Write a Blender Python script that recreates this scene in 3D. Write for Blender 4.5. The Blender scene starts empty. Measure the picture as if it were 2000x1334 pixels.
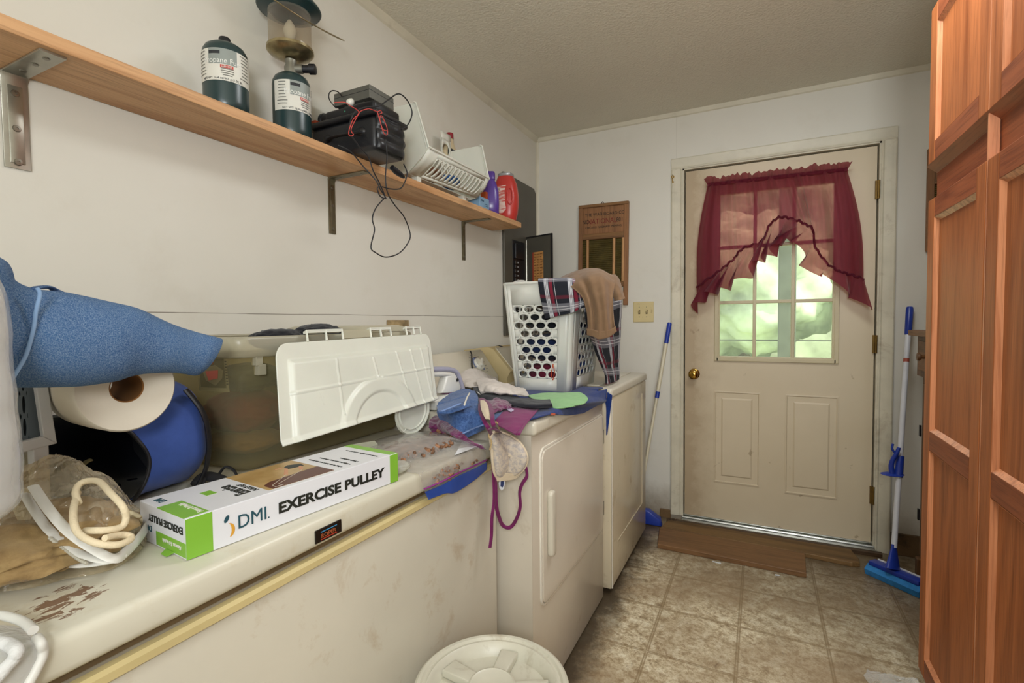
import bpy, bmesh, math, random
from mathutils import Vector, Matrix, noise, Quaternion
C = bpy.context.scene
COL = C.collection
PI = math.pi
# ---------------------------------------------------------------- camera
CAM_POS = Vector((1.338, 0.0, 1.19))
def _cd(px, py):
    return Vector((px-1000.0, -(py-667.0), -972.0)).normalized()
_Y = _cd(1486, 624); _X = -_cd(-945, 649)
_X = (_X - _X.dot(_Y)*_Y).normalized(); _Z = _X.cross(_Y)
MC = Matrix((_X, _Y, _Z))            # camera space -> world
cam = bpy.data.objects.new('camera', bpy.data.cameras.new('camera'))
COL.objects.link(cam)
cam.matrix_world = Matrix.Translation(CAM_POS) @ MC.to_4x4()
cam.data.sensor_width = 36; cam.data.lens = 972.0*36/2000
cam.data.clip_start = 0.02
C.camera = cam
C.view_settings.view_transform = 'Standard'; C.view_settings.look = 'None'
C.view_settings.gamma = 1; C.view_settings.use_curve_mapping = False
C.view_settings.exposure = 0.0
def at(ax, val, px, py):
    "point of the place seen at a photograph pixel, on the plane axis=val"
    r = MC @ Vector((px-1000.0, -(py-667.0), -972.0))
    t = (val-CAM_POS[ax])/r[ax]
    return CAM_POS + r*t
def aX(v, px, py): return at(0, v, px, py)
def aY(v, px, py): return at(1, v, px, py)
def aZ(v, px, py): return at(2, v, px, py)
# ---------------------------------------------------------------- light
w = bpy.data.worlds.new('world'); C.world = w; w.use_nodes = True
bg = w.node_tree.nodes['Background']; bg.inputs[0].default_value = (.80, .88, 1.0, 1); bg.inputs[1].default_value = 2.6
def area(name, loc, target, sx, sy, power, col=(1, 1, 1)):
    l = bpy.data.lights.new(name, 'AREA'); l.shape = 'RECTANGLE'; l.size = sx; l.size_y = sy
    l.energy = power; l.color = col
    o = bpy.data.objects.new(name, l); COL.objects.link(o); o.location = loc
    o.rotation_euler = (Vector(target)-Vector(loc)).to_track_quat('-Z', 'Y').to_euler()
    return o
area('ceiling_light', (1.5, 1.6, 2.38), (1.5, 1.7, 0), 0.5, 0.5, 15, (.95, .985, 1.0))
area('bounce_light', (1.75, -1.45, 1.6), (1.35, 2.8, 1.15), 1.1, 1.5, 25, (.945, .985, 1.0))
area('flash_light', (1.6, -0.5, 1.5), (1.5, 1.9, 2.42), 0.35, 0.35, 20, (.95, .985, 1.0))
sl = bpy.data.lights.new('sun', 'SUN'); sl.energy = 8.5; sl.angle = .02; sl.color = (1, .96, .85)
so = bpy.data.objects.new('sun', sl); COL.objects.link(so); so.rotation_euler = (math.radians(38), 0, math.radians(70))

# ---------------------------------------------------------------- materials
def lin(c):
    if isinstance(c, str):
        c = [int(c[i:i+2], 16)/255 for i in (0, 2, 4)]
    return tuple((x/12.92 if x <= .04045 else ((x+.055)/1.055)**2.4) for x in c[:3]) + (1.0,)
MATS = {}
class NT:
    def __init__(s, name):
        s.m = bpy.data.materials.new(name); s.m.use_nodes = True; s.t = s.m.node_tree
        s.b = s.t.nodes['Principled BSDF']; s._co = {}
    def n(s, kind, **kw):
        x = s.t.nodes.new(kind)
        for k, v in kw.items():
            if k.startswith('_'): setattr(x, k[1:], v)
            else:
                key = k
                x.inputs[int(k[1:]) if k[0] == 'i' and k[1:].isdigit() else key].default_value = v
        return x
    def l(s, a, b): s.t.links.new(a, b)
    def co(s, scale=(1, 1, 1), rot=(0, 0, 0), loc=(0, 0, 0)):
        tc = s.t.nodes.new('ShaderNodeTexCoord'); mp = s.t.nodes.new('ShaderNodeMapping')
        mp.inputs['Scale'].default_value = scale; mp.inputs['Rotation'].default_value = rot; mp.inputs['Location'].default_value = loc
        s.l(tc.outputs['Object'], mp.inputs['Vector']); return mp.outputs[0]
    def noise(s, scale, detail=4, co=None, rough=.55, dist=0):
        x = s.n('ShaderNodeTexNoise'); x.inputs['Scale'].default_value = scale; x.inputs['Detail'].default_value = detail
        x.inputs['Roughness'].default_value = rough; x.inputs['Distortion'].default_value = dist
        s.l(co if co is not None else s.co(), x.inputs['Vector']); return x.outputs['Fac']
    def ramp(s, fac, stops):
        r = s.t.nodes.new('ShaderNodeValToRGB'); e = r.color_ramp.elements
        e[0].position, e[0].color = stops[0][0], stops[0][1]
        e[1].position, e[1].color = stops[-1][0], stops[-1][1]
        for p, c in stops[1:-1]:
            k = e.new(p); k.color = c
        s.l(fac, r.inputs[0]); return r.outputs[0]
    def mix(s, fac, a, b, mode='MIX'):
        x = s.t.nodes.new('ShaderNodeMix'); x.data_type = 'RGBA'; x.blend_type = mode
        for v, i in ((fac, 0), (a, 6), (b, 7)):
            if hasattr(v, 'is_output'): s.l(v, x.inputs[i])
            else: x.inputs[i].default_value = v
        return x.outputs[2]
    def math(s, op, a, b=None, c=None):
        x = s.t.nodes.new('ShaderNodeMath'); x.operation = op
        for v, i in ((a, 0), (b, 1), (c, 2)):
            if v is None: continue
            if hasattr(v, 'is_output'): s.l(v, x.inputs[i])
            else: x.inputs[i].default_value = v
        return x.outputs[0]
    def bump(s, h, strength=.3, dist=.002):
        b = s.t.nodes.new('ShaderNodeBump'); b.inputs['Strength'].default_value = strength; b.inputs['Distance'].default_value = dist
        s.l(h, b.inputs['Height']); s.l(b.outputs[0], s.b.inputs['Normal'])
    def set(s, **kw):
        for k, v in kw.items():
            i = s.b.inputs[{'col': 'Base Color', 'rough': 'Roughness', 'metal': 'Metallic', 'spec': 'Specular IOR Level', 'trans': 'Transmission Weight', 'ior': 'IOR', 'alpha': 'Alpha', 'sheen': 'Sheen Weight', 'sss': 'Subsurface Weight', 'coat': 'Coat Weight'}[k]]
            if hasattr(v, 'is_output'): s.l(v, i)
            else: i.default_value = v
        return s
def mat(name, col, rough=.5, metal=0, var=.06, vs=6, bump=0, bs=60, spec=.5, dirt=None, dirtcol='6b4f33', **kw):
    "plain material with a little procedural variation, fine bump and optional dirt"
    if name in MATS: return MATS[name]
    s = NT(name); c = lin(col)
    lo = tuple(x*(1-var*2) for x in c[:3])+(1,); hi = tuple(min(1, x*(1+var)) for x in c[:3])+(1,)
    out = s.ramp(s.noise(vs, 5), [(.3, lo), (.7, hi)])
    if dirt:
        f = s.ramp(s.noise(dirt[0], 8, rough=.7, dist=.4), [(dirt[1], (0, 0, 0, 1)), (dirt[1]+dirt[2], (dirt[3],)*3+(1,))])
        out = s.mix(f, out, lin(dirtcol))
    s.set(col=out, rough=rough, metal=metal, spec=spec, **kw)
    if bump: s.bump(s.noise(bs, 3), bump)
    MATS[name] = s.m; return s.m
def wood(name, c1, c2, axis=2, scale=14, rough=.45, knots=False, fine=True, spec=.4):
    if name in MATS: return MATS[name]
    s = NT(name); sc = [1, 1, 1]; sc[axis] = .07
    co = s.co(tuple(sc))
    f = s.noise(scale, 6, co, .6, 1.2)
    out = s.ramp(f, [(.28, lin(c2)), (.5, lin(c1)), (.72, tuple(min(1, x*1.15) for x in lin(c1)[:3])+(1,))])
    sc2 = [1, 1, 1]; sc2[axis] = .03
    g = s.noise(220, 3, s.co(tuple(sc2)), .6)
    out = s.mix(s.ramp(g, [(.36, (.35,)*3+(1,)), (.5, (0, 0, 0, 1))]), out, tuple(x*.45 for x in lin(c2)[:3])+(1,))
    if knots:
        k = s.noise(5, 2, s.co(tuple(.45 if i == axis else 1.6 for i in range(3))), .4)
        out = s.mix(s.ramp(k, [(.68, (0, 0, 0, 1)), (.76, (.75,)*3+(1,))]), out, tuple(x*.35 for x in lin(c2)[:3])+(1,))
    s.set(col=out, rough=rough, spec=spec); s.bump(g, .25, .001)
    MATS[name] = s.m; return s.m
def cloth(name, col, col2=None, scale=9, weave=900, rough=.95, bump=.35):
    if name in MATS: return MATS[name]
    s = NT(name); c = lin(col); d = lin(col2) if col2 else tuple(x*.8 for x in c[:3])+(1,)
    s.set(col=s.ramp(s.noise(scale, 6, rough=.7), [(.3, d), (.7, c)]), rough=rough, sheen=.15, spec=.2)
    s.bump(s.noise(weave, 2), bump, .001)
    MATS[name] = s.m; return s.m
def clear(name, tint='f2f2ea', mixf=.25, rough=.08, bump=0, bs=40, body=None):
    "thin clear or milky plastic film: transparent with gloss and some body colour"
    if name in MATS: return MATS[name]
    s = NT(name); t = s.t
    tr = t.nodes.new('ShaderNodeBsdfTransparent'); tr.inputs[0].default_value = lin(tint)
    s.set(col=lin(body or tint), rough=rough, spec=.8)
    mx = t.nodes.new('ShaderNodeMixShader')
    lw = t.nodes.new('ShaderNodeLayerWeight'); lw.inputs[0].default_value = .35
    f = s.math('ADD', s.math('MULTIPLY', lw.outputs['Facing'], .5), mixf)
    s.l(f, mx.inputs[0]); s.l(tr.outputs[0], mx.inputs[1]); s.l(s.b.outputs[0], mx.inputs[2])
    s.l(mx.outputs[0], t.nodes['Material Output'].inputs[0])
    if bump: s.bump(s.noise(bs, 3), bump, .004)
    MATS[name] = s.m; return s.m

# ---------------------------------------------------------------- mesh helpers
class MB:
    def __init__(s): s.b = bmesh.new()
    def face(s, vs):
        try: return s.b.faces.new(vs)
        except ValueError: return None
    def box(s, x0, x1, y0, y1, z0, z1, bev=0, M=None, seg=2):
        t = bmesh.new()
        bmesh.ops.create_cube(t, size=1)
        for v in t.verts: v.co = Vector(((x0+x1)/2+v.co.x*(x1-x0), (y0+y1)/2+v.co.y*(y1-y0), (z0+z1)/2+v.co.z*(z1-z0)))
        if bev: bmesh.ops.bevel(t, geom=list(t.edges), offset=bev, segments=seg, affect='EDGES', profile=.5)
        s.add(t, M); return s
    def add(s, t, M=None):
        vm = {v: s.b.verts.new(M @ v.co if M else v.co) for v in t.verts}
        for f in t.faces: s.face([vm[v] for v in f.verts])
        t.free(); return s
    def prism(s, pts, d, bev=0, M=None, seg=2):
        "closed outline (list of Vectors) extruded by vector d"
        t = bmesh.new(); a = [t.verts.new(p) for p in pts]; c = [t.verts.new(Vector(p)+Vector(d)) for p in pts]
        f1 = t.faces.new(a); f2 = t.faces.new(c[::-1]); n = len(pts)
        for i in range(n): t.faces.new((a[i], c[i], c[(i+1) % n], a[(i+1) % n]))
        bmesh.ops.recalc_face_normals(t, faces=t.faces)
        if bev:
            e = list(set(f1.edges) | set(f2.edges))
            bmesh.ops.bevel(t, geom=e, offset=bev, segments=seg, affect='EDGES', profile=.5)
        s.add(t, M); return s
    def tube(s, pts, r, n=10, closed=False, cap=True, rf=None, flat=1.0):
        pts = [Vector(p) for p in pts]; m = len(pts); rings = []
        up = Vector((0, 0, 1)); prev = None
        for i, p in enumerate(pts):
            if closed: d = pts[(i+1) % m]-pts[i-1]
            else: d = pts[min(i+1, m-1)]-pts[max(i-1, 0)]
            d.normalize()
            if prev is None:
                a = d.orthogonal().normalized() if abs(d.dot(up)) > .95 else d.cross(up).normalized()
            else:
                a = (prev - prev.dot(d)*d).normalized()
            prev = a; b = d.cross(a); rr = rf(i/(m-1)) if rf else (r[i] if isinstance(r, (list, tuple)) else r)
            rings.append([s.b.verts.new(p + (a*math.cos(2*PI*k/n) + b*math.sin(2*PI*k/n)*flat)*rr) for k in range(n)])
        for i in range(m if closed else m-1):
            A, B = rings[i], rings[(i+1) % m]
            for k in range(n): s.face((A[k], A[(k+1) % n], B[(k+1) % n], B[k]))
        if cap and not closed: s.face(rings[0][::-1]); s.face(rings[-1])
        return s
    def lathe(s, prof, loc=(0, 0, 0), axis=(0, 0, 1), n=32, sx=1, sy=1, cap=True):
        "prof = [(r, h), ...]"
        q = Vector((0, 0, 1)).rotation_difference(Vector(axis)); L = Vector(loc); rings = []
        for r, h in prof:
            rings.append([s.b.verts.new(L + q @ Vector((r*sx*math.cos(2*PI*k/n), r*sy*math.sin(2*PI*k/n), h))) for k in range(n)])
        for A, B in zip(rings, rings[1:]):
            for k in range(n): s.face((A[k], A[(k+1) % n], B[(k+1) % n], B[k]))
        if cap: s.face(rings[0][::-1]); s.face(rings[-1])
        return s
    def grid(s, g, closed_u=False):
        "g = rows of Vectors"
        V = [[s.b.verts.new(p) for p in r] for r in g]
        for i in range(len(V)-1):
            m = len(V[i])
            for j in range(m if closed_u else m-1):
                s.face((V[i][j], V[i][(j+1) % m], V[i+1][(j+1) % m], V[i+1][j]))
        return s
def wmat(o):
    m = o.matrix_basis.copy()
    while o.parent: o = o.parent; m = o.matrix_basis @ m
    return m
def obj(name, mb, m, parent=None, smooth=False, world=True, solid=0, sub=0, auto=None, offset=0):
    if isinstance(mb, MB): mb = mb.b
    bmesh.ops.remove_doubles(mb, verts=mb.verts, dist=1e-6)
    bmesh.ops.recalc_face_normals(mb, faces=mb.faces)
    if parent is not None and world: mb.transform(wmat(parent).inverted())
    me = bpy.data.meshes.new(name); mb.to_mesh(me); mb.free()
    me.materials.append(m)
    if smooth or auto:
        for p in me.polygons: p.use_smooth = True
        if auto: me.set_sharp_from_angle(angle=math.radians(auto))
    o = bpy.data.objects.new(name, me); COL.objects.link(o)
    if parent is not None: o.parent = parent
    if solid:
        k = o.modifiers.new('s', 'SOLIDIFY'); k.thickness = solid; k.offset = offset
    if sub:
        k = o.modifiers.new('u', 'SUBSURF'); k.levels = sub; k.render_levels = sub
    return o
def tag(o, label, cat, group=None):
    o['label'] = label; o['category'] = cat
    if group: o['group'] = group
    return o
def thing(name, label, cat, loc, rz=0, group=None, rot=None):
    o = bpy.data.objects.new(name, None); COL.objects.link(o); o.location = loc
    o.empty_display_size = .02
    o.rotation_euler = rot if rot else (0, 0, rz); return tag(o, label, cat, group)
def struct(name, mb, m, parent=None, **kw):
    o = obj(name, mb, m, parent, **kw)
    if parent is None: o['kind'] = 'structure'
    return o
def lab(o, t): o['label'] = t; return o
def cr(p, t):
    "catmull-rom through list p, t in 0..1"
    n = len(p)-1; x = min(max(t, 0), 1)*n; i = min(int(x), n-1); f = x-i
    a, b, c, d = p[max(i-1, 0)], p[i], p[i+1], p[min(i+2, n)]
    return .5*((2*b) + (c-a)*f + (2*a-5*b+4*c-d)*f*f + (3*b-a-3*c+d)*f*f*f)
def spl(p, n):
    p = [Vector(q) for q in p]; return [cr(p, i/(n-1)) for i in range(n)]
def crc(p, t):
    "closed catmull-rom"
    n = len(p); x = (t % 1.0)*n; i = int(x); f = x-i
    a, b, c, d = p[(i-1) % n], p[i % n], p[(i+1) % n], p[(i+2) % n]
    return .5*((2*b) + (c-a)*f + (2*a-5*b+4*c-d)*f*f + (3*b-a-3*c+d)*f*f*f)
def patch(rows, nu, nv, wr=0, ws=20, seed=0, closed=False, lin_u=False):
    "surface through control rows; wrinkled along its normals"
    rows = [[Vector(p) for p in r] for r in rows]
    R = [spl(r, nu) if not closed else [crc(r, j/nu) for j in range(nu)] for r in rows]
    g = [[cr([r[j] for r in R], i/(nv-1)) for j in range(nu)] for i in range(nv)]
    if wr:
        off = Vector((seed*7.3, seed*3.1, seed*1.7)); out = []
        for i in range(nv):
            row = []
            for j in range(nu):
                du = g[i][(j+1) % nu if closed else min(j+1, nu-1)]-g[i][(j-1) if (closed or j) else 0]
                dv = g[min(i+1, nv-1)][j]-g[max(i-1, 0)][j]
                nn = du.cross(dv)
                if nn.length > 1e-9: nn.normalize()
                p = g[i][j]
                h = noise.noise(p*ws+off)*.6 + noise.noise(p*ws*2.3+off)*.3
                r2 = 1-abs(noise.noise(p*ws*.7+off*2))*2
                row.append(p + nn*wr*(h + .5*r2))
            out.append(row)
        g = out
    return g
def text(body, size, M, m, parent, name='lettering', ext=.0004, align='LEFT', sx=1.0, shear=0, bold=0):
    cu = bpy.data.curves.new('t', 'FONT'); cu.body = body; cu.size = size; cu.extrude = ext; cu.align_x = align; cu.align_y = 'BOTTOM_BASELINE'
    cu.resolution_u = 3; cu.shear = shear; cu.offset = bold
    o = bpy.data.objects.new('t', cu); COL.objects.link(o)
    dg = bpy.context.evaluated_depsgraph_get(); me = bpy.data.meshes.new_from_object(o.evaluated_get(dg))
    bpy.data.objects.remove(o); b = bmesh.new(); b.from_mesh(me); bpy.data.meshes.remove(me)
    b.transform(M @ Matrix.Diagonal((sx, 1, 1, 1)))
    return obj(name, b, m, parent)
def frameM(o, u, v):
    "matrix whose x axis runs along u, y along v, from point o"
    u = Vector(u).normalized(); v = Vector(v); v = (v-v.dot(u)*u).normalized(); n = u.cross(v)
    return Matrix(((u.x, v.x, n.x, o[0]), (u.y, v.y, n.y, o[1]), (u.z, v.z, n.z, o[2]), (0, 0, 0, 1)))
# ================================================================ room shell
YB = 3.07; ZC = 2.397; XR = 2.42; YF = -1.6
def m_wall(name, vert_x=False):
    s = NT(name); P = s.n('ShaderNodeNewGeometry'); sp = s.n('ShaderNodeSeparateXYZ'); s.l(P.outputs['Position'], sp.inputs[0])
    base = s.ramp(s.noise(1.2, 5), [(.3, lin('d5d1c5')), (.7, lin('dcd9cf'))])
    st = s.ramp(s.noise(2.3, 7, rough=.65), [(.56, (0, 0, 0, 1)), (.78, (.22,)*3+(1,))])
    base = s.mix(st, base, lin('a8997c'))
    # fine scuffs
    sc = s.ramp(s.noise(14, 10, s.co((1, 1, 1), (.4, .3, .2)), .75, 1.5), [(.70, (0, 0, 0, 1)), (.76, (.4,)*3+(1,))])
    base = s.mix(sc, base, lin('8a7a62'))
    # grime at the floor and corners
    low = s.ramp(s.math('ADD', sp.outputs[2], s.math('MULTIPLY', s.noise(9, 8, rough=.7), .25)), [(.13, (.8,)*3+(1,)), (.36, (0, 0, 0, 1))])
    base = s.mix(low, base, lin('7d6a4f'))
    # panel joints: one level line and upright lines, cracked paint
    wob = s.math('MULTIPLY', s.math('SUBTRACT', s.noise(3, 4), .5), .006)
    h = s.math('ABSOLUTE', s.math('ADD', s.math('SUBTRACT', sp.outputs[2], 1.222), wob))
    br = s.ramp(s.noise(4, 4), [(.34, (.35,)*3+(1,)), (.46, (1, 1, 1, 1))])
    hf = s.math('MULTIPLY', s.math('LESS_THAN', h, .0012), br)
    if not vert_x: base = s.mix(s.math('MULTIPLY', hf, .75), base, lin('5d5344'))
    ax = sp.outputs[0] if vert_x else sp.outputs[1]
    v = s.math('ABSOLUTE', s.math('SUBTRACT', s.math('PINGPONG', s.math('ADD', ax, .0 if not vert_x else .33), .61), 0.0))
    vf = s.math('LESS_THAN', s.math('ADD', v, wob), .0012)
    base = s.mix(s.math('MULTIPLY', vf, .3 if vert_x else 0.0), base, lin('6d6250'))
    s.set(col=base, rough=.5, spec=.35)
    s.bump(s.noise(25, 5, rough=.6), .12, .004)
    return s.m
mwl = m_wall('wall_paint_left'); mwb = m_wall('wall_paint_back', True)
s = NT('ceiling_paint'); s.set(col=s.ramp(s.noise(1.5, 5), [(.3, lin('dbd5c3')), (.7, lin('e1dccb'))]), rough=.9)
s.bump(s.noise(95, 4, rough=.6), .8, .006); mceil = s.m
# floor vinyl
s = NT('vinyl_floor'); P = s.n('ShaderNodeNewGeometry'); sp = s.n('ShaderNodeSeparateXYZ'); s.l(P.outputs['Position'], sp.inputs[0])
co = s.co((1, 1, 1), (0, 0, .5))
mo = s.noise(24, 14, co, .86, .15)
base = s.ramp(mo, [(.37, lin('7d6a50')), (.45, lin('b09c7b')), (.52, lin('d8caaa')), (.60, lin('f0e8cf'))])
big = s.noise(3.2, 4, co, .5)
base = s.mix(s.ramp(big, [(.38, (.7,)*3+(1,)), (.60, (0, 0, 0, 1))]), base, lin('9c8465'))
base = s.mix(s.ramp(s.noise(38, 8, s.co((1, 1, 1), (0, 0, 1.1), (3, 2, 0)), .8), [(.54, (0, 0, 0, 1)), (.62, (.55,)*3+(1,))]), base, lin('8a6f50'))
sp2 = s.ramp(s.noise(70, 6, s.co((1, .35, 1), (0, 0, .8)), .7, 1), [(.62, (0, 0, 0, 1)), (.70, (.55,)*3+(1,))])
base = s.mix(sp2, base, lin('6d573f'))
def fl(out, off, per):
    f = s.math('FRACT', s.math('ADD', s.math('DIVIDE', s.math('SUBTRACT', out, off), per), 40.5))
    return s.math('MULTIPLY', s.math('ABSOLUTE', s.math('SUBTRACT', f, .5)), per)
dx = fl(sp.outputs[0], .98, .2925); dy = fl(sp.outputs[1], 1.775, .3)
d = s.math('MINIMUM', dx, dy)
lines = s.ramp(d, [(.0, (.25,)*3+(1,)), (.0018, (.3,)*3+(1,)), (.0026, (.85,)*3+(1,)), (.0048, (.85,)*3+(1,)), (.0062, (0, 0, 0, 1))])
base = s.mix(lines, base, lin('8a7350'))
# ground-in dirt towards the appliances, the door and the far corner
dn = s.noise(7, 9, rough=.72)
e1 = s.math('SUBTRACT', s.math('ADD', sp.outputs[0], s.math('MULTIPLY', dn, -.22)), .66)
m1 = s.ramp(e1, [(.0, (.95,)*3+(1,)), (.10, (0, 0, 0, 1))])
base = s.mix(m1, base, lin('45392a'))
e2 = s.math('ADD', s.math('ADD', sp.outputs[1], s.math('MULTIPLY', sp.outputs[0], .55)), s.math('MULTIPLY', dn, .9))
m2 = s.ramp(s.math('MULTIPLY', e2, .2), [(.64, (0, 0, 0, 1)), (.84, (.80,)*3+(1,))])
base = s.mix(m2, base, lin('4e3d27'))
s.set(col=base, rough=.42, spec=.45)
hh = s.math('MULTIPLY', s.math('LESS_THAN', d, .005), -1.0)
s.bump(s.math('ADD', hh, s.math('MULTIPLY', mo, .5)), .35, .002); mfloor = s.m

struct('floor', MB().box(-.1, XR+.1, YF-.1, YB+.12, -.1, 0), mfloor)
struct('ceiling', MB().box(-.1, XR+.1, YF-.1, YB+.12, ZC, ZC+.1), mceil)
struct('wall_left', MB().box(-.1, 0, YF-.1, YB+.1, 0, ZC), mwl)
struct('wall_right', MB().box(XR, XR+.1, YF-.1, YB+.1, 0, ZC), mwl)
struct('wall_front', MB().box(0, XR, YF-.1, YF, 0, ZC), mwb)
DX0, DX1, DZ1 = .925, 1.868, 2.068
b = MB(); b.box(0, DX0, YB, YB+.12, 0, ZC); b.box(DX1, XR, YB, YB+.12, 0, ZC); b.box(DX0, DX1, YB, YB+.12, DZ1, ZC)
struct('wall_back', b, mwb)
mtrim = mat('trim_paint', 'd2ccb8', .45, var=.05, dirt=(7, .60, .2, .3), bump=.15, bs=40)
mtrimd = mat('trim_paint_worn', 'cdc6b0', .5, var=.08, dirt=(7, .55, .2, .55), dirtcol='7d6544', bump=.3, bs=40)
# cove strips at the ceiling
b = MB(); b.prism([Vector((0, YF, ZC)), Vector((.022, YF, ZC)), Vector((.008, YF, ZC-.022)), Vector((0, YF, ZC-.028))], (0, YB-YF, 0))
struct('trim_1', b, mtrim)
b = MB(); b.prism([Vector((0, YB, ZC)), Vector((0, YB-.018, ZC)), Vector((0, YB-.007, ZC-.02)), Vector((0, YB, ZC-.025))], (XR, 0, 0))
struct('trim_2', b, mtrim)
b = MB(); b.prism([Vector((0, YB, 0)), Vector((.016, YB, 0)), Vector((.006, YB-.006, 0)), Vector((0, YB-.016, 0))], (0, 0, ZC-.02)); struct('trim_3', b, mtrim)
# door casing with stepped profile
def casing(parent, p0, p1, inner, m):
    "profiled board from p0 to p1 (inner edge), inner = direction away from the opening"
    d = (Vector(p1)-Vector(p0)); i = Vector(inner); f = Vector((0, -1, 0))
    prof = [(0, 0), (0, .010), (.006, .013), (.012, .010), (.018, .012), (.040, .017), (.056, .019), (.062, .016), (.062, 0)]
    b = MB(); b.prism([Vector(p0)+i*a+f*c for a, c in prof], d); return b
b = casing(None, (DX0, YB, 0.03), (DX0, YB, DZ1), (-1, 0, 0), mtrim); struct('trim_4', b, mtrimd)
b = casing(None, (DX1, YB, 0.0), (DX1, YB, DZ1), (1, 0, 0), mtrim); struct('trim_5', b, mtrimd)
b = casing(None, (DX0-.062, YB-.0004, DZ1), (DX1+.062, YB-.0004, DZ1), (0, 0, 1), mtrim); struct('trim_6', b, mtrim)
# jamb
b = MB(); b.box(DX0, DX0+.008, YB-.005, YB+.12, 0, DZ1); b.box(DX1-.008, DX1, YB-.005, YB+.12, 0, DZ1); b.box(DX0, DX1, YB-.005, YB+.12, DZ1-.008, DZ1)
b.box(DX0+.008, DX0+.018, YB+.055, YB+.12, 0, DZ1); b.box(DX1-.018, DX1-.008, YB+.055, YB+.12, 0, DZ1); b.box(DX0, DX1, YB+.055, YB+.12, DZ1-.018, DZ1-.008)
struct('trim_7', b, mtrimd)
mal = mat('aluminium', 'b9b9b4', .3, 1, var=.1, vs=30)
b = MB(); b.box(DX0, DX1, YB-.055, YB+.1, 0, .016, .003); b.box(DX0, DX1, YB-.012, YB+.03, .016, .026, .004); struct('trim_8', b, mal)
b = MB(); b.box(DX0-.02, DX1+.02, YB-.085, YB-.055, 0, .02, .002); struct('trim_9', b, wood('dark_sill', '4a3520', '2e2013', 0))
mbase = mat('baseboard_wood', '6d5334', .6, var=.15, dirt=(8, .5, .1, .7), dirtcol='2f2417')
b = MB(); b.box(DX1+.062, XR, YB-.014, YB, 0, .11, .003); struct('baseboard_right', b, mbase)
b = MB(); b.box(.80, DX0-.062, YB-.010, YB, 0, .05, .002); struct('baseboard_left', b, mbase)

# ---- door slab
mdoor = NT('door_paint'); s = mdoor; P = s.n('ShaderNodeNewGeometry'); sp = s.n('ShaderNodeSeparateXYZ'); s.l(P.outputs['Position'], sp.inputs[0])
base = s.ramp(s.noise(2, 5), [(.3, lin('c4b496')), (.7, lin('cebfa3'))])
dn = s.noise(11, 8, rough=.7)
el = s.math('ADD', s.math('SUBTRACT', sp.outputs[0], .93), s.math('MULTIPLY', s.math('SUBTRACT', dn, .3), -.25))
base = s.mix(s.ramp(s.math('MULTIPLY', el, 5), [(.0, (.42,)*3+(1,)), (.25, (.22,)*3+(1,)), (.75, (0, 0, 0, 1))]), base, lin('7f5c31'))
base = s.mix(s.ramp(s.noise(18, 8, rough=.6), [(.67, (0, 0, 0, 1)), (.72, (.5,)*3+(1,))]), base, lin('7a6242'))
s.set(col=base, rough=.45); s.bump(s.noise(40, 3), .1, .002); mdoor = s.m
SX0, SX1, SZ0, SZ1, YD = .940, 1.853, .030, 2.052, YB+.010
WX0, WX1, WZ0, WZ1 = 1.121, 1.676, .982, 1.90       # glazed opening
def slab():
    b = MB(); T = .044
    b.box(SX0, WX0, YD, YD+T, SZ0, SZ1); b.box(WX1, SX1, YD, YD+T, SZ0, SZ1)
    b.box(WX0, WX1, YD, YD+T, SZ0, WZ0); b.box(WX0, WX1, YD, YD+T, WZ1, SZ1)
    return b
door = struct('door_1', slab(), mdoor)
mglz = mat('glazing_frame', 'c2b592', .45, var=.05, dirt=(12, .62, .1, .4))
def ring(x0, x1, z0, z1, w, y0, y1, bev=.003):
    b = MB(); b.box(x0, x0+w, y0, y1, z0, z1, bev); b.box(x1-w, x1, y0, y1, z0, z1, bev)
    b.box(x0+w*.5, x1-w*.5, y0, y1, z0, z0+w, bev); b.box(x0+w*.5, x1-w*.5, y0, y1, z1-w, z1, bev); return b
b = ring(1.100, 1.702, .955, 1.925, .022, YD-.012, YD+.002); b2 = ring(1.116, 1.684, .972, 1.908, .012, YD-.007, YD+.02)
fr = obj('window_frame', b, mglz, door); obj('inner_bead', b2, mglz, fr)
b = MB()
for x in (1.306, 1.492): b.box(x-.009, x+.009, YD-.004, YD+.03, WZ0, WZ1, .003)
for z in (1.288, 1.598): b.box(WX0, WX1, YD-.003, YD+.03, z-.009, z+.009, .003)
obj('muntin_grid', b, mglz, door)
mpane = clear('pane_glass', 'f2f6f0', .12, .6, body='e6ece4')
mpane.node_tree.nodes['Principled BSDF'].inputs['Specular IOR Level'].default_value = .1
obj('glass_pane', MB().box(WX0, WX1, YD+.016, YD+.020, WZ0, WZ1), mpane, door)
# raised panels of the lower door: recessed bevel ring and field
def dpanel(a, c):
    x0, z1 = a.x, a.z; x1, z0 = c.x, c.z; w = .028
    def rect(i, y): return [Vector((x0+i, y, z0+i)), Vector((x1-i, y, z0+i)), Vector((x1-i, y, z1-i)), Vector((x0+i, y, z1-i))]
    b = MB(); seq = [(0, YD), (0, YD-.005), (.006, YD-.006), (.010, YD-.0015), (.038, YD-.001), (.046, YD-.006), (.05, YD-.006)]
    R = [[b.b.verts.new(p) for p in rect(i, y)] for i, y in seq]
    for A, B in zip(R, R[1:]):
        for k in range(4): b.face((A[k], A[(k+1) % 4], B[(k+1) % 4], B[k]))
    b.face(R[-1]); return b
obj('raised_panel', dpanel(aY(YD, 1395, 763), aY(YD, 1483, 951)), mdoor, door)
obj('raised_panel', dpanel(aY(YD, 1534, 770), aY(YD, 1635, 975)), mdoor, door)
mbrass = mat('brass', 'c9a24e', .18, 1, var=.1)
k = aY(YD, 1356, 730)
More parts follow.
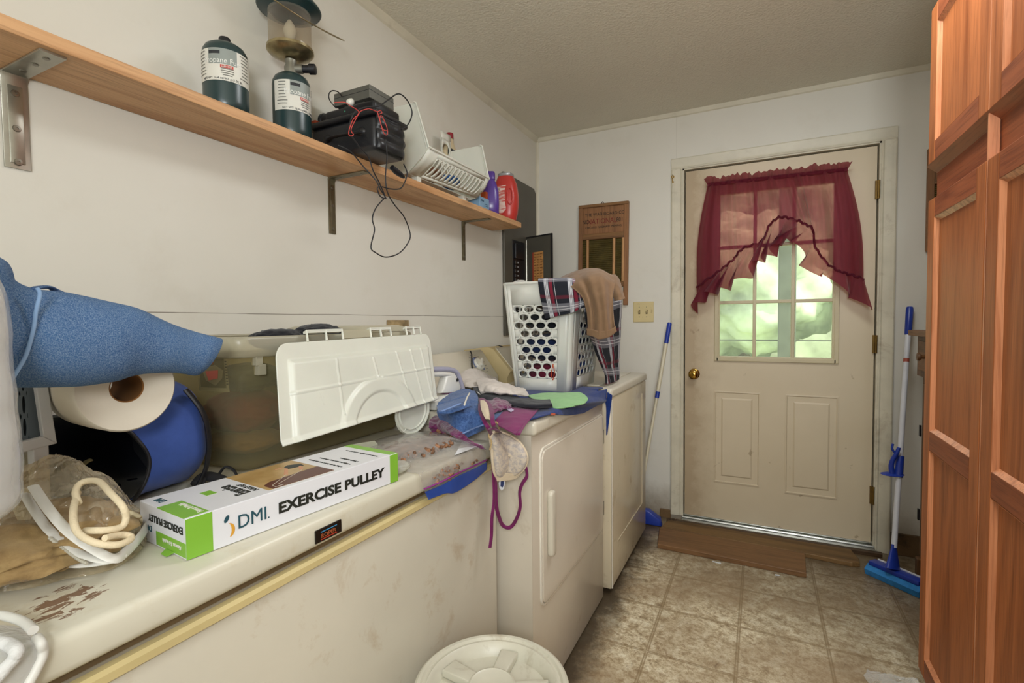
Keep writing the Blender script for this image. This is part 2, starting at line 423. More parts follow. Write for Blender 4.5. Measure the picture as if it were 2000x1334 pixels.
b = MB(); b.lathe([(.001, 0), (.031, 0), (.031, .004), (.026, .008), (.013, .010), (.012, .028), (.022, .034), (.0265, .044), (.026, .054), (.018, .061), (.001, .062)], k, (0, -1, 0), 32)
kb = obj('door_knob', b, mbrass, door, auto=40); b = MB().lathe([(.001, 0), (.007, 0), (.007, .003), (.001, .003)], (k.x, k.y-.0615, k.z), (0, -1, 0), 16)
obj('lock_button', b, mat('dark_brass', '6b5220', .3, 1), kb)
mhinge = mat('hinge_brass', '7d6230', .45, .8, var=.2)
for pz in (aY(YB, 1715, 370).z, aY(YB, 1712, 672).z, aY(YB, 1709, 968).z):
    b = MB(); b.tube([(SX1+.006, YB-.006, pz-.045), (SX1+.006, YB-.006, pz+.045)], .006, 10); b.box(SX1-.008, SX1+.006, YB-.002, YB+.012, pz-.045, pz+.045)
    obj('hinge', b, mhinge, door, auto=40)
b = MB().box(SX0, SX1, YD-.004, YD+.01, SZ0, SZ0+.006); obj('door_sweep', b, mal, door)

# ---- outdoors behind the glass
mgrass = mat('lawn', 'b4bf98', 1, var=.2, vs=3)
struct('ground', MB().box(-14, 16, YB+.12, 26, -.6, -.3), mgrass)
mpost = mat('porch_wood', '6a6e5c', .8, var=.15)
b = MB(); b.box(1.47, 1.60, YB+1.7, YB+1.83, -.3, 2.6, .005); tag(obj('porch_post', b, mpost), 'weathered upright porch post seen through the door glass', 'post')
b = MB(); b.box(-1, 4.5, YB+1.84, YB+1.86, 1.00, 1.012, .002)
tag(obj('porch_rail', b, mpost), 'level porch rail behind the lower panes of the door glass', 'rail')
b = MB(); rows_ = []
for i_ in range(9):
    a_ = PI*i_/8; rows_.append([Vector((-16+j_*.4, 18-1.2*math.cos(a_)*(1+.2*noise.noise(Vector((j_*.5, i_, 0)))), -.3+2.0*math.sin(a_)*(1+.25*noise.noise(Vector((j_*.35, i_*.4, 5)))))) for j_ in range(91)])
b.grid(rows_); hedge_bm = b
mleaf = mat('tree_leaves', 'cdd5b6', 1, var=.3, vs=1.2)
tag(obj('hedge', hedge_bm, mleaf, smooth=True), 'long pale green hedge far behind the porch post outdoors', 'hedge')
mtrunk = mat('tree_trunk', '6d6250', 1, var=.3)
rnd = random.Random(5)
for i, (x, y, r, hgt) in enumerate(((-3.4, 13, 2.0, 2.1), (1.0, 14, 1.9, 2.0), (5.2, 13.4, 1.9, 2.1), (9.4, 15, 1.9, 2.3), (2.6, 22, 4.6, 4.6))):
    b = MB(); t = bmesh.new(); bmesh.ops.create_icosphere(t, subdivisions=5, radius=1)
    for v in t.verts:
        q = v.co.copy(); f = 1 + .28*noise.noise(q*2+Vector((i*9, 0, 0))) + .10*noise.noise(q*6) + .05*noise.noise(q*17)
        v.co = Vector((x+q.x*r*f, y+q.y*r*f, hgt+q.z*r*f*.95))
    b.add(t); tr = thing('tree', ['rounded pale green tree furthest left beyond the door glass', 'pale green tree left of the porch post beyond the glass', 'pale green tree right of the porch post beyond the glass', 'broad pale green tree furthest right beyond the glass', 'tall tree furthest back behind the others outdoors'][i], 'tree', (x, y, -.3), group='trees outdoors')
    obj('foliage', b, mleaf, tr, smooth=True); b = MB().tube([(x, y, -.35), (x, y, hgt)], .2, 10); obj('trunk', b, mtrunk, tr)
# ================================================================ appliances
menam = mat('cream_enamel', 'd3ccba', .28, var=.04, vs=3, dirt=(6, .60, .14, .45), dirtcol='9c8460', bump=.04, bs=30)
menf = mat('freezer_enamel', 'd0cab9', .33, var=.05, vs=2, dirt=(9, .56, .14, .5), dirtcol='a5875e', bump=.06, bs=50)
mend = mat('dryer_enamel', 'd3c9b8', .22, var=.04, vs=2, dirt=(7, .6, .14, .35), dirtcol='9b8462', bump=.05, bs=14)
menw = mat('washer_enamel', 'd2c5aa', .22, var=.06, vs=2, dirt=(7, .56, .14, .5), dirtcol='8e734a', bump=.05, bs=14)
mgold = mat('yellowed_plastic', 'cfbd88', .35, var=.06, vs=5)
mdark = mat('dark_gasket', '5f4d33', .6, var=.1)
mgrey = mat('grey_seal', '8c8577', .5)
# ---- chest freezer
XF = .652
fz = thing('chest_freezer', 'long cream chest freezer along the left wall with a scratched flat lid', 'freezer', (.33, .58, 0))
b = MB(); b.box(.03, XF, -.15, 1.265, .02, .782, .012); obj('body', b, menf, fz, auto=40)
s = NT('freezer_lid_enamel'); P = s.n('ShaderNodeNewGeometry'); sp = s.n('ShaderNodeSeparateXYZ'); s.l(P.outputs['Position'], sp.inputs[0])
base = s.ramp(s.noise(2.5, 5), [(.3, lin('cbc6b2')), (.7, lin('d3cfbf'))])
base = s.mix(s.ramp(s.noise(8, 8, rough=.7), [(.55, (0, 0, 0, 1)), (.75, (.5,)*3+(1,))]), base, lin('b09a6c'))
base = s.mix(s.ramp(s.noise(60, 6, s.co((1, .5, 1), (0, 0, .6)), .7, .8), [(.70, (0, 0, 0, 1)), (.73, (.8,)*3+(1,))]), base, lin('6a5030'))
def spot(cx, cy, r):
    dx = s.math('SUBTRACT', sp.outputs[0], cx); dy = s.math('SUBTRACT', sp.outputs[1], cy)
    d = s.math('SQRT', s.math('ADD', s.math('MULTIPLY', dx, dx), s.math('MULTIPLY', dy, dy)))
    return s.math('SUBTRACT', 1.0, s.math('DIVIDE', d, r))
rn = s.noise(75, 6, s.co((1, .45, 1), (0, 0, .35)), .65, .8)
k1 = aZ(.855, 130, 1172); k2 = aZ(.855, 172, 1166)
sm = s.math('MAXIMUM', spot(k1.x, k1.y, .050), spot(k2.x, k2.y, .026))
rf = s.math('LESS_THAN', s.math('SUBTRACT', .62, s.math('MULTIPLY', s.math('MAXIMUM', sm, -.02), .19)), rn)
rf = s.math('MULTIPLY', rf, s.math('GREATER_THAN', sm, 0.0))
base = s.mix(s.math('MULTIPLY', rf, .85), base, lin('6b4426'))
s.set(col=base, rough=.34); s.bump(s.noise(30, 3), .05); mlid = s.m
b = MB(); b.box(.02, .662, -.16, 1.23, .806, .855, .012, seg=3); lidf = obj('lid', b, mlid, fz, auto=40)
b = MB(); b.box(.03, .648, -.15, 1.225, .796, .808); obj('gasket', b, mdark, fz)
b = MB(); b.box(.03, .644, -.15, 1.24, .788, .797); obj('seal', b, mgrey, fz)
b = MB(); b.prism([Vector((.60, 0, .789)), Vector((.655, 0, .789)), Vector((.661, 0, .785)), Vector((.661, 0, .775)), Vector((.653, 0, .769)), Vector((.60, 0, .769))], (0, 1.40, 0)); 
b.b.transform(Matrix.Translation((0, -.155, 0))); obj('breaker_strip', b, mgold, fz, auto=30)
# nameplate
pa = aX(.662, 614, 1028); pb = aX(.662, 665, 1010)
np_ = MB().box(.661, .6645, pa.y, pb.y, .815, .838, .001); 
npo = obj('nameplate', np_, mat('black_plate', '17110d', .3), fz)
MT = frameM((.6648, (pa.y+pb.y)/2-.018, .8215), (0, 1, 0), (0, 0, 1))
text('ROPER', .0105, MT, mat('plate_copper', 'a0522d', .4), npo, sx=1.05)
obj('stripe', MB().box(.6645, .6649, (pa.y+pb.y)/2-.018, (pa.y+pb.y)/2+.018, .8315, .833), mat('stripe_blue', '3f86b4', .4), npo)
obj('stripe', MB().box(.6645, .6649, (pa.y+pb.y)/2-.018, (pa.y+pb.y)/2+.018, .8185, .820), mat('stripe_red', 'b23a26', .4), npo)

# ---- dryer
dr = thing('clothes_dryer', 'cream front-loading dryer heaped with laundry between freezer and washer', 'dryer', (.4, 1.67, 0))
b = MB(); b.box(.03, .745, 1.302, 2.038, .01, .862, .006); obj('body', b, mend, dr, auto=40)
b = MB(); b.box(.03, .765, 1.290, 2.045, .860, .905, .014, seg=4); obj('top', b, menam, dr, auto=50)
b = MB(); b.box(.60, .7465, 1.3005, 1.3025, .01, .86); obj('side_seam', b, mend, dr)
# door: recessed groove then proud panel with rounded corners
def rrect(y0, y1, z0, z1, r, n=6):
    out = []
    for cy, cz, a0 in ((y1-r, z1-r, 0), (y0+r, z1-r, 90), (y0+r, z0+r, 180), (y1-r, z0+r, 270)):
        for k in range(n+1):
            a = math.radians(a0+90*k/n); out.append((cy+r*math.cos(a), cz+r*math.sin(a)))
    return out
def rring(y0, y1, z0, z1, r, w, x0, x1):
    o_ = rrect(y0, y1, z0, z1, r); i_ = rrect(y0+w, y1-w, z0+w, z1-w, max(r-w, .004)); b = MB(); n = len(o_)
    V = [[b.b.verts.new((x, p[0], p[1])) for p in L] for x, L in ((x0, o_), (x1, o_), (x1, i_), (x0, i_))]
    for q in range(4):
        A, B = V[q], V[(q+1) % 4]
        for k in range(n): b.face((A[k], A[(k+1) % n], B[(k+1) % n], B[k]))
    return b
b = MB(); b.prism([Vector((.745, y, z)) for y, z in rrect(1.367, 2.012, .322, .800, .03)], (.009, 0, 0), bev=.004, seg=3)
dd = obj('door', b, mend, dr, auto=50)
mlite = mat('light_edge', 'e6e0d2', .3)
b = rring(1.360, 2.019, .315, .807, .034, .006, .7445, .7500); obj('door_gasket', b, mlite, dr, auto=40)
b = MB(); b.prism([Vector((.753, y, z)) for y, z in rrect(1.395, 1.432, .462, .668, .014)], (.020, 0, 0), bev=.008, seg=3); obj('handle', b, menam, dd, auto=60)
for z in (.704, .40):
    b = MB(); b.box(.7455, .751, 2.013, 2.032, z-.03, z+.03, .001); obj('hinge', b, mat('steel', '9d9a92', .35, .9), dr)
prof = [(.03, .903), (.03, 1.05), (.155, 1.062), (.165, 1.056), (.247, .945), (.25, .935), (.25, .903)]
b = MB(); b.prism([Vector((x, 1.305, z)) for x, z in prof], (0, .728, 0), bev=.004); cp = obj('control_panel', b, menam, dr, auto=40)
# dial on the sloped face
fx, fz_ = (.247-.165), (.945-1.056); nrm = Vector((-fz_, 0, fx)).normalized()
c0 = Vector((.206, 1.925, 1.0005)); MP = frameM(c0+nrm*.001, (0, 1, 0), Vector((fx, 0, fz_)).normalized()*-1)
mblue = mat('dial_blue', '8290b8', .5); mbl2 = mat('dial_navy', '2c3566', .5); mwht = mat('dial_white', 'e9e6db', .35)
def arc(b, r0, r1, a0, a1, z0, z1, n=24):
    L = [math.radians(a0+(a1-a0)*k/n) for k in range(n+1)]
    P_ = [Vector((r1*math.cos(a), r1*math.sin(a), z0)) for a in L]+[Vector((r0*math.cos(a), r0*math.sin(a), z0)) for a in L[::-1]]
    b.prism([MP @ p for p in P_], (MP.to_3x3() @ Vector((0, 0, z1-z0)))); return b
obj('dial_scale', arc(MB(), .030, .039, -60, 200, 0, .0008), mblue, cp)
obj('dial_scale', arc(MB(), .030, .0392, 60, 100, .0002, .0012), mbl2, cp)
b = MB(); b.lathe([(.001, .0), (.029, 0), (.029, .008), (.026, .012), (.001, .013)], c0, nrm, 32)
kn = obj('dial', b, mwht, cp, auto=40)
b = MB(); b.box(-.006, .006, -.024, .026, .010, .026, .003, M=MP @ Matrix.Rotation(-.9, 4, 'Z')); obj('dial_grip', b, mwht, kn, auto=40)
b = MB(); 
for k in range(14):
    a = math.radians(-50+k*20); u = Vector((math.cos(a), math.sin(a), 0))
    b.box(-.008, .008, -.0006, .0006, 0, .0006, M=MP @ Matrix.Translation(u*.054))
obj('dial_markings', b, mat('ink', '55585f', .6), cp)

# ---- washer
wa = thing('washing_machine', 'cream top-loading washer nearest the back wall, past the dryer', 'washing machine', (.4, 2.43, 0))
b = MB(); b.box(.03, .770, 2.078, 2.79, .025, .862, .008); obj('body', b, menw, wa, auto=40)
b = MB(); b.box(.03, .776, 2.072, 2.795, .860, .902, .012, seg=4); wt = obj('top', b, menam, wa, auto=50)
b = MB(); b.box(.33, .70, 2.14, 2.73, .900, .908, .004); obj('lid', b, menam, wa, auto=50)
b = MB(); b.box(.7695, .7725, 2.080, 2.092, .03, .85, .001); obj('corner_strip', b, mlite, wa)
b = MB(); b.box(.7695, .7722, 2.18, 2.69, .20, .204); b.box(.7695, .7722, 2.686, 2.69, .2, .80); obj('front_crease', b, menw, wa)
mbeige = mat('beige_panel', 'cdb98a', .4, var=.05)
prof = [(.03, .90), (.03, 1.055), (.165, 1.072), (.195, 1.062), (.288, .958), (.268, .925), (.268, .90)]
b = MB(); b.prism([Vector((x, 2.082, z)) for x, z in prof], (0, .70, 0), bev=.003); wp = obj('control_panel', b, mbeige, wa, auto=40)
b = MB(); b.prism([Vector((x+.001, 2.110, z+.001)) for x, z in ((.19, 1.066), (.20, 1.0615), (.286, .965), (.283, .958))], (0, .64, 0)); obj('face_plate', b, menam, wp)
# power cords hanging over the panels
mblk = mat('black_rubber', '15151a', .45, var=.1)
pts = spl([aX(.12, 914, 692), aX(.16, 918, 686), aX(.175, 921, 694), aX(.215, 922, 716), aX(.25, 926, 742)], 20)
tag(obj('hanging_cable', MB().tube(pts, .0035, 8), mblk, smooth=True), 'short black cord hanging down over the dryer dial panel', 'cord')
pts = spl([aX(.10, 965, 680)+Vector((0, 0, .002)), aX(.17, 975, 678)+Vector((0, 0, .006)), aX(.20, 990, 685)+Vector((0, 0, .004)), aX(.24, 1001, 705)+Vector((0, 0, .006)), aX(.27, 1005, 730)], 20)
tag(obj('hanging_cable', MB().tube(pts, .0035, 8), mblk, smooth=True), 'black cord looping over the beige washer panel beside the basket', 'cord')

# ================================================================ shelf
mpine = wood('pine_board', 'cfa275', 'ad7a4c', 1, 11, .5, knots=True)
tag(obj('wooden_shelf', MB().box(.001, .184, -.35, 2.435, 1.695, 1.722, .002), mpine), 'long pine board shelf on steel brackets along the left wall', 'shelf')
mzinc = mat('zinc_steel', 'aeaca0', .33, .85, var=.08, vs=20); mzd = mat('tarnished_steel', '7d7660', .4, .8, var=.12, vs=20)
mscr = mat('screw_steel', '8b887d', .3, .9)
def bracket(y, w, zb, L, m, lb, holes):
    g = thing('shelf_bracket', lb, 'bracket', (0, y, 1.69), group='steel brackets under the pine shelf')
    t = .004; P_ = [(0.0008, zb), (.0008+t, zb), (.0008+t, 1.682), (.010, 1.6905), (L, 1.6905), (L, 1.6948), (.006, 1.6948), (.0008, 1.690)]
    b = MB(); b.prism([Vector((x, y-w/2, z)) for x, z in P_], (0, w, 0), bev=.0012)
    # raised spine
    b.box(.004, .0065, y-w*.28, y+w*.28, zb+.01, 1.67, .001); obj('arm', b, m, g, auto=40)
    for z in holes:
        b = MB(); b.lathe([(.0005, 0), (w*.17, 0), (w*.15, .002), (w*.06, .0022), (w*.05, .0008), (.0005, .0008)], (.0064, y, z), (1, 0, 0), 16); obj('screw', b, mscr, g, auto=40)
    for x in (.045, .095, .14):
        if x < L-.02: b = MB(); b.lathe([(.0005, 0), (w*.15, 0), (w*.12, .0018), (.0005, .0019)], (x, y, 1.6904), (0, 0, -1), 16); obj('screw', b, mscr, g, auto=40)
bracket(.463, .041, 1.507, .168, mzinc, 'bright wide steel shelf bracket furthest left', (1.655, 1.586, 1.52))
bracket(1.283, .030, 1.503, .165, mzd, 'tarnished steel bracket under the black bag and dangling cord', (1.66, 1.60, 1.52))
bracket(2.139, .030, 1.503, .155, mzd, 'thin steel bracket at the far end below the detergent tubs', (1.66, 1.585, 1.52))

# ================================================================ tall cabinet, right
moak = wood('cabinet_wood', 'b0683a', '854620', 2, 12, .48, spec=.3)
moakh = wood('cabinet_rail_wood', '985432', '743a20', 1, 12, .48, spec=.3)
mbeadlit = wood('bead_highlight_wood', 'd08a60', 'a8613a', 2, 30, .38, spec=.5)  # paler bead wood: the highlights on the mouldings are put into its colour
XC_ = 1.815
cb = thing('tall_cabinet', 'tall reddish wooden cabinet with panelled doors at the right edge', 'cabinet', (2.1, 1.5, 0))
b = MB(); b.box(XC_, 2.40, 1.03, 1.955, .0, 2.135, .002); obj('carcass', b, moakh, cb)
def cdoor(y0, y1, z0, z1, rails, name='door'):
    "framed door on plane x=XC_, rails = heights of the intermediate rails"
    st = .058; X1 = XC_-.002; X0 = X1-.020
    d = obj(name, MB().box(X1-.009, X1-.002, y0+st-.004, y1-st+.004, z0+st-.004, z1-st+.004), moak, cb)
    for ya in (y0, y1-st): obj('stile', MB().box(X0, X1, ya, ya+st, z0, z1, .0025), moak, d)
    zs = [z0]+list(rails)+[z1-st]
    for z in zs: obj('rail', MB().box(X0+.0006, X1, y0+st, y1-st, z, z+st, .002), moakh, d)
    for a, c in zip(zs, zs[1:]):
        o_ = [(y0+st, a+st), (y1-st, a+st), (y1-st, c), (y0+st, c)]; i_ = [(y0+st+.011, a+st+.011), (y1-st-.011, a+st+.011), (y1-st-.011, c-.011), (y0+st+.011, c-.011)]
        b2 = MB(); A = [b2.b.verts.new((X0+.001, *p)) for p in o_]; B = [b2.b.verts.new((X1-.009, *p)) for p in i_]
        for k in range(4): b2.face((A[k], A[(k+1) % 4], B[(k+1) % 4], B[k]))
        obj('bead', b2, mbeadlit, d)
    return d
cdoor(1.505, 1.955, 1.655, 2.118, []); cdoor(1.048, 1.498, 1.655, 2.118, [])
cdoor(1.508, 1.945, .085, 1.545, [.792]); cdoor(1.050, 1.496, .085, 1.545, [.792])
b = MB(); b.box(XC_-.022, XC_-.002, 1.4985, 1.5045, .09, 2.11, .001); obj('centre_bead', b, mbeadlit, cb)
b = MB(); b.prism([Vector((XC_-.026, 1.03, 1.652)), Vector((XC_, 1.03, 1.630)), Vector((XC_, 1.03, 1.652))], (0, .925, 0)); obj('drip_moulding', b, moakh, cb)

# ---- old wooden stand behind it
mold = wood('old_dark_wood', '6b4a2c', '452c17', 2, 14, .5); mold2 = wood('old_drawer_wood', '7d5533', '4e321a', 1, 14, .5)
stn = thing('wooden_stand', 'old dark wooden stand with a small drawer in the corner behind the tall cabinet', 'stand', (2.2, 2.55, 0))
sx = 1.975
b = MB(); b.box(sx-.03, 2.40, 2.25, 2.865, 1.110, 1.135, .003); obj('table_top', b, mold2, stn)
b = MB(); b.box(sx, 2.40, 2.28, 2.84, .93, 1.109, .002); obj('drawer_case', b, mold, stn)
dwr = obj('drawer', MB().box(sx-.006, sx+.01, 2.31, 2.80, .958, 1.088, .003), mold2, stn)
b = MB(); b.lathe([(.001, .0), (.008, 0), (.008, .010), (.017, .018), (.016, .026), (.001, .029)], (sx-.006, 2.70, 1.022), (-1, 0, 0), 20); obj('knob', b, mold, dwr, auto=50)
b = MB(); b.box(sx+.02, 2.39, 2.30, 2.83, .10, .93, .002); obj('cupboard_body', b, mold, stn)
cd_ = obj('cupboard_door', MB().box(sx+.008, sx+.02, 2.36, 2.78, .16, .90, .003), mold, stn)
[obj('hinge', MB().box(sx+.002, sx+.009, 2.785, 2.80, z_, z_+.05, .001), mblk, cd_) for z_ in (.66, .28)]
for y in (2.81, 2.29):
    for x in (sx+.025, 2.37): obj('leg', MB().box(x-.02, x+.02, y-.02, y+.02, 0, .10, .004), mold, stn)
b = MB(); b.lathe([(.001, 0), (.085, 0), (.10, .010), (.095, .022), (.05, .030), (.001, .032)], (2.09, 2.72, 1.135), (0, 0, 1), 28, sy=.6); tag(obj('wooden_dish', b, mold, auto=40), 'dark wooden dish upside down on the old stand', 'dish')
mbag0 = clear('bag_plastic_dull', 'd8d3c0', .45, .2, .4, 60)
b = MB(); t = bmesh.new(); bmesh.ops.create_icosphere(t, subdivisions=4, radius=1)
for v in t.verts:
    q = v.co; f = 1+.35*noise.noise(q*3)+.15*noise.noise(q*9); v.co = Vector((2.09+q.x*.085*f, 2.72+q.y*.05*f, max(1.1685, 1.262+q.z*.075*f)))
b.add(t); tag(obj('plastic_bag', b, mbag0, smooth=True), 'crumpled pale plastic bag on top of the dark wooden dish', 'bag')

# ================================================================ on the back wall
mwb1 = wood('washboard_wood', '8f6440', '5f4128', 2, 12, .6); mwb2 = wood('washboard_rail', '85603a', '5a3c24', 0, 12, .6)
mspin = wood('spindle_wood', 'bd9061', '8a6238', 2, 20, .6)
mrib = mat('old_brass_sheet', '5c5026', .45, .35, var=.2, vs=20)
def washboard(c, w, h, ang, lb, writing=True):
    g = thing('washboard', lb, 'washboard', c, rot=(0, ang, 0))
    T = .024; L = dict(world=False)
    ht = h*.5; b = MB()
    def lb_(x0, x1, z0, z1, y0=-T, y1=-.001, bev=.002): return MB().box(x0, x1, y0, y1, z0, z1, bev)
    sw = w*.085
    for sx_ in (-1, 1):
        obj('side_rail', lb_(sx_*w/2-(sw if sx_ > 0 else 0), sx_*w/2+(0 if sx_ > 0 else sw), -h/2, h/2), mwb1, g, **L)
    obj('top_rail', lb_(-w/2, w/2, h/2-.002, h/2+.016, -T-.004, 0), mwb2, g, **L)
    bd = obj('head_board', lb_(-w/2+sw, w/2-sw, h/2-.27*h, h/2, -T*.55, -.004), mwb1, g, **L)
    obj('cross_rail', lb_(-w/2+sw, w/2-sw, h/2-.33*h, h/2-.27*h, -T, -.002, .004), mwb2, g, **L)
    obj('cross_rail', lb_(-w/2+sw, w/2-sw, -h/2+.185*h, -h/2+.235*h, -T, -.002, .006), mwb2, g, **L)
    b = MB(); z0, z1 = -h/2+.235*h, h/2-.33*h; n = 22; rows = []
    for k in range(n*6+1):
        z = z0+(z1-z0)*k/(n*6); rows.append([Vector((x, -T*.45-.003*math.sin(k*PI/3), z)) for x in (-w/2+sw, w/2-sw)])
    b.grid(rows); obj('rubbing_panel', b, mrib, g, solid=.001, **L)
    for x in (-.31, .22, .40):
        b = MB(); b.tube([(x*w, -T*.75, z0), (x*w, -T*.75, z1)], w*.028, 12); obj('spindle', b, mspin, g, auto=50, **L)
    if writing:
        md = mat('stencil_dark', '1f1712', .7); mr = mat('stencil_red', '74201a', .7)
        for body, sz, x, z, m, a in (('THE WASHBOARD CO.', .026, .01, .41*h, md, .95), ('NO.', .036, -.345*w, .335*h, md, .8), ('NATIONAL', .044, -.03*w, .33*h, mr, .85), ('801', .036, .325*w, .335*h, md, .8), ('CHICAGO  SAGINAW  MEMPHIS', .018, 0, .285*h, md, .9)):
            M_ = Matrix.Translation((x, -T*.55-.0006, z)) @ Matrix.Rotation(PI/2, 4, 'X'); o = text(body, sz, Matrix.Identity(4), m, None, 'stencil', align='CENTER', sx=a)
            o.data.transform(M_); o.parent = bd
    return g
wbh = 1.905-1.29
wb = washboard((.452, YB-.001, 1.597), .318, wbh, math.radians(.8), 'old wooden washboard with stencilled head hanging left of the door')
b = MB(); b.tube([(.447, YB-.012, 1.915), (.443, YB-.012, 1.925), (.449, YB-.012, 1.934), (.456, YB-.012, 1.926), (.452, YB-.012, 1.915)], .0022, 8); hk = obj('hanging_wire', b, mblk, wb)
washboard((2.205, YB-.001, 1.745), .318, .47, 0, 'washboard hanging right of the door, half behind the tall cabinet', False)
msw = mat('ivory_plate', 'd2c08e', .4, var=.05, dirt=(30, .6, .08, .5))
a_, c_ = aY(YB, 1237, 590), aY(YB, 1277, 629); sx0, sx1, sz0, sz1 = a_.x, c_.x, c_.z, a_.z
sw_ = thing('light_switch', 'stained ivory double light switch plate left of the door', 'light switch', ((sx0+sx1)/2, YB, (sz0+sz1)/2))
obj('plate', MB().box(sx0, sx1, YB-.006, YB, sz0, sz1, .003), msw, sw_)
for f in (.30, .66):
    x = sx0+(sx1-sx0)*f; zc = (sz0+sz1)/2
    obj('toggle_slot', MB().box(x-.006, x+.006, YB-.0068, YB-.005, zc-.013, zc+.013, .001), mat('slot_dark', '5d4d30', .6), sw_)
    b = MB(); b.prism([Vector((x-.004, YB-.006, zc-.006)), Vector((x-.004, YB-.018, zc+.006)), Vector((x-.004, YB-.016, zc+.010)), Vector((x-.004, YB-.006, zc+.006))], (.008, 0, 0), bev=.001); obj('toggle', b, msw, sw_)
    for z in (zc-.03, zc+.03):
        b = MB(); b.lathe([(.0005, 0), (.003, 0), (.0025, .001), (.0005, .0012)], (x, YB-.006, z), (0, -1, 0), 12); obj('screw', b, mscr, sw_)
# key on a nail
kx = aY(YB, 1315, 352); k = thing('door_key', 'small key hanging from a nail on the left door casing', 'key', (kx.x, YB-.02, kx.z))
y = YB-.0185
obj('nail', MB().tube([(kx.x, YB-.008, kx.z+.022), (kx.x, YB-.028, kx.z+.025)], .0013, 8), mscr, k)
b = MB(); b.lathe([(.004, -.001), (.009, -.001), (.009, .001), (.004, .001), (.004, -.001)], (kx.x, y-.004, kx.z+.014), (0, 1, 0), 18, cap=False); b.box(kx.x-.0022, kx.x+.0022, y-.005, y-.003, kx.z-.022, kx.z+.007); b.box(kx.x+.002, kx.x+.006, y-.005, y-.003, kx.z-.02, kx.z-.012)
obj('key_blade', b, mbrass, k)

# ---- breaker panel on the left wall
mpnl = mat('grey_panel', '59564c', .45, .2, var=.06); mpnl2 = mat('breaker_black', '17171a', .4)
y0, y1 = aX(0, 980, 430).y, aX(0, 1043, 430).y; z1, z0 = aX(0, 1043, 372).z, aX(0, 985, 655).z
bp = thing('breaker_panel', 'grey electrical breaker panel with open door on the left wall near the corner', 'electrical panel', (0, (y0+y1)/2, z0))
b = MB(); P_ = [Vector((.001, y0, z0)), Vector((.001, y1, z0)), Vector((.001, y1, z1-.03)), Vector((.001, y1-.03, z1)), Vector((.001, y0, z1))]
b.prism(P_, (.016, 0, 0), bev=.003); obj('cover', b, mpnl, bp)
yy0, yy1 = 2.66, 2.83
fb = obj('breaker_recess', MB().box(.0165, .019, yy0, yy1, 1.24, 1.68, .001), mpnl2, bp)
for k in range(12):
    z = 1.25+k*.026
    obj('breaker', MB().box(.018, .026, yy0+.02, yy0+.078, z, z+.022, .002), mpnl2, bp); b = MB().box(.026, .032, yy0+.045, yy0+.055, z+.006, z+.014, .001); obj('breaker_toggle', b, mat('toggle_grey', '8f8f8c', .4), bp)
obj('main_breaker', MB().box(.018, .030, yy0+.02, yy0+.14, 1.57, 1.66, .003), mpnl2, bp)
# open door, swung out from its far hinge side
hx = Vector((.018, 2.86, 0)); tip = aY(2.80, 1079, 460); dv = Vector((tip.x-hx.x, tip.y-hx.y, 0))
zt, zb = 1.72, 1.235; M_ = frameM((hx.x, hx.y, zb), dv, (0, 0, 1)); Ld = dv.length
dpn = obj('panel_door', MB().box(0, Ld, 0, zt-zb, -.003, .003, .001, M=M_), mpnl, bp)
obj('door_lip', MB().box(Ld-.008, Ld, 0, zt-zb, -.004, .008, .001, M=M_).box(0, Ld, zt-zb-.008, zt-zb, -.004, .008, .001, M=M_), mpnl2, dpn)
obj('door_rod', MB().tube([M_ @ Vector((.004, .02, .007)), M_ @ Vector((.004, zt-zb-.02, .007))], .004, 8), mzinc, dpn)
ml1 = mat('old_label_tan', 'c08a4e', .6, var=.15, vs=60); ml2 = mat('label_red', 'a5432b', .6)
lbz0, lbz1 = .08, .385; Lx0, Lx1 = Ld*.24, Ld*.66
lbl = obj('circuit_label', MB().box(Lx0, Lx1, lbz0, lbz1, .003, .0042, M=M_), ml1, dpn)
obj('label_stripe', MB().box(Lx0, Lx0+.010, lbz0+.09, lbz1, .0042, .0046, M=M_), ml2, lbl)
b = MB(); rr = random.Random(2)
for c_i in range(3):
    for r_i in range(17):
        x0 = Lx0+.014+c_i*(Lx1-Lx0-.016)/3; ww = (Lx1-Lx0-.022)/3*rr.uniform(.5, .95); zz = lbz1-.012-r_i*.0168
        if zz > lbz0+.01: b.box(x0, x0+ww, zz-.004, zz, .0042, .0045, M=M_)
obj('label_print', b, mat('label_ink', '6b3d22', .7), lbl)
# ================================================================ floor things
mplk = wood('doorstep_board', '7d5a38', '563a20', 0, 10, .55, knots=True); mplk2 = wood('doorstep_board_back', '7a5c36', '543c20', 0, 10, .55)
a = aZ(0, 1283, 1072); c = aZ(0, 1575, 1130); T = .026
b = MB(); b.prism([Vector((a.x+.002, 2.622, 0)), Vector((c.x, 2.604, 0)), Vector((c.x+.01, 2.825, 0)), Vector((a.x-.028, 2.845, 0))], (0, 0, T), bev=.004)
tag(obj('wooden_board', b, mplk), 'reddish wooden board on the floor, nearer the camera and cut square', 'board', 'loose boards at the doorsill')
b = MB(); b.prism([Vector((.842, 2.852, 0)), Vector((1.565, 2.831, 0)), Vector((1.74, 2.815, 0)), Vector((1.772, 2.83, 0)), Vector((1.775, 2.87, 0)), Vector((1.755, 2.975, 0)), Vector((.90, 2.978, 0)), Vector((.86, 2.965, 0))], (0, 0, T-.002), bev=.004)
tag(obj('wooden_board', b, mplk2), 'brown wooden board with rounded end lying against the door sill', 'board', 'loose boards at the doorsill')
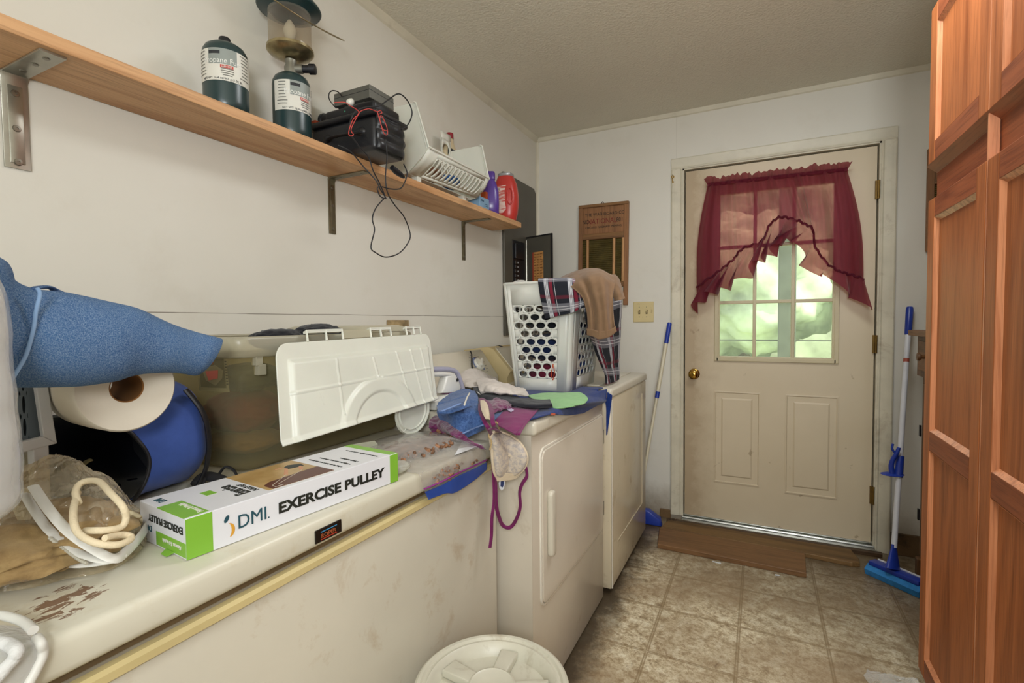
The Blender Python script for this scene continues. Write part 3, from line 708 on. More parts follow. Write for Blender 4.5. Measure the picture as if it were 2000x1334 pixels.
# ---- sponge mop
mbl = mat('mop_blue', '1f3a9c', .35, var=.08); mspg = mat('sponge_blue', '2f7fc0', .9, var=.12, vs=30, bump=.4, bs=200); mpole = mat('white_pole', 'd6d8de', .3)
h0 = aZ(.02, 1697, 1110); h1 = aZ(.02, 1805, 1158); hc = (h0+h1)/2; hd = (h1-h0); hl = hd.length; hd.normalize()
mop = thing('sponge_mop', 'blue and white sponge mop leaning on the wall right of the door', 'mop', (hc.x, hc.y, 0))
Mh = frameM((hc.x, hc.y, 0), hd, (0, 0, 1))
b = MB(); b.prism([Mh @ Vector((-hl/2, y, z)) for y, z in ((.002, -.035), (.002, .03), (.028, .036), (.05, .012), (.05, -.03))], hd*hl, bev=.005); obj('sponge', b, mspg, mop, auto=40)
b = MB(); b.box(-hl/2+.01, hl/2-.01, .046, .066, -.028, .020, .004, M=Mh); hp = obj('head_plate', b, mbl, mop, auto=40)
obj('squeeze_bar', MB().box(-hl/2+.02, hl/2-.02, .058, .070, -.036, -.028, .002, M=Mh), mpole, hp)
top = aY(3.045, 1777, 600); nb = hc+Vector((-.01, 0, .05)); d = (top-nb)
j0 = nb; j1 = nb+d*.085
q = spl([j0, j1], 6); b = MB(); b.tube(q, .02, 16, rf=lambda t: .045-.028*min(1, t*1.3), flat=.45); obj('neck', b, mbl, mop, auto=60)
b = MB(); b.tube([nb+d*.075, nb+d*.9], .0115, 16); pl = obj('pole', b, mpole, mop, auto=60)
b = MB(); b.tube([nb+d*.885, nb+d*.89, nb+d*.99, nb+d], [.0115, .0145, .0155, .013], 16); obj('grip', b, mbl, mop, auto=50)
b = MB(); b.tube([nb+d*.775, nb+d*.79], .0119, 16); obj('label_band', b, mat('label_rust', 'a24c3a', .5), pl)
# lever collar on the pole
lc = aY(2.93, 1748, 965); pc = nb+d*.355
b = MB(); b.tube([nb+d*.33, nb+d*.41], .0165, 16); lv = obj('lever_collar', b, mbl, mop, auto=50)
side = Vector((-1, -.15, 0)).normalized()
b = MB(); b.lathe([(.001, -.003), (.034, -.002), (.046, .003), (.034, .007), (.001, .009)], pc+side*.026+Vector((0, 0, -.022)), (-.05, -.12, 1), 28, sy=.6); obj('lever_foot', b, mbl, lv, auto=60)
b = MB(); b.tube(spl([pc+side*.026+Vector((0, 0, -.02)), pc+side*.030+Vector((0, 0, .03)), pc+side*.012+Vector((0, -.01, .085)), pc+side*.004+Vector((0, -.01, .11))], 12), .01, 10, rf=lambda t: .013-.006*t); b.tube(spl([pc+side*.012+Vector((0, -.01, .075)), pc+side*.030+Vector((0, -.01, .10)), pc+side*.028+Vector((0, -.01, .125))], 8), .005, 8); obj('lever_arm', b, mbl, lv, auto=60)
# ---- broom behind the washer
t0 = aY(3.035, 1308, 630); t1 = aY(2.93, 1262, 900); dv = (t1-t0); bt = t0+dv*((t0.z-.075)/(t0.z-t1.z))
br = thing('push_broom', 'blue-gripped broom leaning behind the washer left of the door', 'broom', (bt.x, bt.y, 0))
D_ = bt-t0; L_ = D_.length
b = MB(); b.tube([t0, t0+D_*.006, t0+D_*.11], [.010, .0135, .0125], 14); obj('grip', b, mbl, br, auto=50)
mcr = mat('cream_pole', 'd8d0b6', .35)
b = MB(); b.tube([t0+D_*.10, t0+D_*.372], .0105, 14); obj('upper_pole', b, mcr, br, auto=60)
b = MB(); b.tube([t0+D_*.365, t0+D_*.40], .0125, 14); obj('collar', b, mbl, br, auto=50)
b = MB(); b.tube([t0+D_*.395, t0+D_], .0085, 14); obj('lower_pole', b, mcr, br, auto=60)
b = MB(); b.prism([Vector((.60, 2.90, 0.003)), Vector((.835, 2.90, 0.003)), Vector((.825, 2.90, .045)), Vector((.76, 2.90, .085)), Vector((.66, 2.90, .085)), Vector((.60, 2.90, .05))], (0, .05, 0), bev=.006); obj('broom_head', b, mbl, br, auto=50)
# ---- bucket
mtub = mat('white_bucket', 'c8c4b3', .38, var=.05, vs=8, dirt=(11, .58, .12, .5), dirtcol='8f8064')
bc = Vector((.852, .862, 0)); R = .158; H = .458
bk = thing('white_bucket', 'round white plastic bucket with spoked screw lid at the bottom edge', 'bucket', bc)
b = MB(); b.lathe([(.001, .0), (.130, 0), (.133, .006), (.147, .36), (.153, .362), (.153, .385), (.148, .388), (.149, H-.03), (.001, H-.03)], bc, n=64); obj('pail', b, mtub, bk, auto=35)
b = MB(); b.lathe([(R-.006, H-.05), (R+.001, H-.048), (R+.002, H-.012), (R-.001, H-.003), (R-.006, H), (R-.012, H-.001), (R-.016, H-.006), (R-.021, H-.006), (R-.024, H-.004), (R-.030, H-.008), (R-.040, H-.030), (.001, H-.034)], bc, n=72, cap=False); ld = obj('screw_lid', b, mtub, bk, auto=35)
b = MB(); 
for k in range(5):
    M_ = Matrix.Translation(bc+Vector((0, 0, H-.022))) @ Matrix.Rotation(2*PI*k/5+math.radians(27), 4, 'Z')
    b.prism([M_ @ Vector((x, y, -.008)) for x, y in ((.03, -.015), (.118, -.020), (.118, .020), (.03, .015))], (0, 0, .0185), bev=.004, seg=3)
obj('spoke', b, mtub, ld, auto=50)
b = MB(); b.lathe([(.001, H-.035), (.050, H-.033), (.048, H-.006), (.044, H-.004), (.041, H-.006), (.001, H-.0065)], bc, n=40); obj('hub', b, mtub, ld, auto=50)
b = MB(); 
for k in range(48):
    a = 2*PI*k/48; u = Vector((math.cos(a), math.sin(a), 0)); p = bc+u*(R+.001)
    b.tube([p+Vector((0, 0, H-.045)), p+Vector((0, 0, H-.014))], .0018, 6)
obj('grip_ribs', b, mtub, ld)
mwire = mat('handle_wire', '9a978c', .4, .8)
b = MB(); b.tube([bc+Vector((math.cos(t)*.158, math.sin(t)*.158, .37-.16*math.sin((t+1.0)/1.0*.5*1.0) if False else .37-.14*math.sin((t-.3)/PI*PI) )) for t in [ .3+PI*k/24 for k in range(25)]], .0022, 8)
obj('bail_handle', b, mwire, bk, auto=60)
# ---- litter
mpap = mat('paper_scrap', 'd8dcdc', .7)
p = aZ(0, 1400, 1098); b = MB(); b.box(-.02, .02, -.004, .004, .0, .003, .001, M=Matrix.Translation((p.x, p.y-.005, 0)) @ Matrix.Rotation(-.1, 4, 'Z')); tag(obj('paper_scrap', b, mpap), 'thin pale scrap under the front edge of the nearer board', 'litter')
p = aZ(0, 1518, 1122); b = MB(); b.box(-.010, .010, -.004, .004, 0, .005, .002, M=Matrix.Translation((p.x, p.y-.012, 0)) @ Matrix.Rotation(.2, 4, 'Z')); tag(obj('paper_scrap', b, mpap), 'tiny white scrap near the square end of the board', 'litter')
mcel = clear('cellophane', 'f4f4f0', .22, .05, 1.0, 60)
cc = aZ(0, 1775, 1345); rr = random.Random(3)
b = MB()
rows = [[Vector((cc.x-.11+.22*j/9+rr.uniform(-.01, .01), cc.y-.16+.20*i/9+rr.uniform(-.01, .01), .004+(.045*math.sin(PI*i/9)*math.sin(PI*j/9))*rr.uniform(.3, 1.5))) for j in range(10)] for i in range(10)]
b.grid(patch(rows, 60, 60, .006, 40, 3)); 
for v in b.b.verts: v.co.z = max(v.co.z, .001); v.co.x = min(v.co.x, 1.785)
tag(obj('cellophane_wrapper', b, mcel), 'crumpled clear wrapper on the floor at the foot of the cabinet', 'wrapper')
# crumbled debris in the corner behind the washer
b = MB(); rr = random.Random(8)
for k in range(60):
    t = bmesh.new(); bmesh.ops.create_icosphere(t, subdivisions=1, radius=rr.uniform(.004, .013)); x, y = rr.uniform(.852, .93), rr.uniform(2.99, 3.04)
    for v in t.verts: v.co = Vector((x+v.co.x*rr.uniform(.7, 1.3), y+v.co.y*rr.uniform(.7, 1.3), .004+max(-.003, v.co.z*.7)))
    b.add(t)
o = obj('floor_debris', b, mat('debris', '4f3b26', .9, var=.5, vs=60)); o['kind'] = 'stuff'; tag(o, 'brown crumbled debris on the floor in the corner left of the boards', 'debris')
# ================================================================ things on the shelf
ZS = 1.7222
mgrn = mat('dark_green_paint', '1f3638', .3, var=.06, spec=.6); mlbl = mat('label_white', 'd8d6cc', .45, var=.05, dirt=(40, .62, .05, .3)); mlg = mat('label_grey', '8d948f', .45)
mink = mat('print_black', '26292c', .6); mred = mat('label_danger', 'b8372f', .5)
def wrap(b_or_text, c, r, ang0, z, m, parent, name):
    pass
def bend(o, c, r, a0):
    "wrap a flat mesh (x along the arc, y up) round a cylinder"
    for v in o.data.vertices:
        a = a0 + v.co.x/r; rr = r+v.co.z
        v.co = Vector((c[0]+rr*math.cos(a), c[1]+rr*math.sin(a), c[2]+v.co.y))
def band(c, r, a0, a1, z0, z1, n=24):
    b = MB(); L = [a0+(a1-a0)*k/n for k in range(n+1)]
    b.grid([[Vector((c[0]+r*math.cos(a), c[1]+r*math.sin(a), z)) for a in L] for z in (z0, z1)]); return b
def wtext(body, size, c, r, a_mid, z, m, parent, sx=1):
    o = text(body, size, Matrix.Identity(4), m, None, 'lettering', align='CENTER', sx=sx, ext=.0002)
    bend(o, (0, 0, 0), r, 0)
    o.data.transform(Matrix.Translation(Vector((c[0], c[1], z))) @ Matrix.Rotation(a_mid, 4, 'Z'))
    o.data.transform(wmat(parent).inverted()); o.parent = parent; return o
def cylinder_can(c, r, h, parent, label_rot, cap=True, full=True):
    x, y, z = c
    can = obj('can', MB().lathe([(.001, 0), (r*.86, 0), (r*.95, .004), (r*.99, .012), (r, .02), (r, h*.80), (r*.97, h*.86), (r*.86, h*.92), (r*.62, h*.97), (r*.36, h*.99), (r*.33, h), (.001, h)], c, n=48), mgrn, parent, auto=40)
    if cap: obj('cap', MB().lathe([(.001, 0), (.0135, 0), (.0135, .014), (.012, .017), (.001, .017)], (x, y, z+h-.002), n=28), mblk, parent, auto=40)
    lb = obj('label', band(c, r+.0006, label_rot-1.55, label_rot+1.55, z+h*.36, z+h*.80, 40), mlbl, parent, smooth=True)
    obj('label_panel', band(c, r+.0009, label_rot-.62, label_rot+.62, z+h*.585, z+h*.80, 30), mlg, lb, smooth=True)
    wtext('Propane Fuel', h*.105, c, r+.0011, label_rot-.02, z+h*.60, mat('print_white', 'e6e6e0', .5), lb, .92)
    obj('danger_stripe', band(c, r+.001, label_rot-.1, label_rot+.45, z+h*.535, z+h*.575, 16), mred, lb, smooth=True)
    wtext('DANGER', h*.035, c, r+.0013, label_rot+.18, z+h*.543, mlbl, lb)
    obj('maker_plate', band(c, r+.0011, label_rot-.6, label_rot-.1, z+h*.72, z+h*.765, 16), mink, lb, smooth=True)
    wtext('NET WT 16.4 oz/465 g (1.02 lb)', h*.042, c, r+.0011, label_rot-.05, z+h*.375, mink, lb)
    rr = random.Random(4); b = MB()
    for side in (-1.05, 1.05, .2):
        for k in range(8 if abs(side) > 1 else 4):
            zz = z+h*(.76-.045*k if abs(side) > 1 else .52-.03*k); w_ = rr.uniform(.18, .30)
            L = [label_rot+side-w_+2*w_*q/6 for q in range(7)]
            b.grid([[Vector((c[0]+(r+.0012)*math.cos(a), c[1]+(r+.0012)*math.sin(a), s_)) for a in L] for s_ in (zz, zz+h*.012)])
    obj('small_print', b, mat('print_grey', '70706a', .6), lb)
    return can
def facing(x, y): return math.atan2(CAM_POS.y-y, CAM_POS.x-x)
x1 = .125; p = aX(x1, 441, 150); R1 = .0515
t = thing('propane_cylinder', 'dark green propane fuel cylinder standing alone on the pine shelf', 'fuel cylinder', (x1, p.y, ZS))
cylinder_can((x1, p.y, ZS), R1, aX(x1, 441, 88).z-ZS, t, facing(x1, p.y)-.12)
# lantern
x2 = .12; p = aX(x2, 570, 200); h2 = aX(x2, 570, 146).z-ZS
ln = thing('camping_lantern', 'green-hooded gas camping lantern screwed on a propane cylinder on the shelf', 'lantern', (x2, p.y, ZS))
f = facing(x2, p.y)
cylinder_can((x2, p.y, ZS), R1, h2, ln, f+.55, cap=False)
zl = lambda py: aX(x2, 567, py).z
mbrs = mat('lantern_nickel', 'a89a76', .3, .9, var=.2, vs=30); cc = (x2, p.y, 0)
b = MB(); b.lathe([(.001, ZS+h2-.004), (.017, ZS+h2-.004), (.018, zl(132)), (.014, zl(126)), (.016, zl(118)), (.001, zl(117))], cc, n=28); obj('burner_valve', b, mat('cast_metal', '8d8b80', .45, .7), ln, auto=40)
u = Vector((math.cos(f+PI/2-.35), math.sin(f+PI/2-.35), 0)); o_ = Vector((x2, p.y, zl(134)))
b = MB(); b.tube([o_+u*.012, o_+u*.034], .012, 16); vb = obj('valve_arm', b, mat('cast_metal', '8d8b80'), ln, auto=40)
b = MB(); b.tube([o_+u*.032, o_+u*.052, o_+u*.053, o_+u*.068, o_+u*.070], [.0105, .0105, .0145, .0145, .012], 16); obj('knob', b, mblk, vb, auto=40)
b = MB(); b.lathe([(.001, zl(116)), (.03, zl(115)), (.058, zl(106)), (.0635, zl(102)), (.0635, zl(97)), (.058, zl(95)), (.001, zl(95))], cc, n=48); obj('base_collar', b, mbrs, ln, auto=40)
mgl = clear('smoked_glass', 'e6dfd2', .07, .04, body='c8bfb0')
b = MB(); b.lathe([(.0565, zl(96)), (.0575, zl(92)), (.0575, zl(32)), (.056, zl(24))], cc, n=48, cap=False); obj('glass_globe', b, mgl, ln, smooth=True)
b = MB(); b.lathe([(.004, zl(82)), (.014, zl(74)), (.019, zl(62)), (.013, zl(50)), (.006, zl(42)), (.004, zl(40))], cc, n=20); obj('mantle', b, mat('mantle_white', 'cfccc2', .9), ln, smooth=True)
b = MB(); b.tube([(x2+.002, p.y, zl(96)), (x2-.004, p.y+.006, zl(20))], .0018, 8); obj('gas_tube', b, mink, ln)
b = MB(); b.lathe([(.052, zl(30)), (.060, zl(26)), (.084, zl(22)), (.0865, zl(20)), (.084, zl(16)), (.070, zl(6)), (.062, zl(-8)), (.05, zl(-22)), (.02, zl(-30)), (.001, zl(-31))], cc, n=56, cap=False); obj('hood', b, mgrn, ln, auto=35)
# bail handle lying over to the right
q = Vector((x2, p.y, 0)); a = aX(x2+.06, 540, 8); tip = aX(.13, 671, 79); fr_ = Vector((.05, .0, 0))
A1 = Vector((x2+.080, p.y-.03, zl(12)+.008)); A2 = Vector((x2-.05, p.y+.07, zl(12)+.006))
b = MB(); b.tube(spl([aX(x2+.06, 533, -2), aX(x2+.075, 575, 26), aX(x2+.07, 620, 53), tip, aX(.075, 655, 72), aX(.06, 628, 58)], 30), .0018, 8)
obj('bail_handle', b, mbrs, ln, auto=60)

# ---- black leather case
mlea = mat('black_leather', '1b1c20', .38, var=.1, vs=20, bump=.25, bs=160, spec=.55)
bg_ = thing('black_case', 'black leather camcorder case overhanging the pine shelf', 'case', (.14, 1.26, ZS))
b = MB(); b.box(.015, .285, 1.19, 1.335, ZS, ZS+.105, .016, seg=4); body = obj('body', b, mlea, bg_, auto=60)
# pleated gusset on the room side
b = MB(); rows = []
for k in range(25):
    z = ZS+.004+k*.0042; d_ = .289+.006*abs(math.sin(k*.42)); rows.append([Vector((d_-(.008 if j in (0, 8) else 0)+.002*math.sin(j*1.3+k*.3), 1.197+.131*j/8, z)) for j in range(9)])
b.grid(rows); obj('gusset', b, mlea, bg_, smooth=True, solid=.003)
b = MB(); b.box(.01, .292, 1.183, 1.345, ZS+.104, ZS+.122, .008, seg=3); fl_ = obj('flap', b, mlea, bg_, auto=60)
b = MB(); b.tube(spl([aY(1.178, 640, 275), aY(1.166, 650, 268), aY(1.164, 680, 262), aY(1.176, 705, 258)], 20), .007, 8, flat=.5); obj('carry_handle', b, mlea, bg_, auto=60)
for px, py in ((705, 257), (640, 272)):
    c_ = aY(1.19, px, py); b = MB(); b.lathe([(.001, 0), (.013, 0), (.011, .005), (.001, .007)], c_, (0, -1, 0), 20, sx=1.5); obj('handle_tab', b, mlea, bg_, auto=60)
# black camcorder lying on the case
cm = thing('camcorder', 'black camcorder on the leather case under the grey power box', 'camcorder', (.16, 1.27, ZS+.124))
b = MB(); b.box(.06, .27, 1.205, 1.33, ZS+.1235, ZS+.158, .010, seg=3); obj('body', b, mat('camera_black', '17181c', .35, var=.1), cm, auto=60)
l0 = aY(1.20, 642, 214); b = MB(); b.tube([Vector((.015, 1.26, ZS+.152)), Vector((.075, 1.26, ZS+.152))], .027, 20); obj('lens_barrel', b, mblk, cm, auto=50)
b = MB(); b.lathe([(.026, 0), (.030, .004), (.030, .012), (.020, .013), (.019, .004), (.001, .003)], (.015, 1.26, ZS+.152), (-1, 0, 0), 24); obj('lens_ring', b, mat('lens_dark', '22262e', .15, .3), cm, auto=50)
obj('green_lamp', MB().lathe([(.0005, 0), (.003, 0), (.002, .001), (.0005, .001)], (.15, 1.2045, ZS+.142), (0, -1, 0), 12), mat('lamp_green', '3a7f62', .3), cm)
tag(obj('orange_plug', MB().box(.005, .03, 1.195, 1.215, ZS+.1225, ZS+.136, .004), mat('orange_plastic', 'a8431f', .5)), 'small orange plug end beside the camcorder lens', 'plug')
# grey power box on top
mpb = mat('grey_metal_box', '6f6f68', .42, .5, var=.08, vs=15)
Yb = 1.225; a = aY(Yb, 652, 170); c = aY(Yb, 722, 197); Zb0, Zb1 = ZS+.182, ZS+.182+.045
pb = thing('power_box', 'flat grey metal power adapter box on top of the black camcorder', 'adapter', ((a.x+c.x)/2, 1.3, ZS+.16))
x0, x1_ = aY(Yb, 652, 180).x, aY(Yb, 722, 180).x; zb1 = aY(Yb, 700, 170).z; zb0 = aY(Yb, 700, 196).z
obj('box', MB().box(x0, x1_, Yb, Yb+.115, zb0, zb1, .002), mpb, pb); 
obj('box_seam', MB().box(x0-.0005, x1_+.0005, Yb-.0006, Yb+.1155, zb0+(zb1-zb0)*.60, zb0+(zb1-zb0)*.63), mink, pb)
obj('pedestal', MB().box(x0+.03, x1_-.035, Yb+.012, Yb+.10, ZS+.1585, zb0, .003), mpb, pb)
k_ = aY(Yb, 668, 187); b = MB(); b.lathe([(.0005, 0), (.005, 0), (.004, .003), (.0005, .003)], k_, (0, -1, 0), 14); obj('socket', b, mscr, pb)
k_ = aY(Yb-.005, 684, 199); b = MB(); b.lathe([(.001, -.012), (.010, -.010), (.014, 0), (.010, .008), (.001, .010)], k_, (0, -.6, .8), 16); obj('white_knob', b, mwht, pb, smooth=True)
# cords and red wire
def zc(u, v): return (590+u/3.607, 150+v/3.607)
def cordpx(L, X, n=60): return spl([aX(X if not isinstance(X, list) else X[i], *zc(*q)) for i, q in enumerate(L)], n)
b = MB(); b.tube(spl([aY(Yb-.006, *zc(*q_)) for q_ in ((280, 140), (255, 108), (215, 98), (190, 120), (195, 165), (240, 222))], 30), .0017, 8)
tag(obj('loose_lead', b, mblk, smooth=True), 'thin black lead curling from the front of the grey power box', 'cord')
b = MB(); b.tube(cordpx([(330, 380), (345, 300), (375, 245), (450, 215), (540, 205), (610, 160), (680, 120), (740, 165), (775, 250), (750, 330), (700, 372)], .315, 70), .0021, 8)
tag(obj('arching_cable', b, mblk, smooth=True), 'black cord arching over the case beside the white basket', 'cord')
L1 = [(250, 480), (340, 525), (430, 630), (520, 730), (550, 790), (590, 855), (575, 860), (520, 925), (495, 1000), (510, 1080), (485, 1200), (520, 1240), (590, 1270), (680, 1245), (740, 1180), (762, 1110), (720, 990), (650, 900), (600, 810), (588, 700), (598, 560), (588, 440)]
b = MB(); b.tube(cordpx(L1, [.21, .24, .28, .30]+[.31]*16+[.305, .31], 180), .0019, 8)
b.tube(cordpx([(350, 420), (410, 500), (470, 570), (500, 660), (550, 760), (585, 850), (550, 840), (530, 785), (560, 775), (620, 790), (690, 788), (722, 745), (740, 680), (715, 612)], .318, 110), .0019, 8)
tag(obj('dangling_cord', b, mblk, smooth=True), 'knotted black cord dangling in a long loop below the shelf', 'cord')
q = [aX(.30, *zc(*p_)) for p_ in ((625, 630), (660, 665), (715, 705))]
pg = thing('car_plug', 'black cigarette-lighter plug hanging below the black case', 'plug', q[1]); obj('barrel', MB().tube([q[0]+(q[1]-q[0])*.2, q[1], q[1]+(q[2]-q[1])*.55, q[2]], [.008, .010, .009, .006], 14), mblk, pg, auto=50)
obj('tip', MB().tube([q[2], q[2]+(q[2]-q[1])*.25], .003, 10), mzinc, pg)
mrw = mat('red_wire', 'c2413a', .5)
b = MB(); b.tube(cordpx([(225, 182), (300, 180), (340, 205), (390, 235), (400, 262), (360, 300), (330, 380), (335, 415), (362, 408), (345, 370), (385, 285), (410, 245), (470, 226), (530, 246), (550, 236), (562, 255), (535, 262), (530, 245), (545, 300), (575, 395), (600, 405), (595, 350), (560, 275), (548, 300), (570, 370), (603, 380)], .323, 180), .0012, 6)
tag(obj('red_wire', b, mrw, smooth=True), 'thin red twin wire trailing over the black case', 'wire')

def slab_bottle(c, hw, ht, z0, prof, m, parent, ang, name='body', n=36, pw=3.0):
    "prof = (half width, half thickness, height); superellipse sections turned by ang"
    b = MB(); rows = []
    for w_, t_, h_ in prof:
        r_ = []
        for k in range(n):
            a = 2*PI*k/n; ca, sa = math.cos(a), math.sin(a); e = (abs(ca)**pw+abs(sa)**pw)**(-1/pw)
            lx, ly = w_*ca*e, t_*sa*e; r_.append(Vector((c[0]+lx*math.cos(ang)-ly*math.sin(ang), c[1]+lx*math.sin(ang)+ly*math.cos(ang), z0+h_)))
        rows.append(r_)
    b.grid(rows, closed_u=True); bmesh.ops.holes_fill(b.b, edges=[e for e in b.b.edges if e.is_boundary], sides=0)
    return obj(name, b, m, parent, auto=50)
# ---- panels with rows of oval holes
def holed(cells, fmap, n=28):
    "cells = (u0,u1,v0,v1, ru, rv) ; ru=0 -> plain cell ; fmap(u,v) -> point"
    b = MB()
    for u0, u1, v0, v1, ru, rv in cells:
        if not ru:
            b.grid([[fmap(u0+(u1-u0)*i/3, v0+(v1-v0)*j/2) for i in range(4)] for j in range(3)]); continue
        uc, vc = (u0+u1)/2, (v0+v1)/2; E, Rr = [], []
        for k in range(n):
            a = 2*PI*k/n; cu, sv = math.cos(a), math.sin(a); E.append((uc+ru*cu, vc+rv*sv))
            m_ = max(abs(cu), abs(sv)); Rr.append((uc+(u1-u0)/2*cu/m_, vc+(v1-v0)/2*sv/m_))
        Ev = [b.b.verts.new(fmap(*e)) for e in E]; Rv = [b.b.verts.new(fmap(*e)) for e in Rr]
        for k in range(n): b.face((Ev[k], Ev[(k+1) % n], Rv[(k+1) % n], Rv[k]))
    return b
def lerp(a, c, t): return a+(c-a)*t
# ---- white low-fronted stacking basket
mwp = mat('white_plastic', 'd9d8cc', .35, var=.03, dirt=(10, .64, .12, .3), sss=.05)
XFb = .250
fTL = aX(XFb, 838, 289); fTR = aX(XFb, 955, 351); YL = fTL.y; YR = fTR.y; zf1 = fTL.z
bl_ = aY(YL, 797, 338); br_ = aY(YR, 931, 384); bl_.z = max(bl_.z, ZS+.012); br_.z = max(min(br_.z, bl_.z), ZS+.012)
sb_ = thing('stacking_basket', 'white low-fronted slotted plastic basket on the pine shelf between case and detergent', 'basket', (.13, 1.72, ZS))
XB = .050
def front(u, v):    # u along Y, v up; slopes outward upward
    lo = bl_+(br_-bl_)*u; hi = fTL+(fTR-fTL)*u; hi.z = zf1
    p_ = lo+(hi-lo)*v; p_.x += .012*math.sin(PI*v); return p_
cells = [(0, .15, 0, 1, 0, 0), (.93, 1, 0, 1, 0, 0), (.15, .93, 0, .10, 0, 0), (.15, .93, .80, 1, 0, 0)]
for k in range(13): cells.append((.15+.78*k/13, .15+.78*(k+1)/13, .10, .80, .0185, .30))
obj('front_wall', holed(cells, front), mwp, sb_, solid=.003, auto=50)
tA = aY(YL, 786, 206); tB = aY(YL, 812, 204); ztop = tA.z
def endwall(Y, name, P_):
    b = MB(); b.prism([Vector((x, Y-.0015, z)) for x, z in P_], (0, .003, 0), bev=.001); o = obj(name, b, mwp, sb_)
    for dz in (0, .012):
        b = MB(); b.tube([Vector((x-dz*.8, Y-.004+dz*.3, z-dz*.2)) for x, z in P_[2:5]], .0035, 8); obj('rim', b, mwp, o, auto=60)
endwall(YL, 'end_wall', [(XB, ZS+.012), (bl_.x, bl_.z), (XFb+.002, zf1), (tB.x+.004, ztop-.004), (tB.x-.006, ztop), (XB, ztop)])
rA, rB = aY(YR, 925, 287), aY(YR, 941, 286)
endwall(YR, 'end_wall', [(XB, ZS+.012), (br_.x, br_.z), (XFb+.002, fTR.z), (rB.x+.004, rA.z-.004), (rB.x-.006, rA.z), (XB, rA.z)])
b = MB(); b.grid([[Vector((XB+(lerp_-XB)*k/3, YL+(YR-YL)*u/6, bl_.z-.0)) for u in range(7)] for k, lerp_ in ((0, bl_.x), (1, bl_.x), (2, bl_.x), (3, bl_.x))]); obj('base', b, mwp, sb_, solid=.003)
q0, q1 = aX(XB, 861, 289), aX(XB, 919, 287)
def back(u, v): return Vector((XB, q0.y+(YR-q0.y)*u, bl_.z+(q1.z-.004-bl_.z)*v))
cells = [(0, 1, 0, .1, 0, 0), (0, 1, .90, 1, 0, 0), (0, .08, .1, .9, 0, 0), (.92, 1, .1, .9, 0, 0), (.08, .92, .60, .9, .34, .085)]
for k in range(3): cells.append((.08+.28*k, .36+.28*k, .1, .60, .09, .13))
obj('back_wall', holed(cells, back), mwp, sb_, solid=.003, auto=50)
obj('back_rail', MB().box(XB-.002, XB+.002, YL, q0.y, bl_.z, bl_.z+.06, .001), mwp, sb_)
for y in (YL+.06, YR-.06):
    obj('foot', MB().box(.13, .16, y-.012, y+.012, ZS, bl_.z, .002), mwp, sb_)
b = MB(); b.tube([front(0, 1)+Vector((.002, 0, .002)), front(1, 1)+Vector((.002, 0, .002))], .0045, 8); obj('front_rim', b, mwp, sb_, auto=60)
# things in the basket
rr = random.Random(11)
def lump(c, r, m, name, lb, cat, amp=.3, fq=3, grp=None, sub=4, flat0=None):
    b = MB(); t = bmesh.new(); bmesh.ops.create_icosphere(t, subdivisions=sub, radius=1); off = Vector((rr.uniform(0, 50), 0, 0))
    for v in t.verts:
        q = v.co.copy(); f = 1+amp*noise.noise(q*fq+off)+amp*.5*noise.noise(q*fq*2.6+off)+amp*.25*noise.noise(q*fq*6+off)
        # fold ridges
        f += amp*.35*(1-abs(noise.noise(q*fq*1.4+off*2))*3)
        v.co = Vector((c[0]+q.x*r[0]*f, c[1]+q.y*r[1]*f, c[2]+q.z*r[2]*f))
        if flat0 is not None: v.co.z = max(v.co.z, flat0)
    b.add(t); o = obj(name, b, m, smooth=True)
    return tag(o, lb, cat, grp)
mbrn = mat('brown_bottle', '7a4a2c', .3); mcbl = cloth('blue_rag', '2b62a8'); mcdk = cloth('dark_rag', '262a33')
lump((.145, YL+.16, bl_.z+.036), (.035, .05, .030), mbrn, 'brown_sponge', 'brown sponge in the white basket behind the slots', 'sponge', .1, flat0=bl_.z+.003)
lump((.15, YL+.29, bl_.z+.036), (.035, .05, .030), mcbl, 'blue_rag', 'blue rag bunched in the far half of the white basket', 'rag', .15, flat0=bl_.z+.003)
# jug with red cap standing in the basket
yj = aX(.048, 887, 280).y; XJ = .024; zj = aX(.03, 887, 264).z
jg = thing('cleaner_jug', 'cream cleaner jug with dark red cap standing behind the white basket', 'jug', (XJ, yj, ZS))
mjug = mat('cream_jug', 'd3c3a0', .4, sss=.1); hz = zj-ZS
slab_bottle((XJ, yj), 0, 0, ZS, [(.060, .019, 0), (.066, .0225, .008), (.066, .0225, hz*.60), (.060, .022, hz*.70), (.036, .020, hz*.80), (.021, .015, hz*.87), (.016, .0135, hz*.93)], mjug, jg, PI/2)
b = MB(); b.lathe([(.001, 0), (.0175, 0), (.0175, hz*.065), (.015, hz*.075), (.001, hz*.075)], (XJ, yj, ZS+hz*.925), n=24); obj('cap', b, mat('dark_red_cap', '8c2630', .4), jg, auto=50)
za = aX(XJ+.023, 890, 306).z; zb_ = aX(XJ+.023, 890, 297).z
lb_ = obj('label', MB().box(XJ+.0226, XJ+.0235, yj-.05, yj+.05, za-.004, zb_+.006), mink, jg)
text('HOOVER', (zb_-za)*1.05, frameM((XJ+.0236, yj-.040, za), (0, 1, 0), (0, 0, 1)), mlbl, lb_)
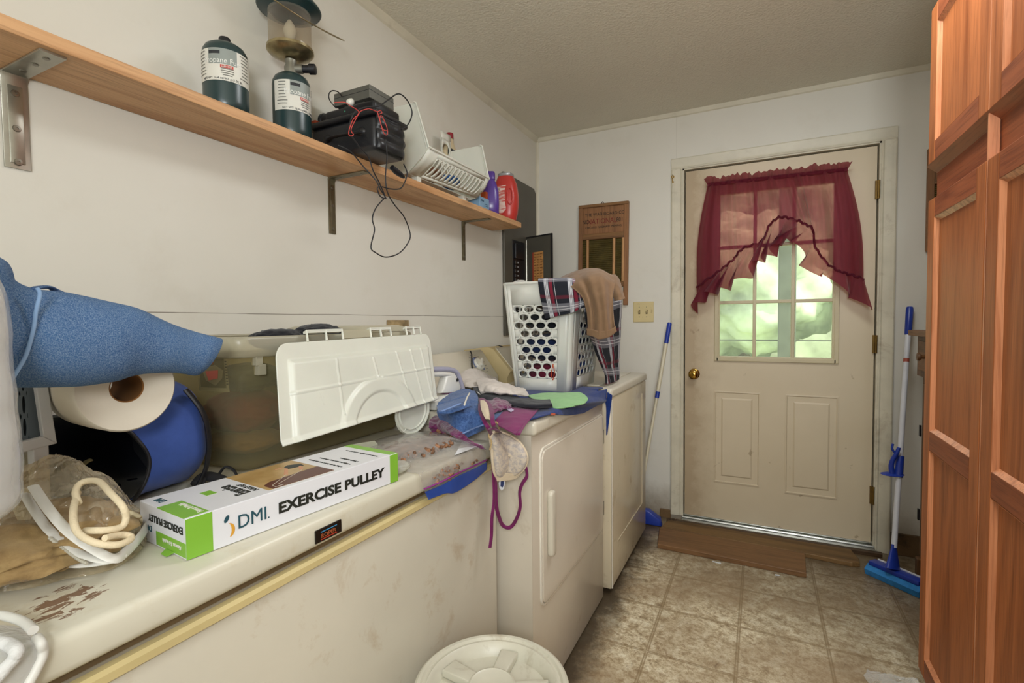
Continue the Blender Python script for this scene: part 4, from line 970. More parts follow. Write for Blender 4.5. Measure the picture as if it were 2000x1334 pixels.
# ---- detergent
mpur = mat('purple_plastic', '5a3f95', .25, var=.06); mrt = mat('red_tub_plastic', 'c23a33', .28, var=.06, sss=.05); msil = mat('silver_lid', 'a8a8a8', .35, .4)
x = .135; pb_, pt_ = aX(x, 958, 372), aX(x, 954, 321)
pp = thing('purple_bottle', 'purple detergent bottle between white basket and red tub on the shelf', 'bottle', (x, pb_.y, ZS))
hh = .215
slab_bottle((x-.01, pb_.y+.02), 0, 0, ZS, [(.035, .020, 0), (.04, .026, .006), (.042, .028, hh*.3), (.040, .027, hh*.55), (.030, .024, hh*.72), (.022, .019, hh*.8), (.021, .018, hh*.84)], mpur, pp, facing(x, pb_.y)+PI/2)
slab_bottle((x-.01, pb_.y+.02), 0, 0, ZS+hh*.83, [(.023, .021, 0), (.023, .021, .03), (.019, .017, .038)], mpur, pp, facing(x, pb_.y)+PI/2, 'cap')
ob = band((x-.01, pb_.y+.02, 0), .0285, facing(x, pb_.y)-.6, facing(x, pb_.y)+.6, ZS+.05, ZS+.12)
tag(obj('orange_box', MB().box(.095, .125, pb_.y-.03, pb_.y-.005, ZS, ZS+.11, .002), mat('orange_card', 'b4501f', .6)), 'thin orange pack seen between the basket end and the purple bottle', 'box')
mbb = mat('blue_carton', '7da0bd', .5)
q = aX(.165, 940, 385); bx = thing('blue_carton', 'pale blue carton lying in front of the purple bottle on the shelf', 'box', (.15, q.y, ZS))
obj('carton', MB().box(.105, .176, q.y-.035, q.y+.055, ZS, ZS+.05, .0015), mbb, bx)
obj('print', MB().box(.1761, .1764, q.y-.02, q.y+.005, ZS+.03, ZS+.038).box(.1761, .1764, q.y+.012, q.y+.045, ZS+.012, ZS+.015).box(.1761, .1764, q.y+.012, q.y+.04, ZS+.02, ZS+.023), mat('carton_ink', '3f5d78', .6), bx)
yt = aX(.10, 990, 380).y-.01; a_ = facing(.10, yt)+PI/2-.25; H_ = .262
tb = thing('detergent_tub', 'red rounded detergent tub with silver lid at the far end of the shelf', 'tub', (.10, yt, ZS))
slab_bottle((.10, yt), 0, 0, ZS, [(.040, .030, 0), (.050, .038, .008), (.062, .045, H_*.2), (.069, .048, H_*.42), (.068, .048, H_*.58), (.060, .046, H_*.78), (.048, .043, H_*.9), (.042, .040, H_*.95)], mrt, tb, a_, pw=2.6)
slab_bottle((.10, yt), 0, 0, ZS+H_*.94, [(.040, .038, 0), (.042, .041, .003), (.042, .041, .015), (.036, .036, .019)], msil, tb, a_, 'lid')
# grip hollow ring and printed label on the tub face
nf = Vector((math.cos(a_-PI/2), math.sin(a_-PI/2), 0)); uf = Vector((math.cos(a_), math.sin(a_), 0)); Mf = frameM(Vector((.10, yt, ZS))+nf*.0485, uf, (0, 0, 1))
b = MB(); b.tube([Mf @ Vector((.032+.015*math.cos(t_), .135+.042*math.sin(t_), -.003)) for t_ in [2*PI*k/28 for k in range(28)]], .004, 8, closed=True); obj('grip_ring', b, mrt, tb, auto=60)
s = NT('tub_label'); s.set(col=s.ramp(s.noise(60, 4, s.co((.15, .15, 1))), [(.42, lin('c8483e')), (.5, lin('e8d6cc')), (.62, lin('e6c0b4'))]), rough=.4)
b = MB(); b.prism([Mf @ Vector(q_) for q_ in ((-.047, .05, -.001), (-.01, .045, .0), (.012, .07, 0), (.006, .10, 0), (.004, .16, 0), (.012, .195, -.002), (-.045, .19, -.004))], nf*.0012); tl = obj('label', b, s.m, tb)
text('||||||', .016, Mf @ Matrix.Translation((-.040, .172, .0003)), mink, tl, 'barcode', sx=.8)
# ================================================================ things on the freezer
ZF = .8555
def uvpatch(name, g, m, parent=None, solid=.002, closed=False, offset=0, sub=0, caps=False, su=1, sv=1):
    "grid of points -> smooth mesh with a uv layer (u along rows, v down)"
    me = bpy.data.meshes.new(name); nv, nu = len(g), len(g[0]); inv = wmat(parent).inverted() if parent is not None else Matrix.Identity(4)
    vs = [inv @ p for r in g for p in r]; F, UV = [], []
    for i in range(nv-1):
        for j in range(nu if closed else nu-1):
            j2 = (j+1) % nu; F.append((i*nu+j, i*nu+j2, (i+1)*nu+j2, (i+1)*nu+j))
            UV += [(j/nu*su, i/nv*sv), ((j+1)/nu*su, i/nv*sv), ((j+1)/nu*su, (i+1)/nv*sv), (j/nu*su, (i+1)/nv*sv)]
    if caps:
        F.append(tuple(range(nu))[::-1]); UV += [(0, 0)]*nu; F.append(tuple((nv-1)*nu+j for j in range(nu))); UV += [(0, 0)]*nu
    me.from_pydata([tuple(v) for v in vs], [], F); ul = me.uv_layers.new(name='uv')
    for k, c in enumerate(UV): ul.data[k].uv = c
    for p in me.polygons: p.use_smooth = True
    me.materials.append(m); o = bpy.data.objects.new(name, me); COL.objects.link(o)
    if parent is not None: o.parent = parent
    if solid: k = o.modifiers.new('s', 'SOLIDIFY'); k.thickness = solid; k.offset = offset
    if sub: k = o.modifiers.new('u', 'SUBSURF'); k.levels = sub; k.render_levels = sub
    return o
def pZ(*L): return [aZ(z, px, py) for px, py, z in L]
def pX(*L): return [aX(x, px, py) for px, py, x in L]
def pY(*L): return [aY(y, px, py) for px, py, y in L]
def clampz(g, zmin, amp=1):
    for r in g:
        for p in r: p.z = max(p.z, zmin)
    return g
# ---- storage bin
mbin = clear('bin_plastic', 'e0d8bc', .20, .16, .25, 12, body='b3aa84'); mrim = clear('bin_rim_plastic', 'ddd8c4', .42, .3, body='cfcab4')
bn = thing('storage_bin', 'large translucent plastic storage bin of clothes on the freezer against the wall', 'storage bin', (.17, 1.06, ZF))
def rrows(specs, r, n=6):
    g = []
    for x0, x1_, y0_, y1_, z in specs:
        row = []
        for cx, cy, a0 in ((x1_-r, y1_-r, 0), (x0+r, y1_-r, 90), (x0+r, y0_+r, 180), (x1_-r, y0_+r, 270)):
            for k in range(n+1):
                a = math.radians(a0+90*k/n); row.append(Vector((cx+r*math.cos(a), cy+r*math.sin(a), z)))
        g.append(row)
    return g
g = rrows([(.06, .275, .75, 1.225, ZF+.001), (.04, .298, .722, 1.253, ZF+.004), (.036, .302, .716, 1.259, ZF+.02), (.022, .325, .695, 1.272, 1.118)], .026)
body = uvpatch('bin_body', g, mbin, bn, closed=True, solid=0); 
me = body.data; bmm = bmesh.new(); bmm.from_mesh(me); bmm.verts.ensure_lookup_table(); bmm.faces.new([bmm.verts[i] for i in range(28)][::-1]); bmm.to_mesh(me); bmm.free()
g = rrows([(.022, .325, .695, 1.272, 1.116), (.010, .343, .682, 1.282, 1.121), (.008, .348, .678, 1.286, 1.158), (.012, .344, .682, 1.282, 1.164), (.020, .336, .690, 1.274, 1.160)], .03)
uvpatch('rim', g, mrim, bn, closed=True, solid=0)
c_ = aX(.328, 505, 705); b = MB(); b.box(.318, .336, c_.y-.012, c_.y+.006, c_.z-.01, c_.z+.02, .002); b.box(.318, .336, c_.y-.006, c_.y+.014, c_.z-.032, c_.z-.008, .002); obj('latch', b, mrim, bn)
# translucent back half lid
g = rrows([(.010, .338, 1.06, 1.283, 1.166), (.014, .334, 1.065, 1.279, 1.178), (.03, .315, 1.08, 1.262, 1.184)], .028)
o = uvpatch('far_lid', g, mrim, bn, closed=True, solid=0)
bmm = bmesh.new(); bmm.from_mesh(o.data); bmm.verts.ensure_lookup_table(); bmm.faces.new([bmm.verts[56+i] for i in range(28)]); bmm.to_mesh(o.data); bmm.free()
# sticker on the near end
def endp(px, py, off=0): p = aY(.712, px, py); p.y = .7085-.0285*0-off-(p.z-ZF)*.088+.012; return p
mlab = mat('sticker_clear', 'd6d2c2', .4); mlgb = mat('sticker_grey', '7d7a68', .4)
def quad(ps, m, parent, name, off=Vector((0, -.0006, 0))):
    b = MB(); b.prism([p for p in ps], off); return obj(name, b, m, parent)
st_ = quad([endp(396, 690), endp(453, 688), endp(455, 765), endp(396, 762)], mlab, bn, 'sticker')
g2 = quad([endp(400, 701, .0008), endp(449, 700, .0008), endp(450, 757, .0008), endp(401, 755, .0008)], mlgb, st_, 'sticker_panel')
mrd = mat('sticker_red', 'b3262e', .4)
quad([endp(403, 702, .0015), endp(430, 702, .0015), endp(430, 711, .0015), endp(403, 711, .0015)], mrd, g2, 'logo_plate')
e0, e1 = endp(405, 710, .0024), endp(428, 710, .0024)
text('Sterilite', .0105*(e1-e0).length/.04, frameM(e0, e1-e0, (0, 0, 1)), mlbl, g2, 'logo_text')
quad([endp(406, 718, .0015), endp(432, 712, .0015), endp(447, 722, .0015), endp(444, 738, .0015), endp(430, 752, .0015), endp(412, 742, .0015)], mlbl, g2, 'box_drawing')
quad([endp(413, 724, .0022), endp(438, 722, .0022), endp(436, 738, .0022), endp(418, 742, .0022)], mat('sticker_salmon', 'cf6e5c', .5), g2, 'clothes_drawing')
b = MB()
for k in range(9):
    a = endp(451, 705+5.5*k, .0008); c = endp(454.5, 705+5.5*k, .0008); b.box(min(a.x, c.x), max(a.x, c.x), a.y-.0004, a.y, a.z-.0012, a.z+.0012)
obj('side_print', b, mink, st_)
# clothes inside
def pile(c, r, m, name, lb, cat, **k): return lump(c, r, m, name, lb, cat, **k)
cm_ = cloth('maroon_cloth', '7c2b2b'); cn_ = cloth('navy_cloth', '20273c'); cg_ = cloth('olive_cloth', '4b4c3c'); cbg = cloth('beige_cloth', 'b59a6d'); cblk = cloth('black_cloth', '1a1b21', bump=.5)
cy_ = cloth('mustard_cloth', '8a6a26'); ctn = cloth('tan_cloth', '9a7445')
G = 'clothes packed in the storage bin'
pile((.15, .83, ZF+.115), (.10, .085, .055), cm_, 'folded_garment', 'maroon garment low in the near end of the clear bin', 'clothing', amp=.12, grp=G, flat0=ZF+.065)
pile((.15, .83, ZF+.040), (.09, .08, .030), ctn, 'folded_garment', 'tan garment at the bottom near end of the clear bin', 'clothing', amp=.12, grp=G, flat0=ZF+.012)
pile((.20, .81, ZF+.205), (.06, .08, .035), cg_, 'folded_garment', 'dark olive garment at the near front corner of the clear bin', 'clothing', amp=.12, grp=G)
pile((.17, .985, ZF+.065), (.10, .07, .048), cm_, 'folded_garment', 'rust-red garment behind the hanging white lid in the bin', 'clothing', amp=.12, grp=G, flat0=ZF+.012)
pile((.17, 1.10, ZF+.055), (.09, .04, .04), cbg, 'folded_garment', 'beige garment low in the far half of the clear bin', 'clothing', amp=.12, grp=G, flat0=ZF+.012)
pile((.17, 1.19, ZF+.065), (.08, .035, .045), cy_, 'folded_garment', 'mustard garment at the far end of the clear bin', 'clothing', amp=.1, grp=G, flat0=ZF+.012)
pile((.17, 1.07, ZF+.185), (.10, .15, .055), cg_, 'folded_garment', 'olive grey garment filling the middle of the clear bin', 'clothing', amp=.1, grp=G)
pile((.245, .86, ZF+.297), (.055, .07, .026), cblk, 'black_garment', 'black garment bulging over the bin rim, the nearer of two', 'clothing', amp=.12)
pile((.235, 1.00, ZF+.305), (.06, .075, .030), cblk, 'black_garment', 'black garment bulging over the bin rim, the farther and taller of two', 'clothing', amp=.12)
# ---- hanging white half lid
Xt, Xb = .372, .425
q00, q10, q01, q11 = aX(Xt, 536, 672), aX(Xt, 838, 652), aX(Xb, 548, 874), aX(Xb, 853, 780)
lid = thing('bin_lid', 'white ribbed half lid hanging down the front of the storage bin', 'lid', q00)
nl = (q10-q00).cross(q00-q01).normalized()
if nl.x < 0: nl = -nl
def LM(u, v, n=0): return q00*(1-u)*(1-v)+q10*u*(1-v)+q01*(1-u)*v+q11*u*v + nl*n
def sst(a, b_, x): t_ = min(1, max(0, (x-a)/(b_-a))); return t_*t_*(3-2*t_)
def rel(u, v):
    U, V = u*.60, v*.19
    d = min(U-.030, .60-.022-U, V-.032); h = .010*sst(0, .012, d)
    def rib(x, w_=.0016): return math.exp(-(x/w_)**2)
    e = math.sqrt(((u-.53)/.25)**2+((v-1.08)/.56)**2)
    arch = sst(1.06, .94, e)-sst(.74, .66, e)*.9
    if e > 1.0:
        if d > 0: h += .004*rib((v-.52)*.19)
        for u0, u1_, v0, v1_ in ((.285, .30, .22, .86), (.51, .54, .26, .60), (.68, .76, .22, 1), (.79, .86, .2, 1), (.88, .935, .2, 1), (.955, .975, .2, 1)):
            if v0 < v < v1_: h += .004*rib((u-(u0+(u1_-u0)*(v-v0)/(v1_-v0)))*.60)
    h += .006*max(0, arch)
    h += .006*sst(.012, 0, .19-V)*(1 if u < .66 or True else 0)
    return h
rc = .09; NU, NV = 220, 90; g = []
for i in range(NV+1):
    v = i/NV; row = []
    for j in range(NU+1):
        u = j/NU; ins = 0
        # rounded upper corners
        vv = v*.19; R_ = .030
        if vv < R_: ins = (R_-math.sqrt(max(0, R_*R_-(R_-vv)**2)))/.60
        uu = ins+(1-2*ins)*u; row.append(LM(uu, v, rel(uu, v)))
    g.append(row)
uvpatch('lid_panel', g, mwp, lid, solid=.0025, offset=-1)
b = MB()
for i, (u0, u1_) in enumerate(((.155, .255), (.257, .35), (.53, .60), (.603, .675), (.80, .86), (.863, .92))):
    fr2 = MB()
    P_ = [LM(u0, .0, .002), LM(u0, -.12, .0), LM(u1_, -.12, .0), LM(u1_, .0, .002)]
    fr2.prism([LM(u0, -.125, .002), LM(u1_, -.125, .002), LM(u1_, -.095, .002), LM(u0, -.095, .002)], nl*-.014)
    fr2.tube(P_, .0032, 6)
    
    
    obj('hinge_prong', fr2, mwp, lid)
obj('hinge_strip', MB().prism([LM(.355, -.01, .001), LM(.355, -.11, -.001), LM(.53, -.11, -.001), LM(.53, -.01, .001)], nl*-.0015), mrim, lid)
wc = aX(Xb-.004, 809, 803)-nl*.006; u_ = (q11-q01).normalized(); v_ = Vector((0, 0, 1))
def disc(prof, n=64):
    b = MB(); b.grid([[wc+u_*(.078*k_*math.cos(2*PI*i/n))+v_*(.066*k_*math.sin(2*PI*i/n))+nl*h_ for i in range(n)] for k_, h_ in prof], closed_u=True); return b
b = disc([(.01, -.002), (1, -.002), (1, .006), (.96, .006), (.94, 0), (.82, 0), (.80, .005), (.77, .005), (.75, .001), (.01, .001)]); wd = obj('round_end', b, mwp, lid, auto=40)
b = MB()
for a in (-2.2, -1.35, -.75):
    d_ = u_*.078*math.cos(a)+v_*.066*math.sin(a); b.tube([wc+d_*.78+nl*.003, wc+d_*.97+nl*.003], .0014, 6)
obj('webs', b, mwp, wd)

# ---- exercise pulley carton
A = Vector((.612, .413, ZF)); Bv = Vector((.652, .824, ZF)); U = (Bv-A).normalized(); Lb = (Bv-A).length; Wv = Vector((-U.y, U.x, 0)); Wb = .145; Hb = .0605
bx = thing('pulley_carton', 'long white and green exercise pulley carton lying on the freezer lid', 'carton', A)
mcar = mat('carton_white', 'dcdde2', .35, var=.02); mcgr = mat('carton_green', '7fb53a', .38, var=.04); mctx = mat('carton_black', '1c201b', .5); mctl = mat('carton_teal', '1d4a57', .5); mcor = mat('carton_orange', 'd39a33', .5)
MB_ = frameM(A, U, (0, 0, 1))      # x along the front face, y up, z out of the front face
nf = MB_.to_3x3() @ Vector((0, 0, 1))
if nf.dot(Wv) > 0: raise RuntimeError('carton normal')
def BL(x, y, z): return A+U*x+Wv*y+Vector((0, 0, z))
def bbox(x0, x1_, y0_, y1_, z0, z1_, m, name, parent, bev=0):
    b = MB(); b.box(x0, x1_, y0_, y1_, z0, z1_, bev, M=Matrix(((U.x, Wv.x, 0, A.x), (U.y, Wv.y, 0, A.y), (0, 0, 1, A.z), (0, 0, 0, 1)))); return obj(name, b, m, parent)
bb = bbox(0, Lb, 0, Wb, .0005, Hb, mcar, 'carton_body', bx, .0012)
e_ = .0003
bbox(-.0002, .036, -e_, .001, .001, Hb-.001, mcgr, 'green_band', bb); bbox(Lb-.022, Lb+.0002, -e_, .001, .001, Hb-.001, mcgr, 'green_band', bb)
bbox(.0, .034, .004, .086, Hb-.001, Hb+e_, mcgr, 'green_patch', bb); bbox(Lb-.020, Lb, .001, Wb-.001, Hb-.001, Hb+e_, mcgr, 'green_band', bb)
bbox(-e_, .001, .002, .092, .003, .024, mcgr, 'green_patch', bb)
bbox(.066, .082, .075, .098, Hb-.001, Hb+e_, mcgr, 'green_tab', bb)
# photo printed on the top
s = NT('carton_photo'); s.set(col=s.ramp(s.noise(25, 4), [(.35, lin('a3824d')), (.65, lin('bb9c68'))]), rough=.35)
bbox(.132, .262, .012, Wb-.002, Hb-.001, Hb+e_, s.m, 'printed_photo', bb)
b = MB(); Mt = Matrix(((U.x, Wv.x, 0, A.x), (U.y, Wv.y, 0, A.y), (0, 0, 1, A.z), (0, 0, 0, 1)))
b.prism([Mt @ Vector((x, y, Hb+e_)) for x, y in ((.140, .012), (.262, .012), (.262, .062), (.158, .052), (.140, .040))], (0, 0, .0002)); obj('photo_floor', b, mat('photo_brown', '56261a', .4), bb)
b = MB(); b.prism([Mt @ Vector((x, y, Hb+e_)) for x, y in ((.222, .094), (.252, .088), (.256, .106), (.236, .118), (.224, .110))], (0, 0, .0003)); obj('printed_shirt', b, mctx, bb)
b = MB()
for P_ in (((.205, .075), (.222, .100)), ((.198, .064), (.205, .076)), ((.232, .068), (.246, .092)), ((.206, .112), (.220, .110))):
    b.tube([Mt @ Vector((x, y, Hb+e_)) for x, y in P_], .0035, 8, flat=.12)
obj('printed_arms', b, mat('photo_skin', 'c48f6c', .5), bb)
b = MB(); 
for P_ in (((.198, .064), (.150, .030)), ((.232, .066), (.160, .028)), ((.150, .030), (.148, .018), (.162, .018))):
    b.tube([Mt @ Vector((x, y, Hb+e_+.0002)) for x, y in P_], .0006, 5)
obj('printed_cord', b, mat('photo_grey', 'c0b8a8', .5), bb)
# lettering; front face
def ftext(body, sz, x, z, m, **k): return text(body, sz, frameM(A+U*x-Wv*(e_+.0002)+Vector((0, 0, z)), U, (0, 0, 1)), m, bb, **k)
ftext('EXERCISE PULLEY', .0245, .140, .0215, mctx, sx=1.22, bold=.0009)
ftext('DMI', .0300, .072, .020, mctl, sx=.92); ftext('.', .02, .121, .020, mctl)
b = MB(); P_ = []
for k in range(13):
    a = math.radians(-70+150*k/12); P_.append((.0595+.009*math.cos(a), .0225+.011*math.sin(a)))
for k in range(13):
    a = math.radians(80-150*k/12); P_.append((.0585+.005*math.cos(a), .0228+.0105*math.sin(a)))
b.prism([A+U*x-Wv*e_+Vector((0, 0, z)) for x, z in P_], -Wv*.0002); obj('logo_crescent', b, mcor, bb)
b = MB(); b.prism([A+U*(.0565+.0035*math.cos(a)+.002*math.sin(a))-Wv*e_+Vector((0, 0, .041+.0055*math.sin(a))) for a in [2*PI*k/14 for k in range(14)]], -Wv*.0002); obj('logo_leaf', b, mctl, bb)
# top face: reads from the far side (letters upside down to the camera)
def ttext(body, sz, x, y, m, **k): return text(body, sz, frameM(A+U*x+Wv*y+Vector((0, 0, Hb+e_+.0002)), Wv, -U), m, bb, **k)
ttext('Exercise', .033, .113, .030, mctx, sx=.60, bold=.0003); ttext('PULLEY SET', .0125, .127, .030, mctx, sx=.85)
ttext('DMI', .016, .022, .104, mctl, sx=.8); ttext('Fitness & Health', .0125, .030, .010, mlbl, sx=.75)
for k, (x, t_) in enumerate(((.285, '> Easy to use home exercise system'), (.305, '> Helps increase range of motion'), (.325, '> Simple installation'))): ttext(t_, .0072, x, .016, mctx, sx=.95)
ttext('Includes overhead pulley, handles and cord', .0055, .372, .014, mctx)
# near end: inverted lettering
Me = frameM(A+U*(-e_-.0002)+Wv*.008+Vector((0, 0, .046)), Wv, (0, 0, -1))
text('EXERCISE PULLEY', .0148, Me, mctx, bb, bold=.0003, sx=.92)
text('Fitness & Health', .0085, frameM(A+U*(-e_-.0005)+Wv*.014+Vector((0, 0, .018)), Wv, (0, 0, -1)), mlbl, bb); text('DMI', .013, frameM(A+U*(-e_-.0002)+Wv*.105+Vector((0, 0, .028)), Wv, (0, 0, -1)), mctl, bb)
b = MB(); b.prism([BL(-.001, .035, .004), BL(-.010, .038, .0008), BL(-.010, .055, .0008), BL(-.001, .060, .004)], Vector((0, 0, .0006))); obj('tuck_flap', b, mcgr, bb)

# ---- blue neoprene bag on its side
mneo = cloth('blue_neoprene', '3c559c', '334a8a', 20, 1400, .75, .2); mneoi = cloth('dark_lining', '10131f', bump=.2)
cl_ = thing('neoprene_bag', 'open blue neoprene lunch bag on its side between clear bag and storage bin', 'bag', (.17, .53, ZF))
rim = pX((235, 833, .28), (272, 862, .30), (291, 893, .305), (289, 925, .305), (272, 962, .30), (246, 984, .28))+[Vector((.20, .47, ZF+.003)), Vector((.11, .45, ZF+.003)), Vector((.06, .445, ZF+.03)), Vector((.045, .445, ZF+.09)), Vector((.08, .45, ZF+.15)), Vector((.18, .475, ZF+.165))]
def loopat(cx, cz, rx, rz, y, tilt=0, k=12):
    out = []
    for i in range(k):
        a = math.radians(62-30*i); e = 1/(abs(math.cos(a))**2.6+abs(math.sin(a))**2.6)**(1/2.6)
        out.append(Vector((cx+rx*math.cos(a)*e, y+tilt*(cx-.17), max(ZF+.002, cz+rz*math.sin(a)*e))))
    return out
rows = [rim, loopat(.175, ZF+.095, .145, .098, .555), loopat(.175, ZF+.105, .150, .108, .59), loopat(.175, ZF+.108, .135, .106, .63), loopat(.175, ZF+.10, .06, .05, .652), loopat(.175, ZF+.10, .012, .01, .655)]
g = patch(rows, 60, 34, .0025, 14, 2, closed=True); clampz(g, ZF+.002)
uvpatch('bag_shell', g, mneo, cl_, solid=.004, closed=True, offset=-1)
inn = [[p+(Vector((.175, p.y, ZF+.095))-p)*.06+Vector((0, .002, 0)) for p in r] for r in rows[:4]]
g = patch(inn, 60, 20, .001, 14, 2, closed=True); clampz(g, ZF+.006); uvpatch('lining', g, mneoi, cl_, solid=0, closed=True, caps=False)
b = MB(); b.prism([p+Vector((0, -.012, 0)) for p in inn[3]], (0, .002, 0)); obj('lining_end', b, mneoi, cl_)
b = MB(); b.tube([crc(rim, k/72) for k in range(72)], .0035, 8, closed=True); obj('piping', b, mblk, cl_, auto=60)
b = MB(); b.tube(spl([Vector((.30, .60, ZF+.205)), Vector((.322, .618, ZF+.16)), Vector((.330, .625, ZF+.11)), Vector((.326, .622, ZF+.05)), Vector((.315, .61, ZF+.01))], 24), .011, 10, flat=.35); obj('edge_strap', b, mblk, cl_, auto=60)
b = MB(); b.tube(spl(pX((150, 925, .25), (165, 905, .25), (178, 898, .25)), 10), .008, 8, flat=.3); obj('pull_tab', b, mat('tan_webbing', '6b623f', .8), cl_)
# black strap heap beside it
b = MB(); b.tube(spl(pZ((385, 945, ZF+.008), (400, 930, ZF+.016), (425, 935, ZF+.012), (445, 945, ZF+.006)), 20), .014, 10, flat=.5)
b.tube(spl(pZ((425, 930, ZF+.010), (440, 912, ZF+.030), (456, 918, ZF+.022), (463, 930, ZF+.008)), 20), .006, 10, flat=.4)
tag(obj('black_strap', b, mat('black_webbing', '202023', .8), smooth=True), 'black webbing strap lying at the near corner of the storage bin', 'strap')

# ---- roll of paper
mpr = mat('tissue_paper', 'e2d9c8', .95, var=.03, bump=.35, bs=45); mtube = mat('card_tube', '8a5c2c', .9)
pc = aX(.385, 250, 757); view = (pc-CAM_POS).normalized(); leftv = Vector((-.894, -.447, 0)); ax = (view*.80+leftv*.60); ax.z = 0; ax.normalize()
rl = thing('paper_roll', 'roll of soft white paper lying across the blue bag under the jeans', 'paper roll', pc)
R_ = .0745; b = MB(); b.lathe([(.0255, .004), (.05, .001), (R_-.003, 0), (R_, .004), (R_+.001, .06), (R_, .115), (R_-.003, .118), (.0255, .118)], pc, ax, 64, cap=False, sy=1.0); o = obj('roll', b, mpr, rl, auto=50)
b = MB(); b.lathe([(.0255, .004), (.0255, .118), (.0235, .118), (.0235, .005), (.0255, .004)], pc, ax, 40, cap=False); obj('cardboard_core', b, mtube, rl, auto=50)

# ---- jeans
s = NT('denim'); co = s.co((1, 1, 1), (0, 0, 0))
uv = s.t.nodes.new('ShaderNodeUVMap'); mp = s.t.nodes.new('ShaderNodeMapping'); mp.inputs['Scale'].default_value = (160, 300, 1); mp.inputs['Rotation'].default_value = (0, 0, .5); s.l(uv.outputs[0], mp.inputs[0])
wv = s.t.nodes.new('ShaderNodeTexWave'); wv.inputs['Scale'].default_value = 1.0; wv.inputs['Distortion'].default_value = 3.5; wv.inputs['Detail'].default_value = 3; s.l(mp.outputs[0], wv.inputs[0])
f1 = s.noise(7, 5); f2 = s.noise(620, 3, rough=.7)
base = s.ramp(f1, [(.3, lin('345888')), (.7, lin('4d76a8'))])
base = s.mix(s.ramp(f2, [(.42, (0, 0, 0, 1)), (.66, (.7,)*3+(1,))]), base, lin('a3bbd6'))
base = s.mix(s.ramp(wv.outputs['Fac'], [(.3, (.45,)*3+(1,)), (.7, (0, 0, 0, 1))]), base, lin('1c3866'))
s.set(col=base, rough=.9, spec=.2); s.bump(wv.outputs['Fac'], .25, .001); mden = s.m
jn = thing('blue_jeans', 'blue denim jeans draped across the pile with one leg ending over the bin', 'jeans', (.42, .4, 1.1))
def sec(px0, y0, px1, y1, xc, th, n=20, pinch=1.0):
    T_ = aX(xc, px0, y0); B_ = aX(xc, px1, y1); out = []
    for k in range(n):
        a = 2*PI*k/n; s_ = math.sin(a); c_ = math.cos(a)
        out.append(T_*(1+s_)/2+B_*(1-s_)/2+Vector((1, -.25, 0))*th*c_*abs(c_)**(pinch-1 if pinch > 1 else 0))
    return out
rows = [sec(-140, 470, -120, 760, .46, .075), sec(-60, 488, -50, 765, .46, .075), sec(0, 512, 15, 757, .45, .072), sec(24, 545, 45, 754, .45, .068), sec(62, 562, 100, 753, .45, .066), sec(130, 572, 165, 752, .445, .062), sec(200, 588, 225, 744, .44, .056), sec(268, 606, 262, 733, .43, .048), sec(315, 628, 320, 727, .42, .042), sec(360, 643, 360, 729, .41, .038), sec(408, 655, 378, 732, .405, .034), sec(432, 662, 386, 731, .40, .027)]
g = patch(rows, 110, 120, .0045, 9, 5, closed=True)
uvpatch('trouser_leg', g, mden, jn, solid=.0022, closed=True, offset=-1, su=3, sv=3)
rows = [sec(-150, 455, -100, 620, .44, .06), sec(-60, 478, -40, 625, .44, .055), sec(0, 506, 8, 620, .435, .045), sec(17, 522, 22, 610, .43, .03), sec(24, 548, 26, 580, .425, .008)]
g = patch(rows, 60, 50, .004, 12, 8, closed=True); uvpatch('waist_fold', g, mden, jn, solid=.002, closed=True, offset=-1, su=3, sv=1)
sm_ = spl([aX(.52, *p_) for p_ in ((72, 562), (78, 575), (70, 610), (66, 640), (52, 690), (35, 722), (20, 746))], 30)
b = MB(); b.tube(sm_, .0024, 8); obj('seam', b, mat('seam_light', '86a5cc', .9), jn, auto=60)
b = MB(); b.tube(spl([aX(.47, 64, 566), aX(.455, 72, 562), aX(.43, 95, 561), aX(.42, 110, 568), aX(.42, 130, 577)], 16), .005, 8, flat=.5); obj('folded_hem', b, mden, jn, auto=60)

# ---- plastic-wrapped paper pack, far left
mpk = mat('paper_pack', 'e2e0dc', .6, var=.02, bump=.12, bs=60)
pk = thing('paper_towel_pack', 'white wrapped paper towel pack cut off by the left edge of the photo', 'paper towels', (.52, .17, .93))
cxp = Vector((.535, .165, 0)); rt_ = aX(.56, 28, 900)
def pkrow(z, r): return [Vector((cxp.x+r*math.cos(a)*.98, cxp.y+r*math.sin(a), z)) for a in [2*PI*k/24 for k in range(24)]]
rr_ = lambda px, py: ((aX(.545, px, py)-Vector((cxp.x, cxp.y, aX(.545, px, py).z))).length, aX(.545, px, py).z)
prow = []
for px, py in ((3, 640), (8, 690), (14, 745), (20, 800), (27, 860), (30, 920), (28, 965)):
    p_ = aX(.54, px, py); prow.append((max(.02, (p_.y-cxp.y)*1.02), p_.z))
ztp, zbt = prow[0][1], prow[-1][1]
rows = [pkrow(ztp+.10, .01), pkrow(ztp+.09, prow[0][0]*.7), pkrow(ztp+.05, prow[0][0]*.95)]+[pkrow(z, r) for r, z in prow]+[pkrow(zbt-.014, prow[-1][0]*.8), pkrow(zbt-.018, .01)]
g = patch(rows, 60, 70, .003, 16, 4, closed=True); uvpatch('pack', g, mpk, pk, solid=0, closed=True, caps=True)
g = [[p+(p-Vector((cxp.x, cxp.y, p.z))).normalized()*.0035+Vector((.001*math.sin(p.z*160), 0, 0)) for p in r] for r in g[4:-4]]
uvpatch('wrapper', g, clear('wrapper_film', 'f6f8fa', .05, .05, .5, 14), pk, solid=0, closed=True)

